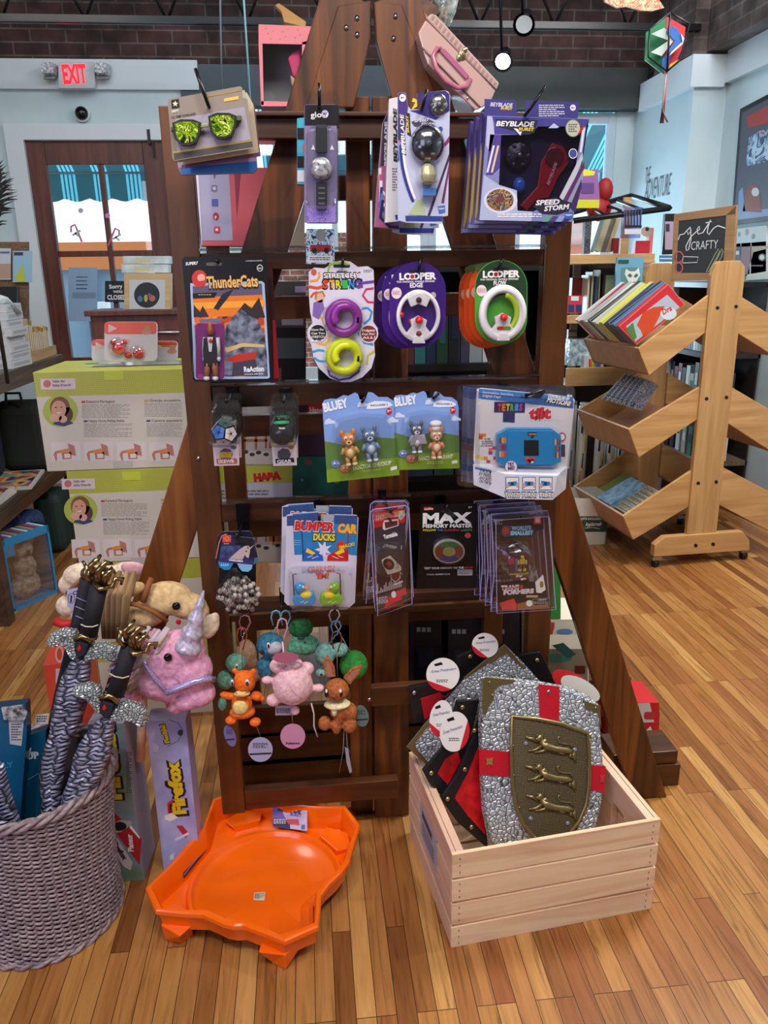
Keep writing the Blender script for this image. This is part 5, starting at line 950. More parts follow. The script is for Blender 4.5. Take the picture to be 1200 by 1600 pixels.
mb.pf(pl, f2(el(491, 962, 18, 16)), .0006, m('b03c44')); T(mb, pl, f2, 'TEST YOUR MEMORY TO THE', (235, 1160), (466, 1156), 11, m('c8c8ce'), .0006, bold=.02); T(mb, pl, f2, 'MAX!', (472, 1156), (520, 1155), 11, m('b02430'), .0006, bold=.02); mb.pf(pl, f2(quad(430, 1162, 518, 1196)), .0006, m('8c8c90')); mb.greek(pl, 716, 891, 737, 898, 3, INK, .001); T(mb, pl, f2, '3 FULL GAMES PLUS', (250, 1195), (386, 1192), 8, m('a8a8ac'), .0006); mb.px(pl, f2([(350, 812), (370, 790), (385, 812), (430, 850), (410, 858), (330, 818)]), .0004, .001, m('26262c')); mb.build('card', t)
mb = MB(); c = f2(375, 1045)
mb.px(pl, el(c[0], c[1], 24.6, 18.6, 36), .004, .014, m('c9c9cf', .25, .6)); body = mb.build('memory_game', t, bevel=.0015)
for a0, a1, h in ((222, 318, '145c38'), (-38, 38, '5c2c30'), (42, 138, '232a64'), (142, 218, '5c2c1c')):
    mb = MB(); mb.px(pl, el(c[0], c[1], 22, 16, 12, a0, a1)+el(c[0], c[1], 9.5, 8, 10, a1, a0), .014, .016, m(h, .15, 0, 0, .5)); mb.build('light_button', body)
mb = MB(); mb.px(pl, el(c[0], c[1], 7.6, 6.4, 20), .014, .017, m('7c7440', .2)); mb.build('centre_button', body)
mb = MB(); mb.dome(pl, el(c[0], c[1], 27, 21, 28), .001, .020, CLEAR, .08); mb.build('blister', t)
plb = Plane(703, 850, 1.735); tag(MB().px(plb, f2([(226, 792), (560, 770), (556, 1262), (200, 1268)]), -.0012, 0, m('15151c', .3)).build('memory_game_pack', None, plb.M), 'plain black card just behind the MAX memory game card', 'memory game pack')

# ---- tiny robot packs
fr2 = crop(740, 780, 8.571)
def robot_pack():
    pl = Plane(815, 877, 1.62); t = thing('mini_robot_pack', 'clear pack with a tiny yellow robot toy and black lower card, front of its hook', 'miniature toy pack', pl.M, 'miniature robot packs')
    mb = MB(); mb.px(pl, fr2([(260, 250), (290, 225), (920, 200), (935, 400), (830, 430), (800, 500), (380, 520), (350, 450), (270, 420)]), -.001, 0, m('1c1c28', .3)); mb.px(pl, fr2(rr(500, 262, 690, 305, 18)), .0002, .0008, m('0a0a0e')); mb.greek(pl, 772, 811, 786, 820, 4, m('9a9aa0'), .0006)
    mb.pf(pl, fr2([(370, 400), (400, 350), (500, 355), (765, 345), (800, 400), (800, 490), (500, 495), (420, 510), (365, 470)]), .0008, m('3a3e50')); T(mb, pl, fr2, "WORLD'S", (505, 412), (765, 405), 50, m('7fb0d8'), .0012, bold=.05); T(mb, pl, fr2, 'SMALLEST', (490, 478), (795, 470), 50, m('8cc0e4'), .0012, bold=.05)
    mb.pf(pl, fr2(el(430, 420, 48, 56, 8)), .0012, m('a02c34')); mb.pf(pl, fr2(rr(805, 225, 905, 330, 8)), .0006, m('c03c50')); mb.pf(pl, fr2(rr(825, 245, 885, 310, 8)), .0009, m('e0b0b8'))
    mb.px(pl, fr2([(320, 1125), (820, 1105), (850, 1240), (950, 1260), (1040, 1440), (330, 1490)]), -.0008, 0, m('1a181e', .3)); mb.pf(pl, fr2([(580, 1400), (900, 1320), (1020, 1445), (590, 1475)]), .0004, m('8c5a30')); T(mb, pl, fr2, 'TRANS', (365, 1215), (610, 1200), 56, m('e0d4dc'), .0006, bold=.07); T(mb, pl, fr2, 'FORMERS', (400, 1278), (808, 1252), 56, m('e0d4dc'), .0006, bold=.07); T(mb, pl, fr2, 'TRANS', (368, 1200), (608, 1185), 16, m('c82c38'), .001, bold=.04)
    mb.pf(pl, fr2([(615, 1150), (665, 1148), (655, 1195), (625, 1195)]), .0008, m('c8384c')); mb.px(pl, fr2([(825, 1110), (930, 1010), (965, 1210), (900, 1258), (840, 1250)]), 0, .0004, m('e4e0e0')); mb.pf(pl, fr2(el(910, 1140, 26, 48, 8)), .0008, m('8c7c30')); mb.pf(pl, fr2(quad(705, 1285, 860, 1315)), .0006, m('b0a878'))
    mb.px(pl, fr2([(350, 1390), (540, 1330), (575, 1400), (575, 1470), (380, 1480)]), 0, .0006, m('c83c3c')); mb.pf(pl, fr2(el(745, 1392, 42, 42)), .0006, m('dcdce0')); mb.pf(pl, fr2([(795, 1335), (1015, 1318), (1025, 1410), (800, 1428)]), .0006, m('9a9aa0')); mb.pf(pl, fr2([(799, 1339), (1011, 1322), (1021, 1406), (804, 1424)]), .0008, m('222228')); T(mb, pl, fr2, 'WARNING:', (860, 1358), (975, 1350), 20, m('c8c8cc'), .001, bold=.03); mb.greek(pl, 834, 940, 857, 944, 2, m('a8a8ac'), .001); mb.build('card', t)
    mb = MB(); mb.px(pl, fr2([(455, 665), (700, 645), (735, 985), (455, 1000)]), .006, .008, m('3a2c40', .3)); mb.pf(pl, fr2([(450, 780), (530, 760), (530, 850), (460, 860)]), .0086, m('b02c50')); mb.pf(pl, fr2([(465, 980), (720, 960), (720, 985), (470, 998)]), .0086, m('a0a040')); mb.pf(pl, fr2(quad(545, 780, 580, 950)), .0084, m('6c50a8')); T(mb, pl, fr2, 'FORMERS', (470, 705), (625, 690), 18, m('a8a0a8'), .0088, bold=.04); mc = mb.build('mini_card', t)
    mb = MB(); c = pl.l(*fr2(628, 840)); Y_ = m('c8b04c', .3)
    for x, y, w_, h_, mt in ((0, .006, .012, .011, Y_), (0, .017, .007, .006, Y_), (-.009, .004, .004, .009, Y_), (.009, .004, .004, .009, Y_), (-.004, -.006, .004, .010, m('50506a')), (.004, -.006, .004, .010, m('50506a')), (-.005, -.014, .007, .006, Y_), (.006, -.014, .007, .006, Y_)): mb.box((c[0]+x, c[1]+y, .014), (w_, h_, .006), mt)
    mb.build('toy_robot', t, bevel=.0006)
    mb = MB(); ro = [(235, 200), (990, 150), (1025, 300), (1100, 1450), (230, 1500), (270, 1000)]; mb.dome(pl, fr2(ro), -.003, .024, CLEAR, .07); mb.pline(pl, fr2(ro), 1.5, .0, m('9a94cc', .25), True); mb.pline(pl, fr2([(262, 240), (960, 190), (1060, 1420), (280, 1470)]), .8, .0245, m('b8b4e0', .2), True); mb.dome(pl, fr2(el(590, 830, 220, 240, 28)), .001, .030, CLEAR, .2); mb.pf(pl, fr2([(235, 205), (990, 155), (1090, 1440), (240, 1490)]), -.004, clear('pvc_back', 'b4b4d4', .14, .2, (.5, .5, .9, 1)) if 'pvc_back' not in bpy.data.materials else bpy.data.materials['pvc_back']); mb.build('blister', t); return t  # violet edge lines paint plastic highlights; violet reflections put in the back sheet's gloss
t = robot_pack()
for i, s_ in enumerate(('second', 'third', 'fourth')): copy_tree(t, 'clear miniature robot pack behind the front one, %s on the hook' % s_, shifted(t, -.007-.007*i, .003+.002*i, -.028-.028*i))

# ---- hooks: every pack hangs on one
HK = 'black rack hooks'
def hk(x, y, Yt, label, tip=(0, 0), plate=(14, 10), rail=None):
    t = hook(x, y, Yt, tip=tip, plate=plate); t['label'] = label; t['category'] = 'hook'; t['group'] = HK; return t
hk(325, 163, 1.555, 'bent black hook holding the sunglasses cards, far left of the top rail', (-20, -56))
hk(499, 160, 1.60, 'black hook holding the purple watch pack', (0, -30))
hk(661, 165, 1.60, 'black hook holding the narrow spinning top packs', (6, -25))
hk(826, 173, 1.575, 'black hook rising above the large spinning top boxes', (27, -38))
hk(340, 409, 1.69, 'black hook holding the black figure card', (-4, -4)); hk(535, 415, 1.69, 'black hook holding the stretchy string card', (1, -13)); hk(655, 421, 1.665, 'black hook holding the purple marble spinner packs', (2, -16)); hk(780, 418, 1.645, 'black hook holding the green marble spinner pack', (6, -14))
hk(353, 628, 1.66, 'black hook holding the blue and white puzzle ball', (0, -4), (18, 30)); hk(443, 628, 1.66, 'black hook holding the dark puzzle ball', (0, -4), (18, 30)); hk(566, 628, 1.66, 'black hook holding the orange and blue-grey dog figures', (4, -8)); hk(678, 622, 1.66, 'black hook holding the chef hat figure pack', (8, -8)); hk(826, 617, 1.58, 'black hook holding the tilt game packs', (24, -7))
hk(372, 838, 1.65, 'black hook on a long plate holding the marble bag', (-4, -4), (20, 60)); hk(499, 812, 1.65, 'black hook holding the duck bumper car packs', (0, -8), (16, 24)); hk(610, 800, 1.60, 'black hook holding the turntable packs', (4, -6)); hk(698, 797, 1.69, 'black hook holding the memory game', (0, -8), (16, 24)); hk(808, 812, 1.60, 'black hook holding the miniature robot packs', (6, -6))
# ================================================================== KEYRING PLUSH TOYS (plain generic animals of the same size and colour)
fp = crop(310, 940, 4)
def plush_mat(name, c1, c2): return speck(name, c1, c2, 130, .85, 0, .5, .003, 3)
def PB(pl, f, *items):
    out = []
    k = (Vector(pl.l(*f(1, 0)))-Vector(pl.l(*f(0, 0)))).length
    for it in items:
        x, y, z, rx, ry, rz = it[:6]; c = pl.l(*f(x, y), z*k); out.append((((c[0], c[1], z*k)), (rx*k, ry*k, rz*k))+((it[6],) if len(it) > 6 else ()))
    return out
def balls(name, parent, pl, f, mt, *items, n=14):
    mb = MB()
    for b in PB(pl, f, *items): mb.ball(b[0], b[1], mt, n, rot=b[2] if len(b) > 2 else None)
    return mb.build(name, parent)
def strap(name, parent, pl, f, pts, r, mt, z=0, n=8, closed=False):
    k = (Vector(pl.l(*f(1, 0)))-Vector(pl.l(*f(0, 0)))).length
    P = [(*pl.l(*f(p[0], p[1]), (p[2] if len(p) > 2 else z)*k), (p[2] if len(p) > 2 else z)*k) for p in pts]; return MB().tube(P, r*k, mt, n, closed=closed).build(name, parent)
def clasp(parent, pl, cx, cy, w_, h_, col, z=0, name='clasp'):
    pts = [(cx-w_*.3, cy+h_*.35), (cx-w_*.5, cy-h_*.1), (cx-w_*.35, cy-h_*.42), (cx, cy-h_*.5), (cx+w_*.35, cy-h_*.42), (cx+w_*.5, cy-h_*.1), (cx+w_*.2, cy+h_*.3), (cx+w_*.1, cy+h_*.5)]
    return strap(name, parent, pl, fp, pts, 5, col, z)
YP = 1.66
# orange plush
pl = Plane(378, 1090, YP); t = thing('plush_keyring', 'small orange plush bear with a cream belly hanging from a brown clasp', 'plush toy', pl.M)
OR = plush_mat('orange_plush', 'd8540c', 'f07a1c')
blob('plush_body', t, PB(pl, fp, (288, 500, 10, 75, 82, 70), (272, 640, 0, 72, 85, 60), (275, 690, 0, 90, 45, 58), (165, 582, 5, 38, 22, 24, (0, 0, -10)), (195, 590, 5, 40, 26, 28), (365, 590, 5, 45, 34, 30, (0, 0, -25)), (400, 605, 5, 20, 22, 20), (205, 740, 10, 42, 28, 40), (355, 752, 10, 40, 28, 42), (228, 432, 0, 22, 22, 14), (345, 436, 0, 22, 22, 14)), OR, .0025, 4)
balls('belly', t, pl, fp, plush_mat('cream_plush', 'd8b868', 'ecd690'), (262, 662, 42, 54, 56, 30), (272, 575, 58, 55, 22, 22))
for x, r in ((212, 10), (305, 15)): balls('eye', t, pl, fp, WHITE, (x, 508, 66-(x < 250)*8, r, 26, 8)); balls('pupil', t, pl, fp, m('123a5c', .2), (x, 514, 72-(x < 250)*8, r*.7, 18, 6))
strap('mouth', t, pl, fp, [(225, 560, 66), (245, 580, 74), (285, 580, 76), (325, 555, 68)], 2, INK)
strap('cord', t, pl, fp, [(272, 290), (275, 420)], 2.5, m('8c4a20')); clasp(t, pl, 272, 230, 62, 140, m('8c3c14', .3), 10); strap('metal_ring', t, pl, fp, [(275+10*math.cos(a), 195+26*math.sin(a), 14) for a in [i*.6 for i in range(11)]], 2.5, STEEL)
def tag_disc(parent, pl, f, cx, cy, rx, ry, col, z, word=None, rot=0, name='hang_tag'):
    mb = MB(); mb.px(pl, f(el(cx, cy, rx, ry, 28, rot=rot)), z, z+.0006, m(col, .4)); fs_ = 1/(f(1, 0)[0]-f(0, 0)[0])
    if word: T(mb, pl, f, word, (cx-rx*.55, cy+ry*.65), (cx+rx*.55, cy+ry*.62), ry*.18, INK, z+.001, bold=.04)
    else:
        a = f(cx-rx*.6, cy-ry*.55); b = f(cx+rx*.6, cy-ry*.1); mb.greek(pl, a[0], a[1], b[0], b[1], 4, INK, z+.001, .5); mb.pf(pl, f([(cx-rx*.9, cy+ry*.3), (cx+rx*.9, cy+ry*.22), (cx+rx*.88, cy+ry*.36), (cx-rx*.86, cy+ry*.44)]), z+.001, INK)
    return mb.build(name, parent)
tag_disc(t, pl, fp, 388, 917, 77, 77, 'a8a4cc', .005); strap('tag_string', t, pl, fp, [(350, 755), (372, 800), (388, 845)], 1.5, m('b8b098'))
tag_disc(t, pl, fp, 198, 832, 34, 70, '6f68a0', .004, rot=-18, name='side_tag')
# pink round plush seen from behind
pl = Plane(455, 1070, YP-.02); t = thing('plush_keyring', 'round pale pink plush seen from behind, hanging from a pink clasp', 'plush toy', pl.M)
PK = plush_mat('pink_plush', 'd8a4b4', 'f0c6ca')
blob('plush_body', t, PB(pl, fp, (590, 520, 0, 138, 145, 120), (430, 490, -10, 40, 30, 30), (470, 615, 0, 52, 45, 45), (750, 540, 0, 42, 28, 36), (605, 680, 5, 34, 34, 34), (600, 385, 10, 60, 30, 50), (490, 400, 0, 50, 50, 50), (670, 420, -10, 60, 50, 50)), PK, .003, 6)
strap('tail_cord', t, pl, fp, [(705, 635), (722, 700), (722, 780), (745, 845)], 5, m('cfc6c0'), 20); clasp(t, pl, 524, 175, 66, 140, m('d890a4', .3), 20); strap('cord', t, pl, fp, [(526, 250, 20), (540, 400, 60)], 6, m('d8b8c4'))
mb = MB(); mb.px(pl, fp(el(547, 312, 80, 34, 24)), .03, .031, m('b0607a', .35)); mb.build('round_tag', t); strap('seam', t, pl, fp, [(555, 510, 124), (600, 570, 122), (650, 620, 96)], 1.5, m('b890a0')); strap('brown_loop', t, pl, fp, [(600, 350, 60), (640, 355, 66), (655, 375, 60)], 5, m('5c4a40'))
mb = MB(); mb.px(pl, fp(quad(480, 655, 600, 715)), -.004, -.003, m('a898b0')); mb.greek(pl, 432, 1108, 455, 1116, 3, INK, -.002); mb.build('price_label', t)
tag_disc(t, pl, fp, 590, 835, 78, 78, 'c888ac', .004, 'Pokemon'); strap('tag_string', t, pl, fp, [(590, 700), (585, 730), (592, 760)], 1.5, m('b8b098'))
# brown plush with tall ears and a cream ruff
pl = Plane(528, 1090, YP); t = thing('plush_keyring', 'brown plush rabbit with tall tan-lined ears and a cream scarf', 'plush toy', pl.M)
BR = plush_mat('brown_plush', '8c4a20', 'b86a34')
blob('plush_body', t, PB(pl, fp, (865, 550, 15, 86, 82, 74), (890, 680, 0, 80, 70, 60), (940, 690, -15, 60, 75, 60), (790, 760, 5, 48, 52, 48), (862, 780, 20, 34, 60, 38), (945, 770, 5, 52, 62, 52), (880, 720, 20, 30, 70, 34)), BR, .0028, 4)
for pts, ip in (([(795, 470), (782, 400), (790, 345), (815, 340), (850, 400), (858, 465)], [(806, 460), (796, 410), (800, 370), (812, 365), (832, 405), (838, 460)]), ([(905, 470), (960, 410), (1022, 392), (1010, 440), (945, 515)], [(925, 475), (965, 425), (1008, 410), (995, 440), (948, 492)])):
    mb = MB(); mb.px(pl, fp(pts), -.002, .006, BR); e = mb.build('ear', t, bevel=.002); mb = MB(); mb.px(pl, fp(ip), .006, .0072, m('a8705c', .8)); mb.build('inner_ear', e)
for x, r in ((800, 13), (887, 17)): balls('eye', t, pl, fp, m('171214', .2), (x, 575, 78-(x < 850)*6, r, 32, 8)); balls('eye_highlight', t, pl, fp, WHITE, (x, 560, 85-(x < 850)*6, r*.6, 15, 5))
strap('mouth', t, pl, fp, [(805, 588, 80), (822, 600, 86), (835, 597, 88), (855, 612, 84)], 2, INK)
mb = MB(); rs = random.Random(3); CR = plush_mat('ruff_fur', 'cdbf92', 'efe4bc')
for i in range(0):
    u = rs.uniform(0, 1); x = 760+u*235; y = 625+60*math.sin(u*3.1)-rs.uniform(0, 30)+u*(-10); L_ = rs.uniform(25, 65)*(1.2-u*.7); c = pl.l(*fp(x, y)); e = pl.l(*fp(x+rs.uniform(-22, 22)+(u-.4)*20, y+L_)); z = .018+rs.uniform(-.006, .008)
    mb.tube([(c[0], c[1], z-.004), ((c[0]+e[0])/2, (c[1]+e[1])/2, z+.004), (e[0], e[1], z)], [.0032, .0028, .0006], CR, 4, False)
for b in PB(pl, fp, (868, 640, 14, 92, 26, 66), (850, 680, 50, 22, 46, 18)): mb.ball(b[0], b[1], CR, 14)
mb.build('ruff', t)
clasp(t, pl, 864, 250, 66, 130, m('6c4030', .3), 10); strap('cord', t, pl, fp, [(866, 320), (870, 470)], 3, m('6c5848')); tag_disc(t, pl, fp, 1020, 728, 46, 68, '5c7474', -.01, rot=-10); mb = MB(); mb.px(pl, fp([(915, 905), (935, 915), (960, 1060), (945, 1068), (925, 1000)]), .002, .003, m('9a98a8')); mb.build('paper_tag', t); strap('tag_string', t, pl, fp, [(910, 800), (905, 930), (880, 1070)], 1.5, m('b0a8a8')); strap('tag_string', t, pl, fp, [(925, 810), (930, 900), (950, 950)], 1.5, m('b0a8a8'))
# blue, green and pale plushes behind
def back_plush(cx, cy, label, bodies, mt, claspc, Y, extra=(), eye=None, ring=None):
    pl = Plane(*fp(cx, cy), Y); t = thing('plush_keyring', label, 'plush toy', pl.M); blob('plush_body', t, PB(pl, fp, *bodies), mt, .003, 4)
    for nm, mt2, its in extra: balls(nm, t, pl, fp, mt2, *its)
    for x, y, z, r in (eye or ()): balls('eye', t, pl, fp, WHITE, (x, y, z, r, r*1.9, 6)); balls('pupil', t, pl, fp, m('10242c', .2), (x, y+3, z+5, r*.6, r*1.2, 4))
    if ring: clasp(t, pl, *ring, claspc, 0); strap('cord', t, pl, fp, [(ring[0], ring[1]+ring[3]*.45), (cx, cy-40)], 3, claspc)
    return t
back_plush(450, 270, 'blue and white plush with dark cheek spots at the middle clasps', [(450, 270, 0, 95, 88, 75), (420, 400, -10, 60, 70, 50), (420, 440, 0, 50, 40, 40)], plush_mat('blue_plush', '24607c', '3f8aa8'), m('6cb8cc', .3), 1.73, [('cheek_spot', INK, [(400, 312, 62, 16, 20, 8)]), ('face_patch', plush_mat('grey_plush', 'a8a8b8', 'c8c8d4'), [(470, 285, 40, 60, 50, 44)])], [(438, 275, 82, 12)], (485, 110, 60, 110))
back_plush(655, 230, 'mint green plush with darker green back at the middle clasps', [(665, 270, 0, 100, 72, 70), (640, 240, -10, 70, 60, 60), (590, 290, 10, 40, 40, 40)], plush_mat('mint_plush', '4c9478', '78c4a0'), m('6cb8cc', .3), 1.76, [('green_back', plush_mat('deep_green_plush', '1c5c34', '2c8044'), [(640, 165, -10, 82, 65, 60)]), ('dark_patch', m('1c4c44', .8), [(642, 228, 62, 24, 12, 10), (666, 255, 70, 8, 8, 5)])], None, (545, 110, 60, 110))
back_plush(800, 330, 'pale aqua plush hanging behind the brown rabbit', [(790, 330, 0, 68, 85, 60), (770, 445, 5, 42, 32, 36), (880, 300, -15, 60, 50, 50)], plush_mat('aqua_plush', '6ca09c', '98ccc0'), m('68b4d8', .3), 1.74, [('eye', INK, [(768, 457, 38, 9, 9, 6)])], None, (860, 165, 62, 90))
back_plush(970, 395, 'round bright green plush behind the brown rabbit', [(970, 395, 0, 98, 105, 85)], plush_mat('bright_green_plush', '2c8c38', '44b04c'), m('c8c0cc', .3), 1.77, (), None, (850, 95, 66, 90))
back_plush(235, 400, 'mint and grey plush hanging behind the orange bear', [(235, 385, 0, 72, 70, 60), (170, 490, -20, 60, 70, 50), (150, 640, -10, 32, 50, 36)], plush_mat('teal_plush', '54907c', '7cb8a0'), m('c8889c', .3), 1.75, (), [(240, 405, 58, 10)], (290, 140, 70, 110))
back_plush(305, 330, 'beige plush at the left clasp behind the mint one', [(300, 330, -20, 72, 110, 60), (345, 380, 0, 34, 34, 34), (350, 450, -20, 50, 60, 40)], plush_mat('beige_plush', 'a8846c', 'c8a488'), m('c8889c', .3), 1.79, (), None, None)
for x, y, lb in ((378, 946, 'black hook holding the orange bear plush'), (440, 946, 'black hook holding the pink plush'), (523, 946, 'black hook holding the brown rabbit plush')): hk(x, y+8, YP-.01, lb, (0, -8), (14, 10))

# ================================================================== ORANGE STADIUM TRAY
HT = .098
rim_px = [(380, 1231), (433, 1247), (450, 1252), (472, 1253), (500, 1256), (540, 1258), (563, 1288), (552, 1323), (546, 1345), (533, 1363), (515, 1380), (502, 1397), (500, 1420), (497, 1447), (445, 1470), (410, 1456), (380, 1445), (365, 1446), (350, 1443), (335, 1436), (317, 1428), (280, 1426), (243, 1422), (227, 1387), (267, 1347), (290, 1320), (315, 1293), (333, 1247)]
OUT = [onZ(x, y, HT) for x, y in rim_px]; tc = Vector((sum(p.x for p in OUT)/len(OUT), sum(p.y for p in OUT)/len(OUT)))
ORG = m('f56706', .22, 0, 0, .25)
def ray_r(poly, a):
    d = Vector((math.cos(a), math.sin(a))); best = 0
    for i in range(len(poly)):
        p = poly[i]; q = poly[(i+1) % len(poly)]; e = q-p; den = d.x*e.y-d.y*e.x
        if abs(den) < 1e-9: continue
        t_ = (p.x*e.y-p.y*e.x)/den; s_ = (p.x*d.y-p.y*d.x)/den
        if t_ > 0 and -1e-6 <= s_ <= 1+1e-6: best = max(best, t_)
    return best
P2 = [Vector((p.x, p.y))-tc for p in OUT]; NA = 180; angs = sorted([2*math.pi*i/NA for i in range(NA)]+[math.atan2(p.y, p.x) % (2*math.pi) for p in P2])
RR = [ray_r(P2, a) for a in angs]; NN = len(angs); t = thing('stadium_tray', 'glossy bright orange plastic angular tray standing on feet on the floor', 'plastic tray', Matrix.Translation((tc.x, tc.y, 0)))
def rings(prof, name, mt, parent):
    mb = MB(); vs = []
    for fn, z in prof:
        for a, r in zip(angs, RR): q = fn(r, a); vs.append((q*math.cos(a), q*math.sin(a), z if not callable(z) else z(r, a)))
    k = len(prof); fs = [(i*NN+j, i*NN+(j+1) % NN, (i+1)*NN+(j+1) % NN, (i+1)*NN+j) for i in range(k-1) for j in range(NN)]+[[(k-1)*NN+j for j in range(NN)]]
    mb.add(vs, fs, mt, True); o = mb.build(name, parent); e = o.modifiers.new('e', 'EDGE_SPLIT'); e.split_angle = R(28); return o
DR = .185
dish = lambda s_: (lambda r, a: min(r-.034, DR)*s_)
def zfoot(r, a):   # skirt dips between the feet
    return .030
rings([(lambda r, a: r-.014, .040), (lambda r, a: r-.008, HT-.016), (lambda r, a: r-.006, HT-.012), (lambda r, a: r+.001, HT-.012), (lambda r, a: r, HT-.003), (lambda r, a: r-.004, HT), (lambda r, a: r-.013, HT), (lambda r, a: r-.017, HT-.006), (lambda r, a: r-.026, .034), (lambda r, a: min(r-.030, DR+.014), .030), (dish(1.04), .044), (dish(1.0), .044), (dish(.96), .034), (dish(.82), .028), (dish(.76), .022), (dish(.4), .018), (dish(.1), .017)], 'bowl', ORG, t)
for px_, a, w_ in (((445, 1470), None, .075), ((243, 1422), None, .075), ((545, 1275), None, .07), ((375, 1240), None, .07)):
    p = onZ(*px_, HT); d = Vector((p.x, p.y))-tc; a = math.atan2(d.y, d.x); r = d.length-.006; mb = MB(); ux = Vector((math.cos(a), math.sin(a))); uy = Vector((-ux.y, ux.x))
    V_ = []
    for z, wo, ro in ((0, .026, .006), (.008, .028, .004), (.05, .056, .0)):
        for aa, bb in ((r-ro-.002, 0), (r-ro-.03, wo), (r-ro-.065, wo*.7), (r-ro-.065, -wo*.7), (r-ro-.03, -wo)): q = ux*aa+uy*bb; V_.append((q.x, q.y, z))
    mb.add(V_, [(4, 3, 2, 1, 0), (10, 11, 12, 13, 14)]+[(i*5+j, i*5+(j+1) % 5, (i+1)*5+(j+1) % 5, (i+1)*5+j) for i in (0, 1) for j in range(5)], ORG); mb.build('foot', t, bevel=.002)
def sticker_on_tray(name, pts, z0, z1, mtb, draw, lean=0):
    """pts: bottom-left, bottom-right at z0, then top edge at z1 (photo px)"""
    a, b = onZ(*pts[0], z0), onZ(*pts[1], z0); c, d = onZ(*pts[2], z1), onZ(*pts[3], z1)
    ex = (b-a); ey = ((d-a)+(c-b))/2; nrm = ex.cross(ey).normalized(); 
    if nrm.dot(EYE-a) < 0: nrm = -nrm
    X = ex.normalized(); Y_ = nrm.cross(X) if nrm.cross(X).dot(ey) > 0 else X.cross(nrm); pl = Plane(0, 0, 0, origin=a+nrm*.005); pl.R = Matrix((X, Y_, nrm)).transposed(); pl.I = pl.R.transposed(); pl.n = nrm; pl.M = Matrix.Translation(pl.O) @ pl.R.to_4x4()
    mb = MB(); mb.px(pl, pts, -.0004, 0, mtb); draw(mb, pl); o = mb.build(name, t); o.matrix_basis = Matrix.Translation((-tc.x, -tc.y, 0)) @ pl.M; return o
fo = crop(200, 1200, 3)
def d1(mb, pl):
    mb.pf(pl, fo([(700, 150), (840, 175), (840, 295), (760, 285)]), .0004, m('c8b4d8', .3)); mb.pf(pl, fo([(680, 235), (760, 245), (760, 290), (680, 272)]), .0006, m('2c2450')); T(mb, pl, fo, 'BEYBLADE', (702, 200), (812, 214), 22, m('1c1c38'), .0008, bold=.06, shear=.2); T(mb, pl, fo, 'BURST', (760, 222), (812, 230), 14, m('3c5cb0'), .001, bold=.04); mb.pf(pl, fo([(740, 240), (800, 240), (805, 270), (750, 262)]), .0009, m('c84c4c')); mb.greek(pl, 428, 1280, 448, 1288, 3, WHITE, .0009); mb.pf(pl, fo(quad(812, 266, 830, 288)), .0009, m('3c6cb4'))
sticker_on_tray('front_label', fo([(678, 270), (840, 297), (842, 176), (676, 150)]), .042, .092, m('6c5cb0', .3), d1)
def d2(mb, pl):
    mb.pline(pl, fo([(262, 500), (252, 410), (350, 290), (372, 360)]), .7, .0004, m('b8a8b8'), True); mb.greek(pl, 290, 1318, 316, 1340, 7, m('a898a8'), .0005, .35, -1.0)
sticker_on_tray('warning_label', fo([(262, 520), (380, 372), (356, 268), (245, 400)]), .042, .092, m('3c2c3c', .3), d2)
pz = Plane(0, 0, 0, origin=onZ(405, 1401, .0195)); pz.R = Matrix(((1, 0, 0), (0, 1, 0), (0, 0, 1))); pz.I = pz.R; pz.n = Vector((0, 0, 1)); pz.M = Matrix.Translation(pz.O)
mb = MB(); mb.px(pz, fo([(588, 620), (592, 585), (643, 582), (640, 622)]), 0, .0006, m('d8ccb8')); [mb.pf(pz, fo(quad(594+i*4, 588, 596+i*4, 614)), .001, INK) for i in range(6)]; mb.greek(pz, 406, 1396, 413, 1404, 3, INK, .001)
mb.build('barcode_label', t).matrix_basis = Matrix.Translation((-tc.x, -tc.y, 0)) @ pz.M

# ================================================================== WOODEN CRATE
PINE = wood('pine', ['d3aa88', 'e2bf9c', 'ecd0ac', 'dcb694'], 'X', .9, .55); PINEZ = wood('pine_upright', ['d3aa88', 'e2bf9c', 'ecd0ac'], 'Z', .9, .55); PINEY = wood('pine_side', ['cba290', 'dab49c', 'e4c2a4'], 'Y', .9, .55)
A_, B_ = Vector((.274, 1.394)), Vector((.784, 1.452)); ang = math.atan2(B_.y-A_.y, B_.x-A_.x); W_ = (B_-A_).length; D_ = .40; H_ = .262
t = thing('wooden_crate', 'pale pine slatted crate on the floor holding toy shields', 'crate', Matrix.Translation((A_.x, A_.y, 0)) @ Matrix.Rotation(ang, 4, 'Z'))
sl = [(0, .058), (.066, .124), (.132, .190), (.198, H_)]
for y, nm in ((.005, 'front_slat'), (D_-.005, 'back_slat')):
    for z0, z1 in sl: mb = MB().box((W_/2, y, (z0+z1)/2), (W_, .010, z1-z0), PINE); [mb.box((x, y-.0055*(1 if y < .1 else -1), (z0+z1)/2+dz), (.002, .001, .005), m('6c5040')) for x in (.018, W_-.018) for dz in (-.018, 0, .018)]; mb.build(nm, t, bevel=.001)
for x in (.021, W_-.021):
    mb = MB()
    if True: mb.box((x, D_/2, .045), (.018, D_-.02, .085), PINEY).box((x, D_/2, H_-.035), (.018, D_-.02, .068), PINEY).box((x, .06, .14), (.018, .10, .11), PINEY).box((x, D_-.06, .14), (.018, .10, .11), PINEY).box((x, D_/2, .14), (.018, .06, .11), PINEY)
    mb.build('end_panel', t, bevel=.001)
for x in (.0055, W_-.0055):
    for z0, z1 in sl: MB().box((x, D_/2, (z0+z1)/2), (.010, D_-.022, z1-z0), PINEY).build('side_slat', t, bevel=.001)
for i in range(5): MB().box((W_/2, .05+i*.075, .008), (W_-.07, .065, .008), PINE).build('base_board', t)
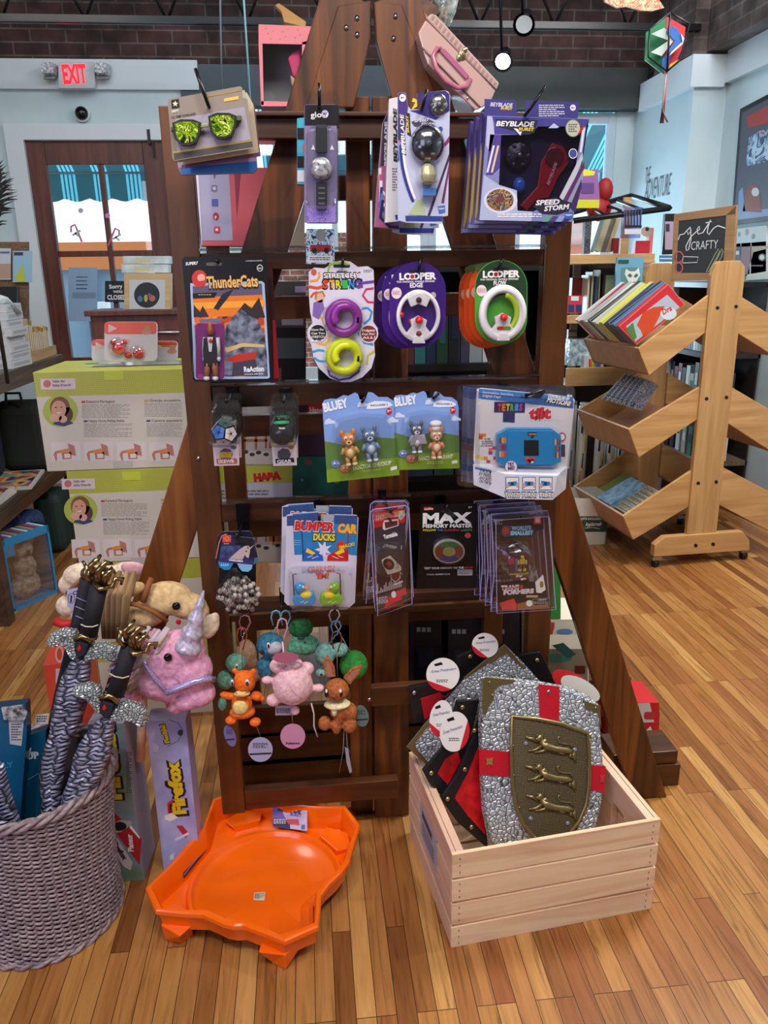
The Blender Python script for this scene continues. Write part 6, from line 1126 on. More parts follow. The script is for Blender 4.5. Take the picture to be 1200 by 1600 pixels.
mb = MB().box((-.0008, .20, .15), (.001, .15, .10), m('a9a8c0', .5)); mb.greek; mb.box((-.0016, .21, .175), (.0006, .09, .018), m('3a3a44')); [mb.box((-.0016, .20, .15-.011*i), (.0006, .11, .004), m('5c5c68')) for i in range(4)]; mb.build('paper_label', t)

# ================================================================== TOY SHIELDS
f7 = crop(600, 940, 2.609)
SILV = scales('hammered_silver', '363a42', 'c2cad4', 88, .5, .38, .10, .6, .004); BRONZE = scales('bronze_weave', '2c2616', '70654a', 260, .6, .4, .2, .5, .002, 0); BRZ = m('8f8058', .35, .8); REDL = scales('red_leather', '8c0c1c', 'c8142c', 300, 0, .35, .2, .3, .001, .2); BLKL = speck('black_leather', '0c0c10', '1c1c22', 200, .4, 0, .3, .002); REDP = speck('red_cloth', 'b00c18', 'd41c24', 40, .35, 0, .5, .004)
def studs(mb, pl, pts, r, mt, z):
    for x, y in pts: c = pl.l(*f7(x, y)); mb.ball((c[0], c[1], z), (r, r, r*.6), mt, 10)
pl = Plane(848, 1190, 1.60, pitch=-18)
t = thing('toy_shield', 'large hammered silver shield with red cross and bronze crest of three lions', 'toy shield', pl.M, None)
body = [(398, 312), (430, 308), (540, 318), (640, 330), (760, 352), (850, 395), (885, 425), (888, 520), (898, 620), (903, 720), (893, 830), (870, 930), (800, 1040), (720, 1110), (620, 1130), (500, 1090), (430, 990), (405, 860), (395, 720), (390, 500)]
mb = MB(); mb.dome(pl, f7(body), -.018, 0, SILV, .035, SILV); mb.px(pl, f7(body), -.024, -.018, BLKL); mb.build('shield_face', t, bevel=.003)
mb = MB(); mb.px(pl, f7([(628, 336), (714, 346), (712, 486), (634, 470)]), .001, .004, REDL); mb.build('red_band', t); mb = MB(); mb.px(pl, f7([(386, 600), (512, 612), (513, 712), (388, 704)]), .001, .004, REDL); mb.build('red_band', t); mb = MB(); mb.px(pl, f7([(832, 664), (902, 670), (898, 776), (830, 765)]), .001, .004, REDL); mb.build('red_band', t)
IN = [(515, 457), (620, 470), (720, 490), (825, 528), (832, 640), (830, 740), (820, 820), (790, 890), (735, 960), (680, 990), (610, 962), (560, 900), (530, 830), (515, 720), (511, 600)]
mb = MB(); mb.dome(pl, f7(IN), .001, .012, BRONZE, .02, BRZ); mb.build('crest_plate', t)
mb = MB(); k7 = (Vector(pl.l(*f7(1, 0)))-Vector(pl.l(*f7(0, 0)))).length; cc = (675, 720); mb.tube([(*pl.l(*f7(x*.985+cc[0]*.015, y*.985+cc[1]*.015)), .013) for x, y in IN], .0055, BRZ, 8, closed=True); mb.build('crest_rim', t)
for i, dy in enumerate((0, 117, 236)):
    dx = (0, -2, 2)[i]; mb = MB(); G = lambda x, y, z=.015: (*pl.l(*f7(x+dx, y+dy)), z)
    mb.tube([G(630, 560), G(655, 582, .018), G(690, 592, .019), G(735, 598, .018), G(762, 604)], [.0075, .009, .0075, .008, .006], BRZ, 10)
    mb.ball(G(625, 548, .018), (.0088, .009, .007), BRZ, 12); mb.ball(G(612, 551, .021), (.003, .003, .003), BRZ, 8); mb.ball(G(616, 536, .018), .0022, BRZ, 6); mb.ball(G(636, 536, .018), .0022, BRZ, 6); mb.ball(G(645, 565, .018), (.009, .009, .006), BRZ, 10)
    for pts in ([(640, 576), (612, 596), (586, 600)], [(618, 562), (596, 552), (576, 546)], [(660, 590), (640, 602), (612, 606)], [(762, 604), (766, 625), (772, 644)], [(738, 602), (722, 612), (708, 608)], [(755, 608), (750, 622), (762, 628)]):
        mb.tube([G(*q) for q in pts], [.0052, .004, .0032], BRZ, 8); mb.ball(G(*pts[-1]), (.0036, .003, .003), BRZ, 8)
    mb.tube([G(762, 596), G(752, 574), G(728, 574), G(706, 568), G(700, 550), G(708, 545)], [.0024, .0022, .002, .002, .002, .003], BRZ, 6); mb.build('lion_relief', t)
mb = MB(); mb.px(pl, f7([(398, 312), (412, 306), (540, 318), (515, 334), (470, 340), (450, 360), (446, 400), (430, 420), (412, 460), (400, 455)]), .001, .004, BRZ); mb.build('corner_fitting', t, bevel=.001); mb = MB(); mb.px(pl, f7([(812, 402), (880, 424), (884, 520), (876, 480), (868, 450), (820, 440)]), .001, .004, BRZ); mb.build('corner_fitting', t, bevel=.001)
mb = MB(); studs(mb, pl, [(668, 366)], .005, STEEL, .005); studs(mb, pl, [(428, 328), (440, 380)], .0035, BRZ, .005); studs(mb, pl, [(860, 432)], .0035, BRZ, .005); mb.px(pl, f7([(428+20*math.cos(a)*(1 if i % 2 else .5), 650+20*math.sin(a)*(1 if i % 2 else .5)) for i, a in enumerate([j*math.pi/4 for j in range(8)])]), .004, .007, m('d8c070', .3, .8)); mb.px(pl, f7([(886+14*math.cos(a)*(1 if i % 2 else .5), 720+22*math.sin(a)*(1 if i % 2 else .5)) for i, a in enumerate([j*math.pi/4 for j in range(8)])]), .004, .007, m('c8403c', .3, .3)); mb.build('stud', t)
mb = MB(); studs(mb, pl, [(573, 572), (770, 598), (592, 876), (742, 895)], .006, m('8c88b0', .1, .3), .013); studs(mb, pl, [(520, 580), (522, 700), (545, 830), (830, 560), (828, 740), (610, 950), (520, 470)], .0032, BRZ, .016); mb.build('gem_stud', t)
def side_shield(name_label, Y, pitch, outer, inner, mo, mi, rivets, extra=(), rm=None, yaw=0):
    cx = sum(p[0] for p in outer)/len(outer); cy = sum(p[1] for p in outer)/len(outer); pl = Plane(*f7(cx, cy), Y, pitch=pitch, yaw=yaw); t = thing('toy_shield', name_label, 'toy shield', pl.M)
    mb = MB(); mb.px(pl, f7(outer), -.012, 0, mo, BLKL); mb.build('shield_face', t, bevel=.002)
    if inner: mb = MB(); mb.px(pl, f7(inner), 0, .002, mi); mb.build('red_panel', t)
    for nm, pts, mt, z in extra: mb = MB(); mb.px(pl, f7(pts), z, z+.003, mt); mb.build(nm, t, bevel=.001)
    if rivets:
        for r_ in rivets: mb = MB(); studs(mb, pl, [r_], .0065, rm or m('c0a878', .25, .9), .003); mb.build('rivet', t)
    return t, pl
side_shield('black-edged red shield leaning against the silver shield, lowest on the left', 1.62, -12, [(388, 490), (405, 700), (425, 1010), (300, 900), (230, 803), (300, 700), (345, 590)], [(385, 590), (392, 760), (412, 950), (340, 870), (288, 800), (345, 690)], BLKL, REDP, [(368, 524), (328, 682), (258, 803), (355, 917)], yaw=8)
side_shield('black shield with small red panel, second from the front on the left', 1.655, -12, [(300, 405), (390, 400), (345, 590), (300, 690), (232, 790), (190, 750), (158, 690), (235, 600)], [(300, 610), (312, 650), (258, 745), (218, 700), (250, 640)], BLKL, REDP, [(318, 430), (192, 697)], yaw=8)
S2o = [(490, 172), (560, 240), (640, 330), (700, 450), (640, 700), (440, 800), (200, 690), (145, 640), (90, 590), (180, 480), (330, 310)]
side_shield('silver shield turned on its side with brass corners, behind the black ones', 1.715, -8, S2o, None, SILV, None, None, [('corner_fitting', [(490, 172), (580, 275), (560, 268), (530, 240), (500, 212), (470, 225), (440, 250), (425, 248), (350, 300), (320, 312)], BRZ, .0), ('corner_fitting', [(90, 590), (180, 478), (186, 500), (150, 540), (128, 570), (130, 600), (160, 630), (185, 660), (180, 672)], BRZ, .0)])
side_shield('black shield edge with a red strap, below the upper left round tag', 1.745, -4, [(100, 350), (230, 325), (390, 400), (330, 470), (190, 480), (120, 500)], None, BLKL, None, [(123, 370)], [('red_strap', [(148, 392), (225, 368), (246, 385), (190, 470), (165, 478)], REDL, .001), ('red_strap', [(245, 385), (320, 318), (380, 378), (372, 396), (275, 402)], REDL, .004)], m('b8b8bc', .2, 1))
side_shield('black riveted shield standing at the back right of the crate', 1.775, -2, [(490, 250), (560, 215), (640, 205), (700, 330), (705, 520), (480, 520)], None, BLKL, None, [(622, 237), (547, 296)])
side_shield('black riveted shield standing at the back left of the crate', 1.77, -2, [(296, 225), (385, 185), (460, 220), (440, 420), (300, 420)], None, BLKL, None, [(350, 222)])
def round_tag(cx, cy, rx, ry, Y, label, rot=0, redside=1):
    pl = Plane(*f7(cx, cy), Y, pitch=-12); mb = MB(); mb.px(pl, f7(el(cx, cy, rx, ry, 32, rot=rot)), 0, .0008, m('e4e0e0', .4))
    mb.pf(pl, f7(el(cx, cy, rx, ry, 16, -40 if redside > 0 else 60, 60 if redside > 0 else 160, rot=rot)), .0012, m('c8202c', .4)); mb.px(pl, f7([(cx-rx*.55, cy-ry*.62), (cx-rx*.1, cy-ry*.75), (cx+rx*.0, cy-ry*.6), (cx-rx*.45, cy-ry*.5)]), .0008, .0014, BLACK)
    T(mb, pl, f7, 'Great Pretenders', (cx-rx*.75, cy+ry*.12) if redside > 0 else (cx-rx*.7, cy-ry*.1), (cx+rx*.55, cy-ry*.22) if redside > 0 else (cx+rx*.8, cy-ry*.3), ry*.16, m('6c78a8'), .0016, bold=.01, shear=.2); a = f7(cx-rx*.4, cy+ry*.3); b = f7(cx+rx*.3, cy+ry*.5); mb.greek(pl, a[0], a[1], b[0], b[1], 2, INK, .0016); tag(mb.build('round_hang_tag', None, pl.M), label, 'hang tag')
round_tag(240, 297, 68, 68, 1.68, 'round white and red tag clipped on the upper left shield', 0, 0); round_tag(412, 178, 54, 50, 1.74, 'round white and red tag at the very top of the shields', 20, 0); round_tag(232, 475, 46, 74, 1.60, 'narrow round tag half hidden behind the lowest round tag', 10, 0); round_tag(288, 530, 60, 82, 1.575, 'lowest round white and red tag, in front of the black shields', 8, 1)
pl = Plane(*f7(795, 350), 1.73, pitch=-10); mb = MB(); mb.px(pl, f7(el(800, 355, 88, 40, 28, rot=28)), 0, .001, m('dcdcd8')); mb.px(pl, f7(el(770, 335, 92, 42, 28, rot=28)), -.002, -.001, m('c8282c')); tag(mb.build('round_hang_tag', None, pl.M), 'blank white oval tag with red edge behind the right shoulder of the silver shield', 'hang tag')
# ================================================================== WICKER BASKET AND FOAM SWORDS
WK = speck('whitewashed_wicker', '6c5a62', 'a8969c', 60, .6, 0, .4, .002, stretch=(1, 1, 3))
BX, BY, BR0, BR1, BH = -.70, 1.62, .172, .196, .40
t = thing('wicker_basket', 'round grey-washed wicker basket on the floor holding toy swords', 'basket', Matrix.Translation((BX, BY, 0)))
mb = MB(); n = 180; nst = 30; rows = 60
rad = lambda z: BR0+(BR1-BR0)*(z/BH)-.012*math.sin(math.pi*z/BH)
for i in range(rows):
    z = .012+(BH-.03)*i/(rows-1); ph = i*math.pi/1.0; p = []
    for j in range(n):
        a = 2*math.pi*j/n; p.append((math.cos(a)*(rad(z)+.0042*math.sin(nst*a+ph)), math.sin(a)*(rad(z)+.0042*math.sin(nst*a+ph)), z+.0014*math.sin(nst*2*a)))
    mb.tube(p, .0038, WK, 5, closed=True)
mb.build('woven_side', t)
mb = MB()
for j in range(nst*2):
    a = math.pi*j/nst; mb.tube([(rad(z)*math.cos(a), rad(z)*math.sin(a), z) for z in (.005, .1, .2, .3, BH-.01)], .0028, WK, 5)
mb.build('upright_cane', t)
mb = MB()
for s_ in range(3): mb.tube([((BR1+.007*math.cos(6.0*a*2+s_*2.1))*math.cos(a), (BR1+.007*math.cos(12*a+s_*2.1))*math.sin(a), BH-.004+.008*math.sin(12*a+s_*2.1)) for a in [2*math.pi*i/144 for i in range(144)]], .0062, WK, 6, closed=True)
mb.build('braided_rim', t); mb = MB()
for s_ in range(2): mb.tube([((BR0+.005*math.cos(14*a+s_*3.14))*math.cos(a), (BR0+.005*math.cos(14*a+s_*3.14))*math.sin(a), .008+.005*math.sin(14*a+s_*3.14)) for a in [2*math.pi*i/144 for i in range(144)]], .006, WK, 6, closed=True)
mb.build('braided_foot', t); MB().lathe([(.0, .012), (BR0-.008, .012), (rad(.2)-.009, .2), (BR1-.012, BH-.02)], m('4c4044', .8), 40).build('lining', t)
fs = crop(0, 860, 3.333)
BLADE = scales('scaly_foam', '0e0e18', 'a6a8c6', 42, .3, .36, .22, 1, .010, .5, (.7, 2.4, .3)); GRIP = m('0f0f1a', .75); WING = scales('silver_wing', '141e1e', 'd4e0e4', 120, .4, .25, .14, .9, .004, .7, (1, 1.5, .4)); GOLD = m('9c8560', .22, .95)
def sword(label, Y, L, Rr, grip, guardL, guardR, block, gem, collar, pom, string, pitch=-10):
    pl = Plane(*fs(*gem), Y, pitch=pitch); t = thing('toy_sword', label, 'toy sword', pl.M, 'scaly silver toy swords in the wicker basket')
    C_ = [((a[0]+b[0])/2, (a[1]+b[1])/2) for a, b in zip(L, Rr)]; mb = MB(); ml = [Vector(pl.l(*fs(*p))) for p in L]; mr = [Vector(pl.l(*fs(*p))) for p in Rr]; n_ = len(L); vs = []; cols = 9
    for a, b in zip(ml, mr):
        for j in range(cols):
            u = j/(cols-1); q = a.lerp(b, u); h = .016*(math.sin(math.pi*u)**.5)-.010*math.exp(-((u-.5)/.07)**2); vs.append((q.x, q.y, h))
    vs += [(v[0], v[1], -abs(v[2])) for v in vs]; N0 = n_*cols
    mb.add(vs, [(i*cols+j, i*cols+j+1, (i+1)*cols+j+1, (i+1)*cols+j) for i in range(n_-1) for j in range(cols-1)]+[(N0+i*cols+j+1, N0+i*cols+j, N0+(i+1)*cols+j, N0+(i+1)*cols+j+1) for i in range(n_-1) for j in range(cols-1)], BLADE, True); mb.build('blade', t)
    g = [(*pl.l(*fs(*p)), 0) for p in grip]; MB().tube(g, .0195, GRIP, 16).build('grip', t)
    for G in (guardL, guardR): mb = MB(); mb.dome(pl, fs(G), 0, .018, WING, .22); mb.px(pl, fs(G), -.016, 0, WING); w_ = mb.build('guard_wing', t, bevel=.003)
    mb = MB(); mb.px(pl, fs(block), -.02, .021, GRIP); mb.build('guard_block', t, bevel=.003); mb = MB(); mb.dome(pl, fs([(gem[0]+dx, gem[1]+dy) for dx, dy in ((0, -20), (12, 0), (0, 20), (-12, 0))]), .021, .025, m('c8242c', .15), .5); mb.build('red_gem', t)
    mb = MB(); c = [(*pl.l(*fs(*p)), .02) for p in collar]; mb.tube(c, .006, GOLD, 8); mb.tube([(q[0], q[1], -.012) for q in c], .006, GOLD, 8); mb.build('collar', t)
    mb = MB(); K = (Vector(pl.l(*fs(1, 0)))-Vector(pl.l(*fs(0, 0)))).length; cx, cy = pom
    mb.ball((*pl.l(*fs(cx-5, cy+15)), 0), (.022, .022, .022), GOLD, 14)
    for pts, r in (([(-50, 45), (-80, 5), (-70, -35), (-98, -62)], 15), ([(-45, 10), (-50, -45), (-20, -72), (-5, -95)], 17), ([(0, 40), (-10, -20), (25, -60), (55, -50)], 19), ([(20, 55), (30, 5), (60, -25), (70, 0)], 18), ([(20, 65), (65, 62), (75, 25), (108, 30), (100, 60)], 15), ([(-30, 55), (0, 75), (40, 72)], 16)):
        mb.tube([(*pl.l(*fs(cx+x, cy+y)), .014+.008*math.sin(i*1.3)) for i, (x, y) in enumerate(pts)], [r*K*.8]+[r*K]*(len(pts)-2)+[r*K*.5], GOLD, 8)
    mb.build('pommel', t)
    if string: MB().tube([(*pl.l(*fs(x, y)), .021-.003*abs(i-1.5)) for i, (x, y) in enumerate(string)], .0015, m('cfc4a8', .4), 6).build('bead_string', t)
    return t
sword('scaly toy sword with red gem, its gold pommel standing tallest in the basket', 1.63, [(402, 560), (365, 580), (320, 660), (290, 750), (270, 850), (255, 960), (228, 1030), (210, 1100), (200, 1180), (205, 1240), (215, 1320), (200, 1420)], [(470, 560), (475, 620), (462, 720), (455, 800), (430, 880), (390, 960), (365, 1010), (345, 1080), (335, 1160), (320, 1240), (330, 1320), (300, 1420)],
      [(462, 440), (518, 175)], [(240, 470), (270, 430), (330, 405), (395, 415), (420, 480), (428, 540), (415, 580), (385, 568), (350, 500), (320, 478), (285, 495), (245, 495)], [(436, 545), (465, 495), (540, 480), (605, 505), (628, 560), (618, 585), (590, 570), (530, 555), (480, 560), (430, 580)], [(402, 455), (475, 475), (455, 530), (420, 550), (400, 510)], (427, 497), [(402, 450), (440, 432), (500, 465)], (535, 115), [(432, 375), (460, 385), (495, 386), (522, 378)])
sword('scaly toy sword with red gem standing in front beside the unicorn head', 1.56, [(548, 860), (500, 890), (450, 950), (410, 1010), (380, 1080), (368, 1150), (350, 1210), (325, 1270), (310, 1350), (300, 1440)], [(608, 870), (592, 950), (585, 1040), (575, 1100), (545, 1160), (505, 1220), (470, 1260), (430, 1300), (410, 1370), (400, 1440)],
      [(600, 750), (680, 495)], [(370, 730), (400, 702), (460, 690), (520, 712), (548, 780), (545, 860), (515, 835), (470, 780), (425, 752), (385, 745)], [(560, 862), (595, 812), (655, 785), (720, 800), (762, 838), (772, 900), (748, 922), (705, 888), (640, 876), (570, 880)], [(535, 760), (605, 785), (590, 850), (555, 862), (530, 820)], (557, 803), [(535, 755), (580, 738), (630, 775)], (710, 450), [(580, 628), (610, 642), (650, 650), (682, 642)])
# second grip behind, third blade, blue packs
pl = Plane(*fs(430, 240), 1.72, pitch=-6); t = thing('toy_sword', 'black-gripped toy sword mostly hidden behind the tallest sword', 'toy sword', pl.M, 'scaly silver toy swords in the wicker basket'); MB().tube([(*pl.l(*fs(*p)), 0) for p in ((455, 150), (400, 420), (330, 760), (250, 1200))], [.017, .017, .022, .024], GRIP, 12).build('grip', t)
mb = MB(); [mb.tube([(*pl.l(*fs(405, 232+i*48)), .0175), (*pl.l(*fs(470, 260+i*48)), .0165)], .0012, m('8c90b0'), 5) for i in range(3)]; mb.ball((*pl.l(*fs(468, 120)), 0), (.022, .018, .02), GOLD, 12); mb.build('grip_wrap', t)
pl = Plane(20, 1240, 1.50, roll=22); t = thing('toy_sword', 'dark scaly sword blade lying low at the left edge of the basket', 'toy sword', pl.M, 'scaly silver toy swords in the wicker basket'); mb = MB(); mb.dome(pl, [(-30, 1190), (6, 1190), (18, 1240), (34, 1285), (30, 1330), (-20, 1330)], 0, .014, BLADE, .2, BLADE); mb.build('blade', t)
def blue_pack(pts, Y, label, words, top=None, z1=.03):
    cx = sum(p[0] for p in pts)/len(pts); cy = sum(p[1] for p in pts)/len(pts); pl = Plane(cx, cy, Y, pitch=-5); t = thing('flying_toy_pack', label, 'toy pack', pl.M, 'blue packs standing in the basket'); mb = MB(); mb.px(pl, pts, -z1, 0, m('0d4f74', .3), m('0a2f4c', .3)); mb.build('bag', t)
    mb = MB(); 
    for s_, a, b, h, c in words: mb.pt(pl, s_, *a, *b, h, m(c, .35), .0012, bold=.05)
    mb.build('lettering', t); return t, pl, mb
t, pl, _ = blue_pack([(-10, 1105), (40, 1100), (42, 1140), (30, 1300), (-10, 1300)], 1.60, 'blue pack with clear crinkled top, leftmost in the basket', [('FLY', (0, 1200), (22, 1198), 8, '1c7ca8')])
mb = MB(); mb.px(pl, [(4, 1104), (36, 1100), (44, 1112), (40, 1124), (8, 1122)], .002, .008, speck('crinkled_film', '3c3c44', 'c8ccd4', 90, .15, .3, .6, .004)); mb.px(pl, [(14, 1124), (38, 1122), (34, 1165), (16, 1162)], .001, .002, m('a8a8b0')); mb.greek(pl, 18, 1130, 34, 1158, 7, INK, .0025); mb.build('film_top', t)
t, pl, _ = blue_pack([(28, 1155), (72, 1140), (62, 1330), (22, 1330)], 1.64, 'teal and blue pack with white FLY UP lettering', [('Fly', (36, 1178), (50, 1178), 14, 'c8d8e0'), ('UP', (42, 1186), (62, 1184), 10, 'c8d8e0')]); mb = MB(); mb.pline(pl, [(24, 1240), (36, 1222), (66, 1205)], 1.4, .0014, m('5c9cb8')); mb.px(pl, [(55, 1118), (76, 1116), (74, 1132), (54, 1134)], -.004, -.003, m('c8c8cc')); mb.greek(pl, 57, 1119, 73, 1130, 3, INK, -.002); mb.build('label', t)
pl = Plane(60, 1170, 1.68, pitch=-8, roll=-14); tag(MB().px(pl, [(108, 1010), (134, 1020), (60, 1330), (30, 1330)], -.012, 0, speck('lavender_sleeve', '6c6c94', 'a0a0c8', 30, .35, 0, .1)).build('lavender_sleeve', None, pl.M), 'smooth lavender plastic sleeve behind the front scaly blade', 'sleeve')

# ================================================================== GLIDER BOXES
fx = crop(0, 1160, 3.158)
def upright_box(px_bl, w_, d_, h_, yaw, name, label, cat, mf, ms, mt, group=None, Y=None, z=0):
    o = onZ(*px_bl, z) if Y is None else onY(*px_bl, Y); pl = Plane(0, 0, 0, yaw=yaw, origin=o); t = thing(name, label, cat, pl.M, group)
    MB().box((w_/2, h_/2, -d_/2), (w_, h_, d_), ms).build('carton', t, bevel=.0015); mb = MB(); mb.flat(quad(.001, .001, w_-.001, h_-.001), .0006, mf); return t, pl, mb
SKY = speck('box_sky_print', '8c90c8', 'b8b4dc', 9, .4, 0, 0)
t, pl, mb = upright_box((256, 1362), .098, .06, .455, -3, 'glider_box', 'tall pale blue toy glider box with yellow upright lettering, beside the orange tray', 'toy glider box', SKY, m('a8a4c8', .45), None, 'tall toy glider boxes')
T(mb, pl, fx, 'Firefox', (925, 362), (880, 78), 62, m('16141c'), .0012, bold=.11); T(mb, pl, fx, 'Firefox', (918, 350), (878, 88), 50, m('e0c020'), .0018, bold=.06)
T(mb, pl, fs, 'Flexible!', (886, 1005), (858, 900), 24, m('16141c'), .0012, bold=.10); T(mb, pl, fs, 'Flexible!', (884, 1000), (858, 905), 20, m('e0c020'), .0018, bold=.05)
mb.pline(pl, fs([(870, 1020), (930, 990), (955, 940), (930, 900), (880, 880)]), .8, .001, INK); mb.pf(pl, fs(el(940, 948, 14, 16)), .0012, m('2c2c34')); mb.pf(pl, fx([(850, 280), (885, 300), (870, 340), (830, 350), (825, 300)]), .0012, m('c02c34')); mb.pf(pl, fx([(812, 360), (850, 345), (880, 370), (840, 388), (815, 380)]), .0014, m('e4dcdc')); mb.pf(pl, fx([(870, 410), (900, 408), (935, 450), (915, 470)]), .0012, m('b02c34')); mb.pf(pl, fx([(862, 475), (930, 440), (935, 452), (870, 485)]), .0014, m('d8d4e4')); mb.pf(pl, fx([(838, 560), (860, 540), (858, 575), (840, 580)]), .0012, m('d8d4e4')); mb.pf(pl, fs([(800, 1000), (830, 1020), (820, 1050), (795, 1045)]), .0012, m('c8bcdc')); mb.build('front_print', t)
t, pl, mb = upright_box((172, 1378), .088, .12, .47, -3, 'glider_box', 'taller glider box with red Planeur banner, right behind the wicker basket', 'toy glider box', speck('box_land_print', '5c7c5c', '8490b8', 7, .4, 0, 0), m('8c88a0', .45), None, 'tall toy glider boxes')
T(mb, pl, fx, 'Firefox', (608, 285), (560, -110), 60, m('16141c'), .0012, bold=.11); T(mb, pl, fx, 'Firefox', (600, 280), (558, -105), 48, m('c8b428'), .0018, bold=.06)
mb.pf(pl, fx([(540, 340), (570, 350), (700, 470), (690, 605), (540, 400)]), .001, m('a81c24')); mb.pf(pl, fx([(645, 405), (690, 465), (690, 475), (640, 420)]), .0012, WHITE); mb.pf(pl, fx([(538, 405), (600, 380), (650, 385), (650, 405), (600, 440), (538, 450)]), .0014, m('a8a8ac')); mb.pf(pl, fx(el(592, 412, 34, 22)), .0017, m('16161c')); mb.pf(pl, fx([(545, 470), (580, 470), (655, 590), (645, 630), (610, 610), (540, 500)]), .0015, m('c4bcc0')); T(mb, pl, fx, 'Firefox', (552, 488), (612, 580), 20, INK, .002, bold=.06); T(mb, pl, fx, 'Planeur', (660, 535), (652, 450), 22, WHITE, .002, bold=.03); mb.greek(pl, 198, 1175, 206, 1240, 20, INK, .0012); mb.build('front_print', t)
w_ = .088; mb = MB(); 
t, pl, mb = upright_box((98, 1230), .12, .16, .42, 8, 'play_set_box', 'orange-red box standing behind the swords and basket', 'box', m('c8442c', .4), m('a83424', .5), None)
mb.pf(pl, fs(el(310, 540, 22, 45)), .001, m('d8a8a0')); mb.pf(pl, fs(el(310, 540, 14, 32)), .0014, m('c8442c')); mb.pf(pl, fs(quad(290, 615, 345, 690)), .001, m('c8a8b0')); mb.build('front_print', t)

# ================================================================== HOBBY HORSE HEADS
PU = speck('pink_fur', 'd088ae', 'eab0cc', 90, .85, 0, .6, .004, 4); CF = speck('cream_fur', 'c8a470', 'e4c898', 70, .85, 0, .6, .004, 4); IV = speck('ivory_fur', 'c8b098', 'e8d8c4', 80, .85, 0, .6, .004, 4); LIL = speck('lilac_glitter', '8c80b8', 'd0c8f0', 400, .25, .4, .3, .001)
pl = Plane(*fs(900, 620), 1.66, yaw=0); t = thing('hobby_horse', 'pink plush unicorn head with silver horn and lilac bridle on a stick', 'hobby horse', pl.M)
blob('plush_head', t, PB(pl, fs, (865, 560, 0, 180, 165, 125), (945, 520, 10, 145, 130, 112), (995, 620, 15, 130, 135, 108), (850, 670, 0, 170, 135, 115), (760, 640, -10, 95, 120, 90), (1030, 750, 20, 98, 82, 85), (970, 780, 20, 80, 60, 75), (915, 800, 15, 62, 62, 60), (700, 720, -40, 70, 90, 70), (1085, 740, 20, 46, 60, 60), (1010, 670, 20, 100, 80, 90), (900, 720, 5, 100, 90, 95)), PU, .004, 8)
bs = [Vector(q) for q in ((*pl.l(*fs(985, 485)), .03), (*pl.l(*fs(1070, 182)), .03))]; mb = MB(); P = []; rs_ = []
for i in range(40): u = i/39; P.append(bs[0].lerp(bs[1], u)); rs_.append(.029*(1-u)**.85*(1+.10*math.sin(u*26))+.0012)
mb.tube(P, rs_, speck('silver_cloth', 'a8a0bc', 'dcd6e8', 120, .3, .3, .4, .002), 14); mb.build('horn', t)
balls('eye', t, pl, fs, m('08080a', .05), (875, 558, 125, 24, 26, 14)); balls('ear', t, pl, fs, IV, (1090, 395, 0, 55, 85, 22, (0, 0, -28)), (1115, 360, 0, 30, 45, 20, (0, 0, -20)))
strap('bridle_strap', t, pl, fs, [(730, 530, 62), (760, 600, 108), (800, 660, 124), (868, 738, 128)], 13, LIL); strap('bridle_strap', t, pl, fs, [(865, 742, 128), (930, 715, 128), (1010, 685, 126), (1080, 668, 104), (1112, 672, 60)], 20, LIL); strap('mouth', t, pl, fs, [(930, 760, 92), (880, 790, 84), (870, 820, 76)], 4, m('a06088'))
mb = MB(); rs = random.Random(9)
MN = [m('ccc0cc', .8), m('c8b4d4', .8), m('d8c8b0', .8), m('c890b0', .8)]
for i in range(60): u = i/60; x0 = 700+rs.uniform(-20, 210)*(1-u*.3); y0 = 380+u*240; mb.tube([(*pl.l(*fs(x0, y0)), .02), (*pl.l(*fs(x0-40, y0+40)), .05-.03*u), (*pl.l(*fs(x0-90-rs.uniform(0, 60), y0+90+rs.uniform(0, 60))), .02)], [.006, .007, .002], MN[i % 4], 5)
mb.build('mane', t); strap('reins', t, pl, fs, [(790, 760, 90), (730, 740, 60), (690, 690, 30)], 6, LIL); MB().tube([(*pl.l(*fs(720, 800)), -.06), (*pl.l(*fs(700, 1180)), -.07)], .011, PINE, 10).build('stick', t)
pl = Plane(*fs(820, 260), 1.77); t = thing('hobby_horse', 'cream plush horse head with brown bridle behind the unicorn', 'hobby horse', pl.M)
blob('plush_head', t, PB(pl, fs, (870, 250, 0, 150, 105, 85), (980, 290, 0, 110, 80, 75), (760, 330, 0, 120, 80, 80), (690, 420, -10, 110, 110, 80), (1040, 320, 0, 60, 60, 55)), CF, .004, 8)
balls('ear', t, pl, fs, CF, (680, 205, 30, 85, 42, 24, (0, 0, 18)), (640, 190, 20, 60, 50, 20)); balls('eye', t, pl, fs, m('08080a', .05), (918, 290, 88, 24, 24, 14))
strap('bridle_strap', t, pl, fs, [(790, 145, 50), (765, 200, 90), (745, 270, 98)], 17, m('8c5428', .7)); strap('bridle_strap', t, pl, fs, [(640, 270, 80), (720, 285, 98), (800, 320, 98), (870, 370, 80)], 14, m('8c5428', .7)); balls('cheek_badge', t, pl, fs, RED, (930, 372, 80, 15, 18, 6))
mb = MB(); [mb.tube([(*pl.l(*fs(590+i*9, 110+(i % 4)*18)), .0), (*pl.l(*fs(560+i*10, 200)), .05), (*pl.l(*fs(560+i*8, 420)), .04)], [.006, .009, .004], m(('a0805c', '8c6c4c', 'b89870')[i % 3], .8), 5) for i in range(14)]; mb.build('mane', t); MB().tube([(*pl.l(*fs(700, 480)), -.03), (*pl.l(*fs(680, 1150)), -.03)], .011, PINE, 10).build('stick', t)
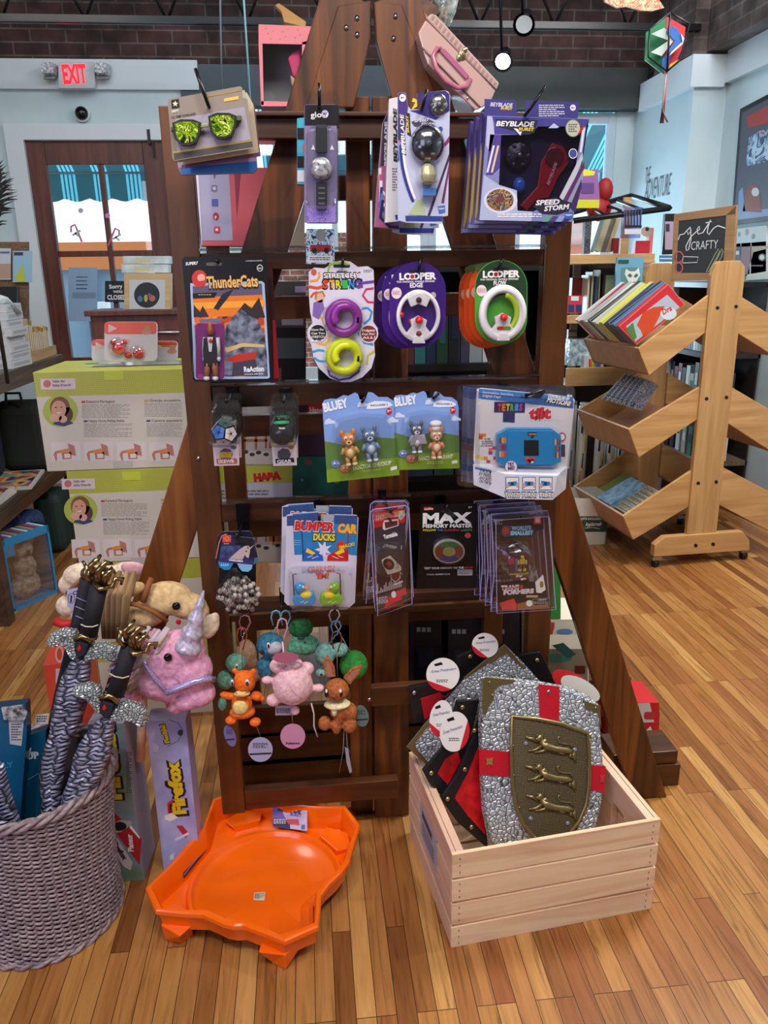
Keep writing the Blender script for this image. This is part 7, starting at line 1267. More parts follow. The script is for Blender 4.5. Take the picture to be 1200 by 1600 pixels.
mb = MB(); rs = random.Random(5); [mb.tube([(*pl.l(*fs(690+i*9, 350+rs.uniform(-12, 12))), .10), (*pl.l(*fs(700+i*12, 400)), .11), (*pl.l(*fs(760+i*10, 440)), .09)], .006, m(('d8d0d8', 'd0c840', 'c8a8c8', 'e4e0e4', 'c07898')[i % 5], .7), 5) for i in range(18)]; mb.build('pastel_ribbon', t)
pl = Plane(*fs(450, 160), 1.96); t = thing('hobby_horse', 'ivory plush horse head with pink ear and red collar, behind the tall pommel', 'hobby horse', pl.M)
blob('plush_head', t, PB(pl, fs, (430, 130, 0, 110, 75, 65), (540, 150, 0, 110, 90, 65), (350, 180, 0, 50, 60, 45), (345, 290, 0, 60, 65, 45), (660, 120, 0, 100, 70, 60), (560, 260, -20, 120, 120, 60)), IV, .004, 8)
balls('pink_ear', t, pl, fs, speck('pink_satin', 'c8909c', 'e0b4b8', 30, .5), (700, 95, 60, 75, 40, 18, (0, 0, -15))); strap('brown_strap', t, pl, fs, [(350, 225, 40), (420, 150, 72), (480, 110, 70)], 12, m('a8704c', .7)); strap('red_collar', t, pl, fs, [(290, 370, 10), (330, 385, 40), (380, 380, 40)], 24, m('c01c1c', .6)); MB().tube([(*pl.l(*fs(420, 400)), -.02), (*pl.l(*fs(400, 1000)), -.02)], .011, PINE, 10).build('stick', t)
for pts, lb, w2 in (([(350, 205), (420, 190), (420, 300), (395, 318), (350, 290)], 'angular white swing tag with a footprint mark and CE lettering behind the grips', 'CE'), ([(366, 330), (400, 306), (440, 310), (446, 340), (420, 400), (380, 390)], 'rounded white swing tag with black text bar beneath the angular tag', None)):
    pl = Plane(*fs(395, 280), 1.72); mb = MB(); mb.px(pl, fs(pts), 0, .001, m('b0acd0', .4))
    if w2: T(mb, pl, fs, 'CE', (385, 232), (416, 222), 18, INK, .0014, bold=.03); mb.pline(pl, fs(el(372, 248, 17, 26)), .8, .0014, INK, True); mb.pf(pl, fs([(368, 232), (378, 234), (374, 268), (366, 270)]), .0014, INK)
    else: mb.pf(pl, fs([(376, 352), (436, 362), (434, 372), (376, 362)]), .0014, INK)
    tag(mb.build('swing_tag', None, pl.M), lb, 'swing tag')
# ================================================================== LIME TOY BOXES BEHIND THE RACK
LIME = scales('lime_dots', 'c2c458', 'a6aa38', 170, 0, .4, .22, 0, .001, 0); CREAM = m('cfc9bc', .5)
XL = onY(52, 590, 2.5).x; BHT = (.2975, .2975, .318, .318)
fc = crop(0, 360, 4); f4 = crop(0, 700, 4)
for i in range(4):
    BHt = BHT[i]; z0 = sum(BHT[:i]); dx = .0 if i == 3 else (.058 if i == 2 else .075); O = Vector((XL+dx, 2.5, z0)); pl = Plane(0, 0, 0, origin=O); w_ = (.44, .44, .46, .52)[i]; top = i == 3
    lb = ('topmost lime and cream toy box of the left stack, girl photo in front', 'second lime and cream toy box down the stack, girl photo on its front', 'third lime and cream box down, mostly hidden by plush horses', 'lowest lime and cream box, on the floor behind the baskets')[3-i]
    t = thing('toy_box', lb, 'toy box', pl.M, 'lime and cream toy boxes'); MB().box((w_/2, BHt/2-.001, -.17), (w_, BHt-.002, .34), LIME).build('carton', t, bevel=.002); mb = MB()
    mb.flat(quad(.001, .001, w_-.001, BHt*.755), .0005, CREAM)
    if i >= 2:
        Q = (lambda x, y: fc(x, y)) if top else (lambda x, y: (fc(x, y)[0]*.955+36, 737+(fc(x, y)[1]-580)*.955))
        g = lambda *p: [Q(*q) for q in p]
        mb.pf(pl, g((252, 928), (470, 924), (474, 992), (256, 996)), .001, m('d8c8cc')); mb.pf(pl, [Q(295+24*math.cos(a), 958+24*math.sin(a)) for a in [k*.4 for k in range(16)]], .0014, m('c07068')); 
        p, q = Q(332, 950), Q(410, 948); mb.pt(pl, 'haba der', *p, *q, 4, m('5c5058'), .0014, bold=.02); p, q = Q(332, 976), Q(445, 972); mb.pt(pl, 'little friends', *p, *q, 4, m('5c5058'), .0014, bold=.02)
        E_ = lambda cx, cy, rx, ry, n=24: [Q(cx+rx*math.cos(2*math.pi*k/n), cy+ry*math.sin(2*math.pi*k/n)) for k in range(n)]
        mb.pf(pl, E_(378, 1128, 110, 100), .001, m('a8b84c')); mb.pf(pl, E_(375, 1105, 62, 66), .0013, m('7c5038')); mb.pf(pl, E_(425, 1150, 32, 46), .0013, m('5c3828')); mb.pf(pl, E_(368, 1118, 46, 56), .0016, m('cf9c80')); mb.pf(pl, E_(350, 1170, 38, 26), .0019, m('d8a890')); mb.pf(pl, E_(395, 1178, 26, 24), .0019, m('d8a890')); mb.pf(pl, g((330, 1210), (350, 1190), (430, 1185), (460, 1205), (400, 1224)), .0018, m('38426c'))
        for x, y in ((350, 1106), (386, 1104)): mb.pf(pl, E_(x, y, 7, 4, 8), .002, m('3c2c28'))
        mb.pf(pl, g((350, 1136), (388, 1134), (370, 1146)), .002, m('e8dcd8'))
        for x0, x1, y, s_, h in ((542, 720, 1078, 'Reiterhof Pferdegluck', 'c03030'), (556, 778, 1198, 'Happy Horse Riding Stable', '3c4c8c'), (934, 1128, 1070, 'Granja ecuestre', 'c8a030'), (948, 1140, 1196, 'Centre equestre', '3c4c8c')):
            if not top and x0 > 900 and y > 1100: continue
            p, q = Q(x0, y), Q(x1, y-2); mb.pt(pl, s_, *p, *q, 4, m('7c7068'), .0012, bold=.02); p = Q(x0-32, y-12); mb.pf(pl, quad(p[0], p[1], p[0]+6, p[1]+3), .0012, m(h)); p = Q(x0-30, y+10); q = Q(x0+270 if x0 < 900 else 1140, y+98); mb.greek(pl, p[0], p[1], q[0], q[1], 10, m('8c8480'), .0012, .3)
        for k, x in enumerate((316, 522, 728, 930)):
            mb.pf(pl, g((x, 1324), (x+185, 1318), (x+190, 1436), (x+8, 1444)), .001, m('d8d0d0'))
            for pts in (((x+20, 1400), (x+30, 1380), (x+110, 1362), (x+110, 1378), (x+40, 1394), (x+42, 1438), (x+32, 1438)), ((x+70, 1390), (x+130, 1384), (x+132, 1428), (x+76, 1430)), ((x+108, 1330), (x+150, 1346), (x+160, 1410), (x+118, 1400))): mb.pf(pl, g(*pts), .0013, m('b87a68'))
            mb.pf(pl, g((x+60, 1372), (x+112, 1364), (x+112, 1386), (x+62, 1390)), .0016, m('d88c3c')); mb.pf(pl, g((x+86, 1396), (x+124, 1394), (x+124, 1420), (x+88, 1422)), .0016, m('e0d4cc'))
        mb.pf(pl, g((708, 1442), (830, 1438), (832, 1486), (710, 1490)), .0014, m('b8b4ac')); mb.pf(pl, g((648, 880), (770, 878), (772, 934), (652, 936)), .0014, m('c0cc40', .3))
    mb.build('front_print', t)
    if top: MB().box((.30, BHt+.0004, -.16), (.30, .0008, .10), m('8c9098', .12)).box((.3, BHt+.0002, -.22), (.40, .0006, .02), m('6c8c3c', .2)).build('glare_patch', t)  # grey patch paints the glare on the lime box top
# white picture boxes to the right, seen through the rack
for i, (y0, y1, lab) in enumerate(((632, 727, 'white box with a toy stable print, seen through the rack'), (727, 778, 'lime and white box with red HABA lettering, seen through the rack'), (778, 880, 'lower white box printed with a toy stable, behind the marble bag'))):
    pl = Plane(400, (y0+y1)/2, 2.62); zt_, zb_ = onY(400, y0, 2.62).z, onY(400, y1, 2.62).z; mb = MB(); x0, x1 = (336, 462) if i != 1 else (318, 458); mb.px(pl, quad(x0, y0+.5, x1, y1-.5), -.30, 0, m('a8a4a4', .5) if i != 1 else m('b8b8c8', .5))
    if i == 1: mb.pf(pl, quad(319, 727, 457, 754), .001, LIME); mb.pt(pl, 'HABA', 397, 752, 440, 748, 11, RED, .002, bold=.09); mb.greek(pl, 345, 766, 420, 776, 2, m('6c6870'), .001)
    else:
        yy = y0+38; mb.pf(pl, quad(x0+1, yy+35, x1-1, y1-2), .0008, m('c0b8b4')); 
        for dx, dy, w2, h2 in ((44, 0, 4, 34), (62, -12, 4, 44), (78, -14, 3, 44), (44, 2, 40, 5), (44, 16, 38, 4), (84, 22, 24, 8), (90, 10, 3, 26)): mb.pf(pl, quad(x0+dx, yy+dy, x0+dx+w2, yy+dy+h2), .0012, m('a0562c'))
        for dx, dy in ((48, 36), (58, 40), (68, 37), (80, 40), (110, 42), (98, 36)): mb.pf(pl, el(x0+dx, yy+dy, 4.5, 3, 8), .0014, m('3c2c30'))
        mb.greek(pl, x0+4, y0+4, x0+50, y0+16, 4, GREY, .001)
    tag(mb.build('toy_box', None, pl.M), lab, 'toy box')
def slab(name, label, cat, q, Y, d, mt, group=None, prints=(), words=(), side=None, yaw=0):
    x0, y0, x1, y1 = q; pl = Plane((x0+x1)/2, (y0+y1)/2, Y, yaw=yaw); mb = MB(); mb.px(pl, quad(*q), -d, 0, mt, side)
    for k, (pts, c) in enumerate(prints): mb.pf(pl, pts, .0008+.0004*k, c if not isinstance(c, str) else m(c))
    for s_, a, b, h, c in words: mb.pt(pl, s_, *a, *b, h, m(c), .0045, bold=.04)
    return tag(mb.build(name, None, pl.M), label, cat, group)
slab('toy_box', 'dark purple box with red logo panel, Furry Friend lettering, behind the rack', 'toy box', (462, 632, 560, 712), 2.5, .2, m('2c1630', .4), None, [(quad(481, 632, 506, 648), 'a81c28')], [('Hape', (484, 645), (504, 645), 9, 'd8b0b4'), ('Furry Friend', (462, 662), (506, 660), 5, 'b8a8c0'), ('Therapy', (477, 671), (504, 670), 4, '9888a8')])
slab('toy_box', 'deep teal box under the dark purple one behind the rack', 'toy box', (457, 713, 560, 775), 2.5, .2, speck('teal_box_print', '0a3c3c', '0e5450', 12, .4, 0, 0), None, [(el(482, 722, 6, 4, 10), '7c3438'), (el(472, 750, 2, 2, 8), '3c8c88'), (el(526, 752, 5, 4, 8), '8c6c3c')])
slab('toy_box', 'black carton glimpsed between the figure card and the stretchy string card', 'toy box', (422, 512, 478, 631), 2.66, .1, m('141416', .4), None, [(quad(426, 575, 440, 625), '8c4c4c'), (quad(428, 528, 476, 560), '5c6c70')]); slab('toy_box', 'grey and white carton on top of the black one behind the string card', 'toy box', (424, 440, 478, 512), 2.66, .1, m('4c4a48', .5), None, [(quad(440, 462, 474, 508), 'b8bcc0'), (el(466, 480, 8, 10, 14), '1c1c20'), (quad(461, 447, 478, 457), 'b4a8d8')])
# red baby toy cards on the top box
def bear_card(px_, Y, label, big):
    x0, y0, x1, y1 = px_; pl = Plane((x0+x1)/2, (y0+y1)/2, Y); t = thing('baby_toy_pack', label, 'baby toy pack', pl.M, 'coral and white baby toy packs'); mb = MB(); mb.px(pl, rr(x0, y0, x1, y1+3, 6), -.012, 0, m('c9c4c8', .4)); mb.px(pl, rr(x0, y0, x1, y0+(y1-y0)*.33, 5), 0, .0006, m('dc5c48', .4)); mb.pf(pl, el(x0+11, y0+10, 9, 8, 3, 0), .0012, m('d8b8b4')); mb.pf(pl, el(x0+(x1-x0)*.82, y0+10, 5, 5, 10), .0012, m('b8845c')); mb.pf(pl, el(x0+(x1-x0)*.80, y0+16, 8, 4, 10), .001, m('c88870')); mb.build('card', t)
    if big: balls('bear_teether', t, pl, crop(0, 0, 1), m('c8343c', .3, 0, 0, .4), (185, 545, 8, 12, 11, 7), (176, 535, 8, 5, 5, 4), (195, 534, 8, 5, 5, 4)); balls('cherry_teether', t, pl, crop(0, 0, 1), m('b82830', .3, 0, 0, .4), (200, 555, 8, 7, 6, 5), (216, 553, 9, 10, 9, 6)); balls('bubble', t, pl, crop(0, 0, 1), CLEAR, (185, 542, 0, 19, 19, 18), (214, 550, 0, 14, 14, 16))
bear_card((163, 503, 245, 561), 2.62, 'coral and white baby toy pack with bear and cherries in bubbles', True); bear_card((143, 531, 190, 561), 2.72, 'coral and white baby toy card peeking out left of the bear pack', False); bear_card((236, 533, 277, 561), 2.72, 'coral and white baby toy card peeking out right of the bear pack', False)
# pink doll boxes
PNK = m('d0606c', .4)
slab('doll_box', 'pink box with lilac panel of four social media icons behind the rack', 'doll box', (300, 262, 441, 384), 2.12, .10, PNK, 'pink doll boxes', [([(303, 268), (310, 268), (316, 383), (305, 383)], 'd8e8ee'), ([(311, 272), (358, 272), (364, 376), (316, 376)], 'a8a4c4'), ([(366, 268), (376, 268), (370, 340)], '8c3450'), (rr(330, 289, 340, 300, 3), '7c7894'), (el(335, 294.5, 2.6, 2.8, 12), 'c8c4dc'), (rr(331, 311, 341, 322, 1), '4c5ca8'), (el(337.5, 338, 4.6, 6, 16), 'b02034'), (rr(334.5, 354, 344, 364, 2), 'c8303c'), (quad(337, 357, 341, 361), 'e8dce4')], [('f', (334, 277), (338, 277), 7, '5c5c88'), ('p', (336, 341), (339, 341), 5, 'e8dce4')])
slab('doll_box', 'pink and cream box printed with a doll photo, beside the icon box', 'doll box', (442, 212, 476, 384), 2.16, .10, m('a8a294', .5), 'pink doll boxes', [(quad(400, 212, 476, 226), 'c05c6c'), ([(418, 262), (422, 250), (430, 250), (434, 264)], 'b08c6c'), (quad(392, 272, 404, 310), 'c88c94')]) 
pl = Plane(455, 105, 1.86); t = thing('doll_box', 'pink spotted box with clear window and pink bag, atop the rack', 'doll box', pl.M, 'pink doll boxes')
DOT = m('e4808a', .4); mb = MB(); zz = -.09
for q in ([(404, 38), (512, 42), (510, 70), (404, 68)], [(404, 68), (410, 68), (412, 164), (408, 164)], [(472, 66), (512, 56), (478, 164), (471, 164)], [(407, 158), (478, 159), (478, 166), (408, 166)]): mb.px(pl, q, -.002, 0, DOT)
L = [pl.l(*q) for q in [(404, 38), (512, 42), (478, 166), (408, 166)]]; mb.add([(x, y, zz) for x, y in L]+[(x, y, 0) for x, y in L], [(i, (i+1) % 4, 4+(i+1) % 4, 4+i) for i in (0, 2, 3)]+[(3, 2, 1, 0)], m('8c9094', .5))
for i in range(14): mb.pf(pl, el(415+(i*23) % 88, 44+(i*17) % 20, 1.3, 1.3, 6), .0008, m('a89078'))
mb.build('printed_carton', t); mb = MB(); mb.pf(pl, quad(410, 68, 472, 160), -.001, CLEAR); mb.build('window', t); mb = MB(); mb.px(pl, [(449, 86), (458, 76), (470, 72), (471, 130), (456, 112)], -.05, -.02, m('d83c78', .4)); mb.px(pl, [(453, 112), (471, 128), (471, 138), (455, 130)], -.045, -.02, m('c8a890')); mb.build('pink_doll_bag', t, bevel=.004)
# vanity case, sticks and glass globe on top of the rack
fk = crop(640, 0, 8); pl = Plane(714, 95, 1.80); t = thing('vanity_case', 'tilted pale pink tin case with darker pink handle and gold clasp', 'case', pl.M)
P_ = m('d8b4aa', .25, .1, 0, .5); body = [(110, 400), (200, 235), (250, 200), (1085, 1120), (1000, 1290), (900, 1370), (830, 1375), (420, 1010), (190, 720), (160, 600)]
mb = MB(); mb.px(pl, fk([(105, 410), (205, 240), (1080, 1120), (1005, 1290), (890, 1350), (160, 600)]), -.11, 0, P_); mb.px(pl, fk([(160, 600), (890, 1350), (830, 1378), (230, 800), (185, 680)]), -.11, -.002, P_); mb.build('case_body', t, bevel=.006)
mb = MB(); mb.px(pl, fk([(205, 240), (265, 168), (330, 190), (1120, 1040), (1080, 1125)]), -.115, .003, P_); [mb.pf(pl, fk([(290+48*i, 190+52*i), (316+48*i, 216+52*i), (286+48*i, 268+52*i), (262+48*i, 240+52*i)]), .004, m('a88880')) for i in range(17)]; mb.build('ribbed_lid', t, bevel=.003)
for pts in ([(205, 243), (270, 250), (1080, 1122)], [(160, 603), (250, 690), (890, 1350)]): strap('raised_seam', t, pl, fk, [(x, y, 3) for x, y in pts], 7, m('8c6c68', .3, .5))
strap('handle', t, pl, fk, [(385, 610, 4), (340, 600, 30), (290, 700, 60), (330, 850, 75), (450, 1010, 78), (600, 1100, 70), (710, 1080, 40), (760, 990, 4)], 30, m('c4748c', .3, 0, 0, .3)); mb = MB(); mb.px(pl, fk([(385, 600), (440, 620), (740, 950), (700, 1000), (380, 650)]), 0, .005, m('b8688c', .3)); mb.build('handle_plate', t, bevel=.001)
balls('clasp', t, pl, fk, m('b8a878', .25, .9), (660, 690, 8, 60, 60, 14), (690, 630, 12, 40, 40, 16), (620, 720, 12, 36, 40, 14), (650, 680, 18, 18, 55, 14, (0, 0, -30))); balls('rivet', t, pl, fk, STEEL, (475, 705, 8, 16, 16, 8)); balls('rivet', t, pl, fk, STEEL, (652, 885, 8, 16, 16, 8)); balls('rivet', t, pl, fk, STEEL, (725, 1225, 2, 14, 16, 8))
ST = wood('yellow_wood', ['a87838', 'c09048'], 'X', 1)
def stickobj(pts, Y, label, mt): pl = Plane(pts[0][0], pts[0][1], Y); return tag(MB().px(pl, pts, -.02, 0, mt).build('wooden_stick', None, pl.M), label, 'stick', None)
stickobj([(430, 8), (436, 5), (478, 34), (476, 42), (444, 34), (440, 18)], 1.93, 'short yellow wooden stick poking up behind the pink windowed box', ST); stickobj([(612, -8), (640, -8), (672, 30), (655, 48)], 1.93, 'yellow wooden board leaning above the vanity case, right of the apex', ST)
stickobj([(640, -10), (660, -10), (690, 18), (672, 30)], 1.98, 'darker brown board just right of the yellow board at the apex', RW)
pl = Plane(697, 5, 1.98); t = thing('glass_globe', 'ribbed clear glass globe above the vanity case', 'glass globe', pl.M); c = pl.l(697, 8); mb = MB(); mb.lathe([(.002, -.055), (.012, -.045), (.026, -.02), (.032, .005), (.030, .025), (.018, .04)], speck('rippled_glass', '7c8c8c', 'e4ece8', 70, .08, .5, .6, .006), 20, Matrix.Translation((c[0], c[1]+.01, -.02)) @ Matrix.Rotation(R(-90), 4, 'X')); mb.build('globe', t)

# ================================================================== DARK SHELF BEHIND THE RACK
t = thing('display_shelf', 'low black shelf unit standing behind the wooden rack', 'shelf', Matrix.Translation((.45, 2.75, 0))); BK = m('101114', .45); zs = (.02, .42, .82, 1.20, 1.52)
for x in (-.40, .40): MB().box((x, 0, .77), (.025, .34, 1.54), BK).build('side_panel', t)
for z in zs: MB().box((0, 0, z), (.78, .34, .025), BK).build('shelf_board', t)
MB().box((0, .175, .77), (.80, .01, 1.54), BK).build('back_panel', t)
rs = random.Random(12); cols = ('1c2c4c', '4c6c8c', '8c9aa0', '2c4c3c', '5c2c30', 'c8ccd0', '20242c', '2c6c70', '7c7468', '3c3c58')
def row_of(name, cat, label, group, x0, x1, y, z, hmin, hmax, wmin, wmax, d, lean=0, palette=cols, seed=1, maxn=40):
    rs = random.Random(seed); x = x0; n_ = 0
    while x < x1-wmin and n_ < maxn:
        w_ = rs.uniform(wmin, wmax); h = rs.uniform(hmin, hmax); c = palette[(n_*3+seed) % len(palette)]; mb = MB(); mb.box((w_/2, 0, h/2), (w_*.94, d, h), m(c, .5)); mb.box((w_/2, -d/2-.0006, h*.55), (w_*.5, .001, h*.4), m(palette[(n_*3+seed+4) % len(palette)], .5))
        mb.box((w_/2, 0, h+.0005), (w_*.8, d*.96, .001), m('d4cfc4'))
        tag(mb.build(name, None, Matrix.Translation((x, y, z))), label % nth(n_), cat, group); x += w_; n_ += 1
row_of('book', 'book', '%s book from the left on the top board of the black shelf', 'books on the black shelf, top level', .08, .82, 2.68, 1.213, .18, .26, .02, .05, .15, seed=3, maxn=18); row_of('book', 'book', '%s dark box from the left on the black shelf, below the books', 'boxes on the black shelf, second level', .08, .82, 2.66, .833, .20, .30, .07, .13, .2, palette=('20242c', '1c2c4c', '3c1c2c', '14161c', '2c4c3c'), seed=5)
for q, lb in (((645, 952, 690, 1070), 'dark navy carton with social icons, left of three behind the shields'), ((700, 955, 752, 1040), 'dark navy carton in the middle of the three behind the shields'), ((760, 955, 812, 1050), 'dark navy carton at the right of the three behind the shields')):
    x0, y0, x1, y1 = q; slab('carton', lb, 'carton', q, 2.2, .14, m('141a2c', .35), 'navy cartons behind the shields', [(quad(x0+6+8*i, y0+28, x0+12+8*i, y0+35), 'a8b0bc') for i in range(3)]+[(quad(x0+8, y0+60, x1-12, y0+90), '1e2a40')])
# pan flute and instrument boxes at the right leg
PF = 'musical toy boxes beside the right leg'
slab('toy_box', 'red and cream Pan Flute box behind the right leg, upper one', 'toy box', (838, 968, 912, 1012), 2.24, .18, m('d8d0bc', .4), PF, [(quad(838, 995, 912, 1010), 'b01c24'), (quad(842, 972, 866, 992), 'c03c3c'), ([(868, 972), (905, 970), (908, 994), (862, 994)], 'd8dcc8'), (el(882, 987, 13, 5, 14), '6c8cc0')], [('Pan Flute', (872, 1007), (908, 1007), 8, 'f0e4d8')])
slab('toy_box', 'red and cream Pan Flute box, lower one behind the right leg', 'toy box', (838, 1012, 920, 1112), 2.22, .18, m('d8d0bc', .4), PF, [(quad(838, 1014, 920, 1030), 'b01c24')], [('Flute', (892, 1027), (914, 1027), 8, 'f0e4d8')])
slab('toy_box', 'green box with a red ball print just above the Pan Flute boxes', 'toy box', (838, 870, 876, 967), 2.24, .15, m('2c8c3c', .4), PF, [(el(848, 958, 8, 5, 12), 'c0402c')])
slab('toy_box', 'teal and brown instrument box tilted beside the silver shield', 'toy box', (842, 1014, 918, 1108), 2.10, .10, m('8c8474', .4), PF, [(el(868, 1028, 26, 7, 14), '3c7c78'), (el(885, 1060, 16, 14, 14), 'a87c64'), ([(862, 1008), (880, 1004), (900, 1022), (888, 1028)], '1c5c5c'), (quad(898, 1040, 914, 1052), '5c1c20'), (quad(842, 1070, 918, 1080), 'c03038')])
slab('toy_box', 'red and white box on the floor, right of the slanting leg', 'toy box', (955, 1098, 1030, 1162), 2.12, .14, m('c01c28', .4), PF, [([(955, 1100), (1015, 1098), (1022, 1128), (955, 1132)], 'd8d0d0'), (rr(1006, 1112, 1024, 1124, 4), 'c03040'), ([(1010, 1140), (1016, 1134), (1020, 1144), (1014, 1152)], 'e4dcdc')])
t = thing('low_stand', 'low dark wooden stand holding boxes behind the right leg', 'stand', Matrix.Translation((.84, 2.36, 0))); [MB().box((0, -.12+.12*i, .05), (.60, .09, .03), RWX).build('slat', t) for i in range(3)]; [MB().box((x, 0, .018), (.04, .34, .034), RWX).build('bearer', t) for x in (-.25, .25)]

# ================================================================== LEFT TABLE AND ITS GOODS
TW = wood('grey_barn_wood', ['3a332e', '564c44', '675c52'], 'Y', 1, .6)
t = thing('display_table', 'grey-brown plank table with lower shelf at the left edge', 'table', Matrix.Translation((-2.0, 4.0, 0)))
MB().box((0, 0, 1.05), (1.2, 1.34, .09), TW).build('tabletop', t, bevel=.004); MB().box((0, 0, .47), (1.2, 1.34, .07), wood('brown_shelf', ['2c1c12', '46301f', '543a26'], 'Y', 1, .5)).build('lower_shelf', t, bevel=.004)
for x in (-.56, .57):
    for y in (-.62, .62): MB().box((x, y, .5), (.07, .07, 1.0), bpy.data.materials['brown_shelf']).build('leg', t, bevel=.003)
for i in range(8):
    z = 1.0965+.0375*i; x = -1.415-.13+.006*((i*5) % 3); c = MB(); c.box((0, .12, .0182), (.27, .24, .0364), m('c4c8cc', .4)); c.box((0, -.0006, .018), (.2, .001, .018), m('a4a8b0', .4)); c.box((.1356, .12, .018), (.001, .18, .014), m('a4a8b0', .4))
    tag(c.build('white_box', None, Matrix.Translation((x-.012*((i % 2)), 3.90+.004*i, z)) @ Matrix.Rotation(R(-4+i), 4, 'Z')), 'flat white puzzle box, %s from the bottom of the stack of eight' % nth(i), 'puzzle box', 'stack of flat white boxes')
mb = MB(); mb.ball((-1.60, 3.98, 1.44), (.12, .10, .06), plush_mat('sky_plush', '4c9cac', '84ccd4'), 16); tag(mb.build('blue_plush'), 'sky blue plush lying in plastic on the stack of white boxes', 'plush toy')
mb = MB(); mb.tube([(-1.56, 3.93, 1.43), (-1.48, 3.96, 1.425), (-1.43, 4.0, 1.41), (-1.40, 4.08, 1.35)], [.02, .03, .02, .01], speck('crumpled_bag', '8c98a0', 'd8e0e4', 40, .2, 0, .8, .01), 8); tag(mb.build('plastic_bag'), 'crumpled clear bag draped over the white box stack', 'plastic bag')
t = thing('book_tray', 'small pale wooden tray of thin books on the left table', 'tray', Matrix.Translation((-1.515, 4.38, 1.096))); PW = wood('pale_tray_wood', ['a88c64', 'c0a47c'], 'Y', 1); MB().box((0, 0, .008), (.20, .46, .016), PW).build('base', t); MB().box((.098, 0, .03), (.006, .46, .05), PW).build('front_lip', t); MB().box((0, -.228, .03), (.2, .006, .05), PW).build('end_lip', t)
for i in range(15):
    y = 4.185+.0285*i; h = (.20 if i < 6 else .15)-.005*(i % 3); c = MB().box((0, 0, h/2), (.14, .024, h), m(('b09040', 'a87c30', 'c8a868', 'b0a48c', '8c7448')[i % 5], .5)); c.box((.071, 0, h/2), (.001, .018, h*.7), m('d8cfb8'))
    tag(c.build('thin_book', None, Matrix.Translation((-1.515, y, 1.1125)) @ Euler((R(-5), 0, 0)).to_matrix().to_4x4()), 'thin tan book in the pale wooden tray, %s from the near end' % nth(i), 'book', 'thin books in the wooden tray')
slab('cork_board', 'cork board with pinned flyers at the far left', 'cork board', (-30, 378, 43, 540), 4.95, .03, speck('cork', '5c4430', '7c6046', 90, .8), None, [], ()); slab('flyer', 'white and tan printed flyer, left one on the cork board', 'flyer', (-12, 388, 17, 437), 4.94, .003, m('b4bcc8', .5), 'flyers on the cork board', [(quad(-12, 412, 17, 435), 'a88c7c'), (quad(0, 393, 15, 396), '5c5c8c')]); slab('flyer', 'blue and yellow printed flyer, right one on the cork board', 'flyer', (20, 392, 50, 441), 4.93, .003, m('8cb0c8', .5), 'flyers on the cork board', [([(24, 432), (36, 412), (40, 440), (26, 441)], 'a8b83c'), (quad(22, 394, 36, 399), '2c3450')])
slab('black_panel', 'black box panel below the cork board on the table', 'box', (-20, 448, 26, 485), 4.85, .05, m('14161a'))
mb = MB(); rs = random.Random(2)
for i in range(60): u = i/60; c0 = onY(-6, 268+u*90, 3.3); c1 = onY(-6+rs.uniform(6, 24)*(.5+math.sin(u*3)), 262+u*88-rs.uniform(-6, 14), 3.3); mb.tube([c0, (c0+c1)/2+Vector((0, 0, .006)), c1], [.004, .003, .0005], m('1c1a1a', .7), 4, False)
p0, p1 = onY(-8, 262, 3.3), onY(-8, 470, 3.3); mb.tube([p0, p1, (p1.x, p1.y, 1.10)], .008, m('2c241c', .6), 6); tag(mb.build('feather_plume'), 'dark feathery plume at the far left edge', 'feather')
def bag(name, label, cat, c, r, mt, pocket=None, group=None):
    t = thing(name, label, cat, Matrix.Translation(c), group); mb = MB(); mb.box((0, 0, r[2]), (r[0]*2, r[1]*2, r[2]*2), mt); o = mb.build('bag_body', t, bevel=min(r)*.7); o.modifiers[0].segments = 4
    mb = MB(); mb.tube([(-r[0]*.3, -r[1], 2*r[2]-.01), (-r[0]*.25, -r[1], 2*r[2]+.05), (r[0]*.25, -r[1], 2*r[2]+.05), (r[0]*.3, -r[1], 2*r[2]-.01)], .008, mt, 6); mb.build('handle', t)
    if pocket: mb = MB().box((r[0], 0, r[2]*.8), (.03, r[1]*1.2, r[2]*1.1), pocket); mb.build('pocket', t, bevel=.01)
    return t
bag('tote_bag', 'dark navy tote bag, left one under the table', 'bag', (-1.74, 4.10, .506), (.13, .09, .19), m('10182c', .8)); bag('tote_bag', 'dark green and navy tote bag, right one under the table', 'bag', (-1.55, 4.32, .506), (.14, .09, .19), m('141c18', .8))
ART = printed('puzzle_art', ['3c6c4c', '2c4c7c', 'c8643c', 'd8b460', '5c9c94', 'b84c6c', '3c2c40'], 9, .35, .6)
for i, (x, y, z, lb) in enumerate(((-1.64, 3.62, .506, 'picture puzzle board at the bottom of the near pile on the lower shelf'), (-1.64, 3.62, .5215, 'picture puzzle board on top of the near pile on the lower shelf'), (-1.61, 4.02, .506, 'picture puzzle board further back on the lower shelf'))): c = MB().box((0, 0, .007), (.38, .38, .014), m('c8c4bc', .5)); c.box((0, 0, .0145), (.35, .35, .001), ART); tag(c.build('puzzle_board', None, Matrix.Translation((x, y, z)) @ Matrix.Rotation(R(4*i), 4, 'Z')), lb, 'puzzle', 'puzzle boards on the lower shelf')
bag('backpack', 'small blue backpack with pink front pocket on the floor under the table', 'backpack', (-1.52, 4.02, 0), (.08, .12, .17), speck('blue_print_cloth', '1c2c54', '344878', 50, .7, 0, 0), m('b06c8c', .6)); bag('backpack', 'dark green backpack behind the blue one on the floor', 'backpack', (-1.50, 4.42, 0), (.08, .11, .18), m('14302c', .7)); bag('backpack', 'navy and red backpack hanging above the blue one', 'backpack', (-1.72, 4.22, 0), (.10, .10, .185), m('1c3454', .7), m('a8202c', .6))
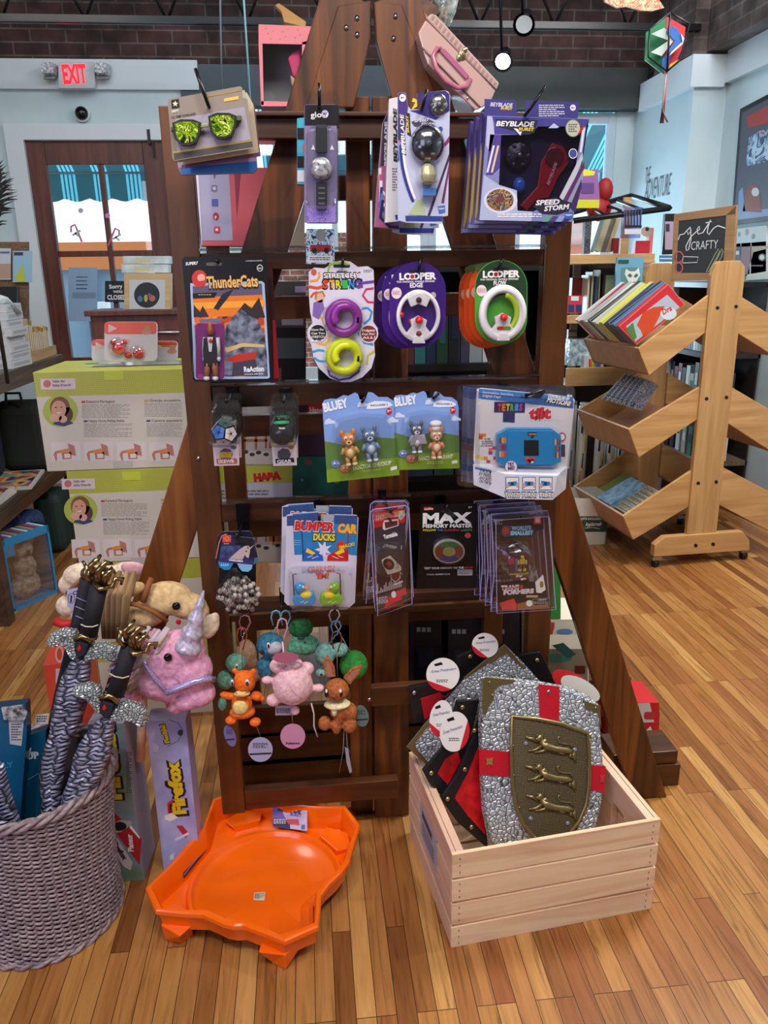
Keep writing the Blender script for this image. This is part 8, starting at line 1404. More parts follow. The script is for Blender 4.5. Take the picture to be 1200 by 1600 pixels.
# plush in a window box
o = onZ(24, 958); pl = Plane(0, 0, 0, yaw=58, origin=Vector((-1.44, 3.50, 0))); t = thing('plush_window_box', 'bright blue window box holding a grey and cream plush animal', 'toy box', pl.M); w_, h_, d_ = .27, .36, .12; BB = m('2c84b8', .4)
mb = MB(); mb.box((w_/2, h_/2, -d_), (w_, h_, .004), m('6c5c48', .5)); [mb.box(q, s_, BB) for q, s_ in (((.01, h_/2, -d_/2), (.02, h_, d_)), ((w_-.006, h_/2, -d_/2), (.012, h_, d_)), ((w_/2, .008, -d_/2), (w_, .016, d_)), ((w_/2, h_-.02, -d_/2), (w_, .04, d_)), ((.035, h_-.06, 0), (.06, .06, .003)))]; mb.pf; mb.build('carton', t); mb = MB(); [mb.box((.03+.03*i, h_+.001, -d_/2), (.014, .002, d_*.9), m(('c8242c', 'e4e0dc', 'c8a030')[i % 3])) for i in range(8)]; mb.build('striped_top_trim', t)
MB().box((w_/2, h_/2-.01, .0015), (w_-.04, h_-.06, .0006), CLEAR).build('window', t); blob('plush_animal', t, [((.14, .08, -.06), (.085, .07, .045)), ((.15, .17, -.06), (.06, .07, .045)), ((.15, .26, -.06), (.055, .05, .045)), ((.10, .30, -.06), (.025, .025, .02)), ((.20, .30, -.06), (.025, .025, .02))], speck('grey_plush_fur', '6c625c', 'b8ada4', 40, .85, 0, .6), .006, 6); MB().ball((.15, .25, -.015), (.012, .016, .008), BLACK, 8).build('nose', t)

# ================================================================== COUNTER BY THE DOOR
t = thing('counter', 'dark brown wooden counter in front of the door', 'counter', Matrix.Translation((-.98, 4.9, 0))); MB().box((.22, 0, .65), (.95, .36, 1.30), DOORW).build('body', t); MB().box((.22, -.01, 1.315), (1.0, .40, .03), DOORW).build('worktop', t, bevel=.004); MB().tube([(-.1, -.19, 1.2), (.5, -.19, 1.2)], .008, STEEL, 8).build('rail', t)
slab('framed_picture', 'pale wood frame with a round dark picture of glowing toys', 'picture frame', (194, 427, 266, 483), 4.75, .08, wood('pale_frame', ['b09468', 'c8ac80'], 'X', 1), None, [(quad(202, 437, 258, 483), 'b8bcc0'), (el(229.5, 461, 20, 20, 28), '14201e'), (el(219, 467, 4, 5, 10), '3c6c88'), (el(228, 466, 3, 6, 10), 'a89c4c'), (el(238, 466, 5, 5, 10), 'a8604c'), (el(234, 461, 3, 3, 8), '7c4c88')])
for i, (x0, y0, x1, y1) in enumerate(((190, 413, 262, 426), (192, 400, 264, 412))): slab('clear_box', ('lower', 'upper')[i]+' translucent plastic box stacked on the pale picture frame', 'plastic box', (x0, y0, x1, y1), 4.78, .12, speck('frosted_plastic', '9cacb0', 'c4d0d0', 12, .3, 0, .1), 'translucent boxes', [(quad(x0+20, y0+3, x0+44, y1-2), 'b8b894')])
slab('notice', 'blue printed notice taped inside the lower left door pane', 'notice', (107, 418, 152, 502), 5.995, .004, m('8ca8c8', .6), None, [(quad(113, 457, 150, 466), '788ca8'), (quad(119, 432, 137, 433.5), '4c5c7c'), (quad(119, 438, 136, 439.5), '4c5c7c'), (quad(119, 444, 137, 445.5), '4c5c7c'), (quad(119, 450, 136, 451.5), '4c5c7c')])
slab('closed_sign', "black SORRY WE'RE CLOSED sign on the door glass", 'sign', (164, 439, 199, 472), 5.99, .006, m('14181c', .5), None, [], [('Sorry', (171, 451), (192, 450), 6, 'd8dce0'), ("WE'RE", (177, 457.5), (192, 457.5), 3.5, 'd8dce0'), ('CLOSED', (168, 468), (198, 468), 7, 'd8dce0')])
for x, y, c, lb in ((126, 329, 'b8b4c0', 'grey round bauble sticker on the upper left pane'), (168, 337, 'd878b8', 'pink round bauble sticker on the upper right pane')): pl = Plane(x, y, 5.98); tag(MB().px(pl, el(x, y, 4, 4, 14), -.002, 0, m(c)).build('window_sticker', None, pl.M), lb, 'sticker')
for x, y, f_, lb in ((117, 366, 1, 'candy cane sticker with grey bow on the left pane'), (180, 372, -1, 'candy cane sticker with grey bow on the right pane')):
    pl = Plane(x, y, 5.98); mb = MB(); mb.pline(pl, [(x-6*f_, y-3), (x-6*f_, y-12), (x, y-15), (x+3*f_, y-8), (x+11*f_, y+12)], 3, 0, m('c8506c')); mb.pline(pl, [(x-4, y+2), (x+2, y-2), (x+9, y-6)], 3, .001, m('a8b8b4')); mb.pline(pl, [(x, y-2), (x+7, y+4)], 3, .001, m('a8b8b4')); tag(mb.build('window_sticker', None, pl.M), lb, 'sticker')
# ================================================================== ROLLING BOOK STAND
OK_ = wood('light_pine_z', ['a87c4c', 'b98e5a', 'c89c68'], 'Y', 1, .5); OKX = wood('light_pine_x', ['ac7e4c', 'be905a', 'cca06a'], 'X', 1, .5); OKE = wood('planed_end', ['a87c5c', 'b88c6c'], 'Y', 1, .55)
pl = Plane(1095, 865, 0, yaw=5, origin=onZ(1095, 880)+Vector((0, 0, .06))); L_ = .62
t = thing('book_stand', 'rolling light wood stand with slanted bins of books on both sides', 'book display stand', pl.M)
def both(name, pts, th, mt, z=0, parent=None):
    for zz in (z, -L_+th*0-z): mb = MB(); mb.px(pl, pts, -th, 0, mt); mb.build(name, parent or t, Matrix.Translation((0, 0, zz)), .003)
both('post', [(1119, 412), (1124, 408), (1157, 407), (1164, 416), (1164, 430), (1119, 838), (1073, 840), (1112, 430)], .03, OK_, .0)
mb = MB()
both('foot', [(1020, 869), (1021, 851), (1037, 838), (1158, 829), (1169, 843), (1169, 859)], .04, OKX, .012)
bins = {}
for side, nm, quad_ in (('L', 1, [(1112, 459), (999, 545), (1016, 587), (1106, 519)]), ('L', 2, [(1099, 603), (984, 672), (1000, 716), (1092, 656)]), ('L', 3, [(1083, 736), (975, 808), (991, 845), (1078, 793)]), ('R', 1, [(1160, 463), (1218, 499), (1212, 557), (1155, 521)]), ('R', 2, [(1145, 605), (1216, 647), (1210, 708), (1139, 662)]), ('R', 3, [(1132, 731), (1212, 773), (1202, 830), (1124, 789)])):
    both('bin_side', quad_, .018, OKX, -.012); q = [Vector(pl.l(*p)) for p in quad_]; a, b, c, d = q; e = (b-a).normalized()*.012
    for n2, p0, p1, off, mt in (('bin_end', b, c, -e, OKE), ('bin_floor', c, d, (b-c).normalized()*.012, OKE)):
        mb = MB(); P = [p0+off*.0, p1+off*.0, p1+off, p0+off]; mb.prism([(p.x, p.y) for p in P], -L_-.012, -.03, mt); mb.build(n2, t, None, .001)
for x, y in ((1121, 481), (1150, 479), (1104, 623), (1135, 621), (1091, 755), (1119, 753), (1085, 851), (1112, 849)): mb = MB(); mb.px(pl, el(x, y, 2.8, 2.8, 12), 0, .0015 if y < 840 else .014, BLACK); mb.build('bolt', t)
for x in (1026, 1163):
    for z in (-.01, -L_-.01):
        c = pl.l(x, 868); mb = MB(); mb.tube([(c[0]-.012, -.038, z), (c[0]+.012, -.038, z)], .022, BLACK, 16, M=Matrix.Rotation(0, 4, 'Y')); mb.box((c[0], -.008, z), (.05, .02, .04), STEEL); mb.build('caster', t)
# get CRAFTY board between the posts
fg = crop(1000, 260, 6); SG = [(320, 445), (900, 365), (870, 905), (690, 1005), (295, 1075)]
pg = Plane(0, 0, 0, yaw=5-58, origin=onY(*fg(600, 700), 3.95)); s_ = thing('chalkboard_sign', 'framed chalkboard reading get CRAFTY on top of the wooden book stand', 'chalkboard', pg.M)
mb = MB(); mb.px(pg, fg([(355, 508), (812, 458), (776, 1000), (330, 1000)]), -.012, -.002, m('2c3036', .7)); mb.build('slate', s_)
for q in ([(318, 448), (905, 362), (895, 450), (356, 512)], [(318, 448), (362, 508), (338, 1005), (290, 1080)], [(808, 455), (905, 362), (870, 960), (776, 1000)], [(296, 1075), (336, 1000), (776, 1000), (850, 1060)]): mb = MB(); mb.px(pg, fg(q), -.025, 0, wood('sign_oak', ['8c6a48', 'a88460'], 'X', 1) if 'sign_oak' not in bpy.data.materials else bpy.data.materials['sign_oak']); mb.build('frame_bar', s_, bevel=.001)
mb = MB(); CH = m('d4d6da', .7)
for pts in ([(356, 690), (375, 640), (410, 635), (440, 600), (470, 570), (480, 600), (450, 640), (440, 600), (475, 580), (478, 680), (455, 780), (435, 790), (430, 750), (475, 660), (530, 610), (560, 590), (555, 560), (535, 590), (545, 635), (590, 620), (640, 540), (660, 500), (640, 560), (630, 620), (645, 640), (690, 580), (730, 555), (800, 580)], [(615, 530), (672, 515)]): mb.pline(pg, fg(pts), 1.5, 0, CH)
T(mb, pg, fg, 'CRAFTY', (475, 785), (728, 768), 80, CH, 0, bold=-.005)
mb.pline(pg, fg(el(365, 850, 40, 50)), 1.8, 0, m('c8606c'), True); mb.pline(pg, fg(el(365, 950, 34, 46)), 1.8, 0, m('c8606c'), True); mb.pline(pg, fg([(400, 860), (410, 845), (545, 850), (535, 900), (400, 905)]), 1, 0, CH, True)
for dx in (0, 42): mb.pline(pg, fg([(620+dx, 990), (690+dx, 850), (735+dx*.8, 770), (745+dx*.8, 800), (720+dx, 850), (640+dx, 990)]), .9, 0, m('a8b88c'), True)
mb.build('chalk_lettering', s_)
# books in the top bin, near ones last
bc = ['c8242c', '3c6c9c', '1c2c54', '28406c', 'd8d44c', 'e0dc60', 'c8ccc8', '3c3c34', 'd8dce0', 'b0b4b0', 'b02c4c', 'd8d8d8']
for i, h in enumerate(bc):
    mb = MB(); g_ = (i*7) % 5; P = [(974-g_, 512-g_), (1052+g_*1.5, 445-g_), (1078+g_*1.5, 478-g_), (1002, 541)]
    z = -.045-.042*i; mb.px(pl, P, -.034, 0, m('b0a898', .6), m(h, .4)); mb.pf(pl, [(975-g_, 512-g_), (1052+g_*1.5, 446-g_), (1077+g_*1.5, 478-g_), (1002, 540)], .0006, m(h, .4))
    if i == 0:
        mb.pf(pl, [(985, 512), (1050, 462), (1070, 482), (1000, 536)], .001, m('a8b4c4')); mb.pf(pl, [(1002, 510), (1012, 490), (1028, 482), (1046, 480), (1036, 500), (1024, 522), (1012, 528), (1008, 518)], .0014, m('c8441c')); mb.pf(pl, [(985, 516), (996, 506), (1002, 530), (996, 534)], .0014, m('4c7c3c')); mb.pf(pl, el(1052, 492, 13, 10, 14), .0016, m('c8d4dc')); mb.pt(pl, 'Dra', 1044, 494, 1058, 486, 9, RED, .002, bold=.03)
    tag(mb.build('picture_book', None, pl.M @ Matrix.Translation((0, .004, z))), ('red dragon picture book at the front of the top left bin' if i == 0 else '%s picture book behind the red dragon book in the top left bin' % nth(i-1)), 'book', 'picture books in the top left bin')
CEL = printed('sticker_print', ['5c6c9c', 'a8b4cc', '3c4c6c', 'c8ccd8', '7c6c9c', '8ca4b8'], 30, .12)
for i in range(6): mb = MB(); mb.px(pl, [(1010-i, 645), (1042+i, 600), (1062+i, 610), (1034, 652)], -.012, 0, m('a89878'), CEL); mb.pf(pl, [(1011-i, 645), (1042+i, 601), (1061+i, 611), (1034, 651)], .0006, CEL); tag(mb.build('sticker_pack', None, pl.M @ Matrix.Translation((0, .0, -.2-.05*i))), 'shiny sticker pack in the middle left bin, %s from the front' % nth(i), 'sticker pack', 'sticker packs in the middle bin')
STAR = scales('star_stickers', '3c4c4c', 'd8c8b0', 70, 0, .3, .35, 0, .001, .3); BLS = speck('blue_map_print', '6c9cc8', 'a8cce4', 30, .3, 0, 0)
def binflat(y0f, u0, u1, z0, z1, mt, lb, b_=('L', 3), h=.02):
    c, d = Vector(pl.l(991, 845)), Vector(pl.l(1078, 793)); up = (Vector(pl.l(975, 808))-c).normalized(); off = up*(.016+y0f); p = c.lerp(d, u0)+off; q = c.lerp(d, u1)+off
    mb = MB(); mb.prism([tuple(p), tuple(q), tuple(q+up*h), tuple(p+up*h)], z1, z0, mt); return tag(mb.build('sticker_pack', None, pl.M), lb, 'sticker pack', 'sticker packs in the lowest bin')
binflat(0, .15, .80, -.06, -.24, STAR, 'star patterned sticker pack in the lowest left bin', h=.09); binflat(0, .12, .78, -.26, -.42, BLS, 'pale blue sticker pack beside the star pack in the lowest bin', h=.10); binflat(0, .3, .9, -.44, -.58, m('7c8c4c', .6), 'green and yellow craft pack at the back of the lowest bin', h=.06)
# mallet box on the floor
pw = Plane(0, 0, 0, yaw=0, origin=onZ(905, 852)); t = thing('white_carton', 'open white carton with green band reading MALLETS INCLUDED, behind the right leg', 'carton', pw.M)
zt_ = 780; A = lambda x, y: pw.l(x, y)
mb = MB(); mb.px(pw, [(868, 778), (952, 780), (946, 852), (868, 850)], -.004, 0, m('d4d2cc', .5)); mb.px(pw, [(868, 806), (950, 807), (948, 831), (868, 831)], 0, .001, m('2c4838', .5)); mb.pt(pw, 'MALLETS INCLUDED!', 899, 812, 941, 812, 3.4, WHITE, .002, bold=.03); mb.pt(pw, 'Applecreek', 914, 822, 940, 821, 6, WHITE, .002, shear=.2); mb.pline(pw, [(913, 825), (925, 824), (937, 826)], .7, .002, WHITE); mb.pt(pw, '1', 900, 827, 906, 827, 9, WHITE, .002, bold=.03); mb.build('front_panel', t)
a, b = A(868, 778), A(952, 780); h_ = a[1]; mb = MB(); w2 = b[0]-a[0]
for q, s2 in (((a[0]+w2/2, h_/2, -.2), (w2, h_, .004)), ((a[0]+.002, h_/2, -.1), (.004, h_, .2)), ((b[0]-.006, h_/2, -.1), (.004, h_, .2)), ((a[0]+w2/2, .01, -.1), (w2-.02, .01, .19))): mb.box(q, s2, m('cfd2cc', .5))
for i in range(3): mb.box((a[0]+w2*.4, h_*.75, -.06-.07*i), (w2*.7, .01, .05), m('c8bc98', .6))
mb.build('carton_walls', t)

# ================================================================== SHELVES BEHIND, AT THE RIGHT
BW = wood('birch_shelf', ['b08a58', 'c8a270'], 'X', 1); GW = wood('grey_birch', ['8c847c', 'a8a098'], 'X', 1); YS = 4.55
t = thing('book_shelf', 'light wooden display shelves behind the rack at the right, black wire top', 'shelf', Matrix.Translation(onY(940, 600, YS)))
def sb(name, x0, y0, x1, y1, d, mt, Y=YS): p0, p1 = onY(x0, y1, Y), onY(x1, y0, Y); o = t.matrix_basis.translation; return MB().box(((p0.x+p1.x)/2-o.x, Y+d/2-o.y, (p0.z+p1.z)/2-o.z), (abs(p1.x-p0.x), d, abs(p1.z-p0.z)), mt).build(name, t, None, .003)
for y0, y1, x1 in ((396, 413, 1024), (490, 506, 1010), (572, 604, 1008)): sb('shelf_lip', 884, y0, x1, y1, .02, BW); sb('shelf_board', 884, y1-6, x1, y1, .34, BW, YS+.02)
for x in (886, 985): sb('upright', x, 400, x+12, 800, .03, GW, YS+.36)
sb('upright', 968, 308, 988, 410, .02, BW, YS+.3); sb('back_board', 868, 402, 1012, 800, .015, m('2a1c16', .7), YS+.40); sb('shelf_board', 884, 798, 1024, 806, .34, BW, YS+.02)
mb = MB(); o = t.matrix_basis.translation; fr4 = [onY(x, y, Y)-o for x, y, Y in ((1047, 325, YS-.05), (986, 306, YS+.45), (888, 334, YS+.4), (896, 345, YS-.05))]
for a, b in ((0, 1), (1, 2), (0, 3)): mb.tube([fr4[a], fr4[b]], .016, BLACK, 4)
for i in range(3): u = .25+.2*i; mb.tube([fr4[0].lerp(fr4[3], u), fr4[1].lerp(fr4[2], u)], .01, BLACK, 4)
mb.build('black_wire_top', t); sb('leg', 888, 800, 898, 812, .03, GW, YS+.3)
def sbox(name, label, cat, q, c, group=None, Y=YS+.1, d=.05, roll=0, prints=()):
    x0, y0, x1, y1 = q; p = Plane((x0+x1)/2, (y0+y1)/2, Y, roll=roll); mb = MB(); a, b = p.l(x0, y1), p.l(x1, y0); mb.prism(quad(-abs(b[0]-a[0])/2, -abs(b[1]-a[1])/2, abs(b[0]-a[0])/2, abs(b[1]-a[1])/2), -d, 0, m(c, .4) if isinstance(c, str) else c)
    for k, (pts, cc) in enumerate(prints): mb.pf(p, pts, .001+.001*k, m(cc, .4))
    return tag(mb.build(name, None, p.M), label, cat, group)
SB = 'things on the top level of the far right shelves'
sbox('book', 'white and coral pale book standing on the top level of the shelves', 'book', (888, 343, 911, 397), 'd8c4c8', SB, prints=[(el(899, 362, 5, 8, 12), 'c8ccd4'), (quad(889, 382, 910, 396), 'd89890')]); sbox('book', 'black and grey lattice-covered book beside the white and coral one', 'book', (912, 343, 925, 397), speck('lattice_print', '1c1c20', '6c6c70', 90, .5, 0, 0), SB)
for i, (x, c) in enumerate(((936, '8c948c'), (948, 'a8a488'), (956, '6c6458'), (963, 'b8ac84'))): sbox('book', 'grey-green book leaning right on the top level, %s from left' % ('first', 'second', 'third', 'fourth')[i], 'book', (x-10, 340, x+9 if i == 0 else x-2, 394), c, SB, roll=-16, Y=YS+.08+.02*i)
sbox('red_box', 'small red box on the top level, left of the shelf post', 'box', (958, 372, 968, 396), 'a8182c', SB); sbox('red_box', 'larger red triangular-ended box right of the shelf post', 'box', (992, 376, 1016, 396), 'b81c30', SB)
t2 = sbox('pen_set_pack', 'clear pack of black pens hanging from the shelf post', 'pen pack', (972, 324, 1004, 372), CLEARV, None, YS-.08, .03, prints=[(quad(976+4.6*i, 328, 978+4.6*i, 352), '1c1c20') for i in range(6)]+[(quad(975, 352, 1002, 356), '16161a'), (quad(975, 358, 1001, 366), 'c8ccd0')])
sbox('craft_kit', 'purple and yellow craft kit card on the top shelf beside the boxes', 'craft kit', (902, 264, 934, 326), '8c5c9c', None, YS+.02, .02, 8, prints=[([(903, 262), (930, 268), (928, 274), (904, 276)], 'd8d030'), (quad(900, 312, 936, 325), 'c8c828'), (quad(908, 286, 928, 302), '5c3c7c')])
mb = MB(); c = onY(945, 297, 4.9); mb.ball(c, (.05, .05, .07), m('981418', .6), 14); mb.ball(c+Vector((-.03, 0, -.11)), (.08, .05, .07), m('981418', .6), 12); tag(mb.build('red_plush', None), 'plain red plush head and shoulders behind the wire top', 'plush toy')
sbox('scratch_art_pack', 'pale blue pack with white cat-like line drawing on the second level', 'art pack', (961, 402, 1006, 452), '6ca4c0', None, YS-.06, .02, prints=[(rr(970, 418, 1000, 446, 3), '5c8c8c'), ([(976, 428), (978, 420), (984, 424), (992, 424), (998, 418), (1000, 430), (994, 440), (982, 441)], 'dce4dc'), ([(980, 430), (984, 427), (988, 431), (984, 434)], '4c6c68'), ([(990, 431), (994, 427), (997, 430), (993, 434)], '4c6c68'), (quad(966, 406, 982, 411), '1c5c4c')])
for i, (x0, x1, y0, c) in enumerate(((916, 922, 430, 'c8bca8'), (922, 928, 425, 'b8a88c'), (929, 933, 432, '4c7cb8'), (934, 939, 422, 'd0c4a0'), (940, 943, 428, '2c241c'), (943, 960, 430, '8c9c7c'))): sbox('book', nth(i)+' book from the left on the second shelf level', 'book', (x0, y0, x1, 490), c, 'books on the second shelf level', YS+.1, .12)
sbox('pen_box', 'red and white marker box with blue windows on the second level', 'box', (886, 462, 911, 490), 'c03c50', None, YS+.04, .08, prints=[(quad(888, 476, 897, 488), '2c3c6c'), (quad(900, 476, 909, 488), '2c3c6c'), (quad(892, 463, 904, 470), 'e0e0e4')]); sbox('pen_box', 'dark red box leaning behind the marker box', 'box', (893, 434, 914, 464), '6c1c24', None, YS+.2, .05, 0)
sbox('clear_bag', 'crinkled blue-white bag on the third shelf level', 'bag', (888, 530, 924, 572), speck('crinkled_bag', '5c7c8c', 'c8dce4', 30, .2, .1, .8, .01), None, YS+.05, .1); sbox('art_box', 'small clear box of rainbow pencils on the third level', 'box', (912, 555, 944, 576), 'c8d0d8', None, YS+.02, .06, prints=[(quad(920+2.6*i, 561, 922.4+2.6*i, 574), ('c83c3c', 'd88c3c', 'd8c83c', '5cac4c', '3c7cb8', '5c4c9c', 'a84c8c')[i]) for i in range(7)]); sbox('book', 'book with yellow MANGO style lettering on the third level', 'book', (886, 515, 902, 560), '5c5448', None, YS+.2, .03, prints=[(quad(888, 519, 901, 525), 'a89c4c'), (quad(888, 530, 900, 534), 'a83c3c')])
for i in range(7):
    x = (894, 912, 938, 954, 970, 904, 926)[i]; y0 = (632, 640, 678, 682, 690, 660, 640)[i]; Y = YS-.12; p = Plane(x, 700, Y); c = p.l(x, y0); e = p.l(x+1, 776 if i < 5 else 768); mb = MB(); z = 0 if i < 5 else -.14
    mb.tube([(c[0], e[1], z), (c[0], c[1], z)], .030, m('cdc9c4', .5), 14); mb.tube([(c[0], c[1], z), (c[0], c[1]+.02, z)], .028, m('8c84a0' if i in (0, 5) else 'd0ccc8', .3), 14)
    for k, h in enumerate(('c85c2c', '2c4c3c', 'c8b01c', '1c2c3c')): mb.tube([(c[0]-.012+.012*(k % 3), e[1]+(c[1]-e[1])*(.15+.2*k), z+.0265), (c[0]-.010+.012*(k % 3), e[1]+(c[1]-e[1])*(.32+.2*k), z+.0265)], .006, m(h if i not in (2, 3) else ('c8a818', '1c1c24')[k % 2], .5), 6)
    tag(mb.build('marker_tube', None, p.M), 'white paper tube below the shelves, %s from left in its row' % (nth(i) if i < 5 else ('far left at the back', 'third at the back')[i-5]), 'paper tube', 'white paper tubes below the shelves')
sbox('low_table', 'plain brown low bench under the white paper tubes', 'bench', (886, 777, 982, 806), '6c4c34', None, YS-.16, .16)

# ================================================================== RIGHT WALL THINGS
px_ = Plane(0, 0, 0, yaw=-90, origin=Vector((2.715, 4.7, 2.0))); t = thing('framed_poster', 'black framed colourful illustrated poster on the right white wall', 'framed poster', px_.M)
f9 = crop(1000, 260, 6); q = [(1161, 170), (1215, 142), (1215, 343), (1147, 352)]
mb = MB(); mb.px(px_, q, 0, .02, m('14161c', .4)); mb.build('frame', t, bevel=.002); mb = MB(); mb.px(px_, [(1165, 176), (1215, 150), (1215, 336), (1152, 345)], .02, .022, m('4c505c', .4)); mb.pf(px_, [(1172, 182), (1215, 160), (1215, 190), (1174, 200)], .0226, m('9c3c34')); mb.pf(px_, [(1176, 215), (1200, 200), (1215, 202), (1215, 250), (1170, 260)], .0226, printed('poster_ice', ['5c7ca0', 'a8c0d4', '3c4c68', '8ca4bc', 'b04c44'], 8, .4)); mb.pf(px_, [(1166, 330), (1172, 295), (1182, 286), (1192, 292), (1196, 332)], .023, m('7c3c28')); mb.pf(px_, [(1160, 300), (1166, 292), (1170, 330), (1158, 336)], .023, m('6c8cb8')); mb.pf(px_, [(1155, 332), (1215, 325), (1215, 336), (1153, 344)], .0228, m('7c8cb0')); mb.pf(px_, el(1186, 300, 6, 7, 14), .0234, m('b8c0c4')); mb.build('print', t)
def wallcard(name, label, cat, pts, c, prints=(), group=None): mb = MB(); mb.px(px_, pts, 0, .012, m(c, .5)); [mb.pf(px_, p, .013+.001*k, m(h, .5)) for k, (p, h) in enumerate(prints)]; return tag(mb.build(name, None, px_.M), label, cat, group)
wallcard('wall_print', 'pale print of three thin flowers on the right wall', 'print', [(1148, 358), (1200, 352), (1200, 384), (1146, 386)], 'b8c4c4', [(el(1158, 366, 2, 4, 10), '7c8484'), (el(1170, 362, 2.4, 5, 10), 'a87c7c'), (el(1180, 369, 2, 4, 10), '7c8484')])
for i, (pts, c, lb) in enumerate((([(1146, 382), (1160, 380), (1160, 430), (1144, 434)], '2c3c4c', 'dark blue book on the ledge below the poster'), ([(1161, 380), (1176, 379), (1174, 428), (1160, 430)], '7c4c50', 'rust and navy book next to the dark blue one on the ledge'), ([(1177, 379), (1200, 377), (1200, 424), (1176, 428)], '9c9070', 'tan book near the right edge on the ledge'), ([(1180, 394), (1204, 388), (1204, 436), (1168, 438)], 'c8ccb8', 'cream card with black moon emblem leaning on the ledge'))): wallcard('book', lb, 'book', pts, c, [(el(1194, 402, 6, 6, 14), '1c1c20'), (el(1194, 402, 4, 4, 12), 'c8ccb8'), (quad(1178, 414, 1196, 416), '2c2c2c')] if i == 3 else ([(quad(1148, 392, 1158, 398), 'c8ccd0')] if i == 0 else ()))
t = thing('wall_shelf', 'dark wall shelf unit full of books behind the wooden book stand', 'shelf', Matrix.Translation((2.5, 4.8, 0))); DS = m('2c2420', .6)
ws = [(1.43, BLACK), (1.02, DS), (.70, DS), (.36, wood('pallet_wood', ['5c4c40', '7c6a58'], 'Y', 1))]
for z, mt in ws: MB().box((.05, .0, z-.015), (.32, .72, .03), mt).build('shelf_board', t)
for y in (.35,): MB().box((.05, y, .71), (.30, .02, 1.42), m('7c5c3c', .6)).build('divider', t)
MB().box((.2, 0, .71), (.01, .72, 1.42), m('241c18', .7)).build('back_panel', t)
rs = random.Random(8)
for z, n_, lb in ((1.02, 20, 'slim book on the upper dark wall shelf board'), (.70, 12, 'book on the middle dark wall shelf board'), (.36, 8, 'book on the pallet-wood wall shelf board')):
    for i in range(n_):
        y = 4.48+(.66/n_)*i; 
        if y > 5.12: continue
        h = rs.uniform(.17, .25); c = ('3c6c64', 'c8ccc8', '7c3c44', '2c3c4c', '5c8c8c', 'a8a090', '1c1c20', '8c4c5c', 'd8d4cc')[(i*5+n_) % 9]; w2 = min(.66/n_*.86, .05); mb = MB(); mb.box((0, 0, h/2), (.15, w2, h), m(c, .5)); mb.box((-.0756, 0, h*.6), (.001, w2*.6, h*.3), m(('d8d4cc', '2c3c4c')[(i+1) % 2], .5)); tag(mb.build('book', None, Matrix.Translation((2.50, y, z+.0005))), nth(i)+' '+lb+', from the near end', 'book', lb.replace('book on', 'books on'))
sbox('framed_picture', 'small black frame holding a lilac print beside the chalkboard', 'picture frame', (1034, 334, 1056, 398), '14161c', None, 5.0, .03, 0, [(quad(1039, 346, 1054, 390), 'b8a0b4'), (quad(1040, 350, 1046, 362), '3c344c')]); sbox('tall_box', 'tall pale box with blue striped top under the small black frame', 'box', (1030, 398, 1056, 790), 'b4c0c8', None, 5.0, .1, 0, [(quad(1030, 399, 1056, 409), '4c7ca8'), (quad(1031, 403, 1055, 405), 'dce4e8')]); sbox('plush_toy', 'coral pink and green soft toy figure behind the wire top', 'soft toy', (1012, 356, 1022, 397), 'd88078', None, 4.72, .04, 0, [(el(1010, 362, 9, 8, 14), 'b89c8c'), (el(1011, 358, 3, 3, 10), '2c241c')])

# ================================================================== OVERHEAD
fk4 = crop(860, 0, 3.53); pk = Plane(1038, 72, 3.4, yaw=-6); t = thing('box_kite', 'green, blue and red faceted box kite with tail hanging near the corner', 'kite', pk.M)
K = lambda *p: fk4(list(p)); FB = lambda h: m(h, .45)
for pts, h, z in ((K((527, 180), (640, 90), (625, 410), (520, 330)), '127044', 0), (K((640, 90), (745, 150), (735, 250), (690, 350), (625, 410)), 'b01c28', .001), (K((540, 200), (615, 165), (670, 230), (600, 320), (540, 300), (640, 235)), 'a8b8b4', .03), (K((640, 150), (680, 170), (720, 240), (655, 290), (600, 340), (600, 390), (625, 410), (630, 300), (670, 240), (625, 190)), '1c5ca4', .034), (K((700, 200), (730, 240), (640, 320), (650, 300), (710, 245)), 'c8ccd0', .038), (K((640, 370), (690, 340), (690, 360), (630, 405)), 'b88c28', .04)): mb = MB(); mb.px(pk, pts, z-.006, z, FB(h)); mb.build('fabric_panel', t)
mb = MB(); [mb.tube([(*pk.l(*fk4(*a)), .045) for a in pts], .004, BLACK, 5) for pts in ([(640, 90), (622, 410)], [(640, 90), (527, 180), (520, 330), (622, 410)], [(640, 90), (745, 150), (690, 350), (622, 410)])]; mb.build('black_spar', t)
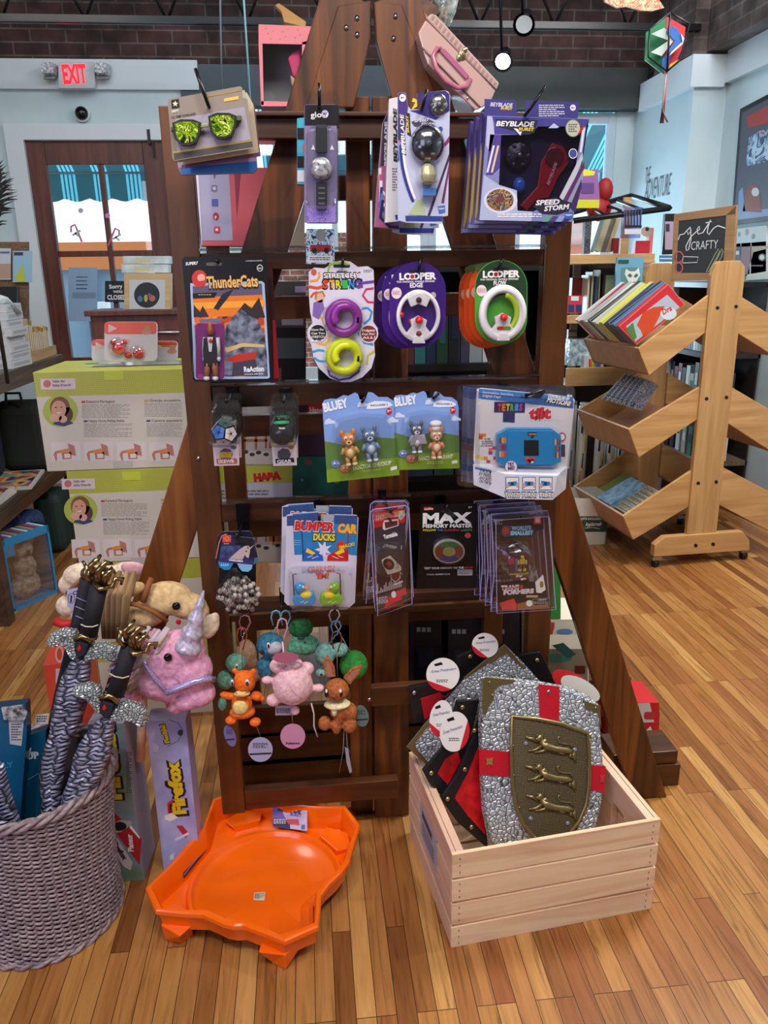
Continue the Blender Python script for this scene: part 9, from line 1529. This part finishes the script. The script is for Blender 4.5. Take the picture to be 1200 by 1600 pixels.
mb = MB(); [mb.tube([(*pk.l(*fk4(*a)), .04) for a in pts], .004, m(h, .6), 4) for pts, h in (([(622, 410), (608, 560), (590, 690)], '2c3440'), ([(622, 410), (612, 560), (602, 690)], 'b02c3c'), ([(622, 410), (600, 620), (628, 685)], '8c8c84'))]; mb.build('tail_ribbon', t); MB().tube([(*pk.l(*fk4(640, 90)), .04), (*pk.l(*fk4(640, -400)), .04)], .0015, BLACK, 4).build('hanging_string', t)
pk = Plane(1005, 5, 3.2); mb = MB(); mb.px(pk, [(940, -12), (945, 2), (965, 12), (980, 10), (1000, 16), (1020, 17), (1038, 12), (1030, 0), (1020, -14)], -.01, 0, printed('orange_spots', ['8c8c70', 'c8b890', 'd86040', 'b8a888', 'd05038'], 22, .5)); mb.tube([(*pk.l(990, -10), 0), (*pk.l(990, -120), 0)], .0015, BLACK, 4); tag(mb.build('hanging_windsock'), 'beige and orange spotted cloth hanging at the top right', 'hanging cloth').matrix_basis = pk.M
def lamp(x, y, Y, lb, on):
    pk = Plane(x, y, Y); t = thing('track_lamp', lb, 'track lamp', pk.M, 'track lamps'); c = (0, 0, 0); mb = MB(); M = Vector((0, 0, -1)).rotation_difference(Vector((-.3, -.55, .75))).to_matrix().to_4x4(); mb.lathe([(.015, .10), (.03, .09), (.034, .02), (.05, -.02), (.056, -.04)], BLKM, 18, M); mb.tube([(0, .03, -.05), (-.03, .34, 0), (-.03, .5, 0)], .009, BLKM, 6); mb.build('lamp_head', t)
    mb = MB(); mb.lathe([(.0, -.030), (.042, -.034)], m('f4f8ff' if on else 'a8b0b4', .3, 0, 14 if on else .4), 18, M); mb.build('bulb', t); return t
lamp(787, 92, 4.8, 'lit white track lamp glaring below the truss', True); lamp(820, 34, 4.4, 'dim silver track lamp higher above the lit one', False)
struct(MB().box((.9, 4.6, 3.62), (3.4, .05, .04), BLKM).build('trim_10'))
for i, (x, x2, lb) in enumerate(((343, 347, 'left thin hanging cable above the sunglasses'), (377, 392, 'right thin pale blue hanging cable beside the pink box'))): a, b = onY(x, -60, 4.3), onY(x2, 170, 4.3); tag(MB().tube([a, b], .005, m('5c6c74' if not i else '7cb0c0', .5), 5).build('hanging_cable'), lb, 'cable')
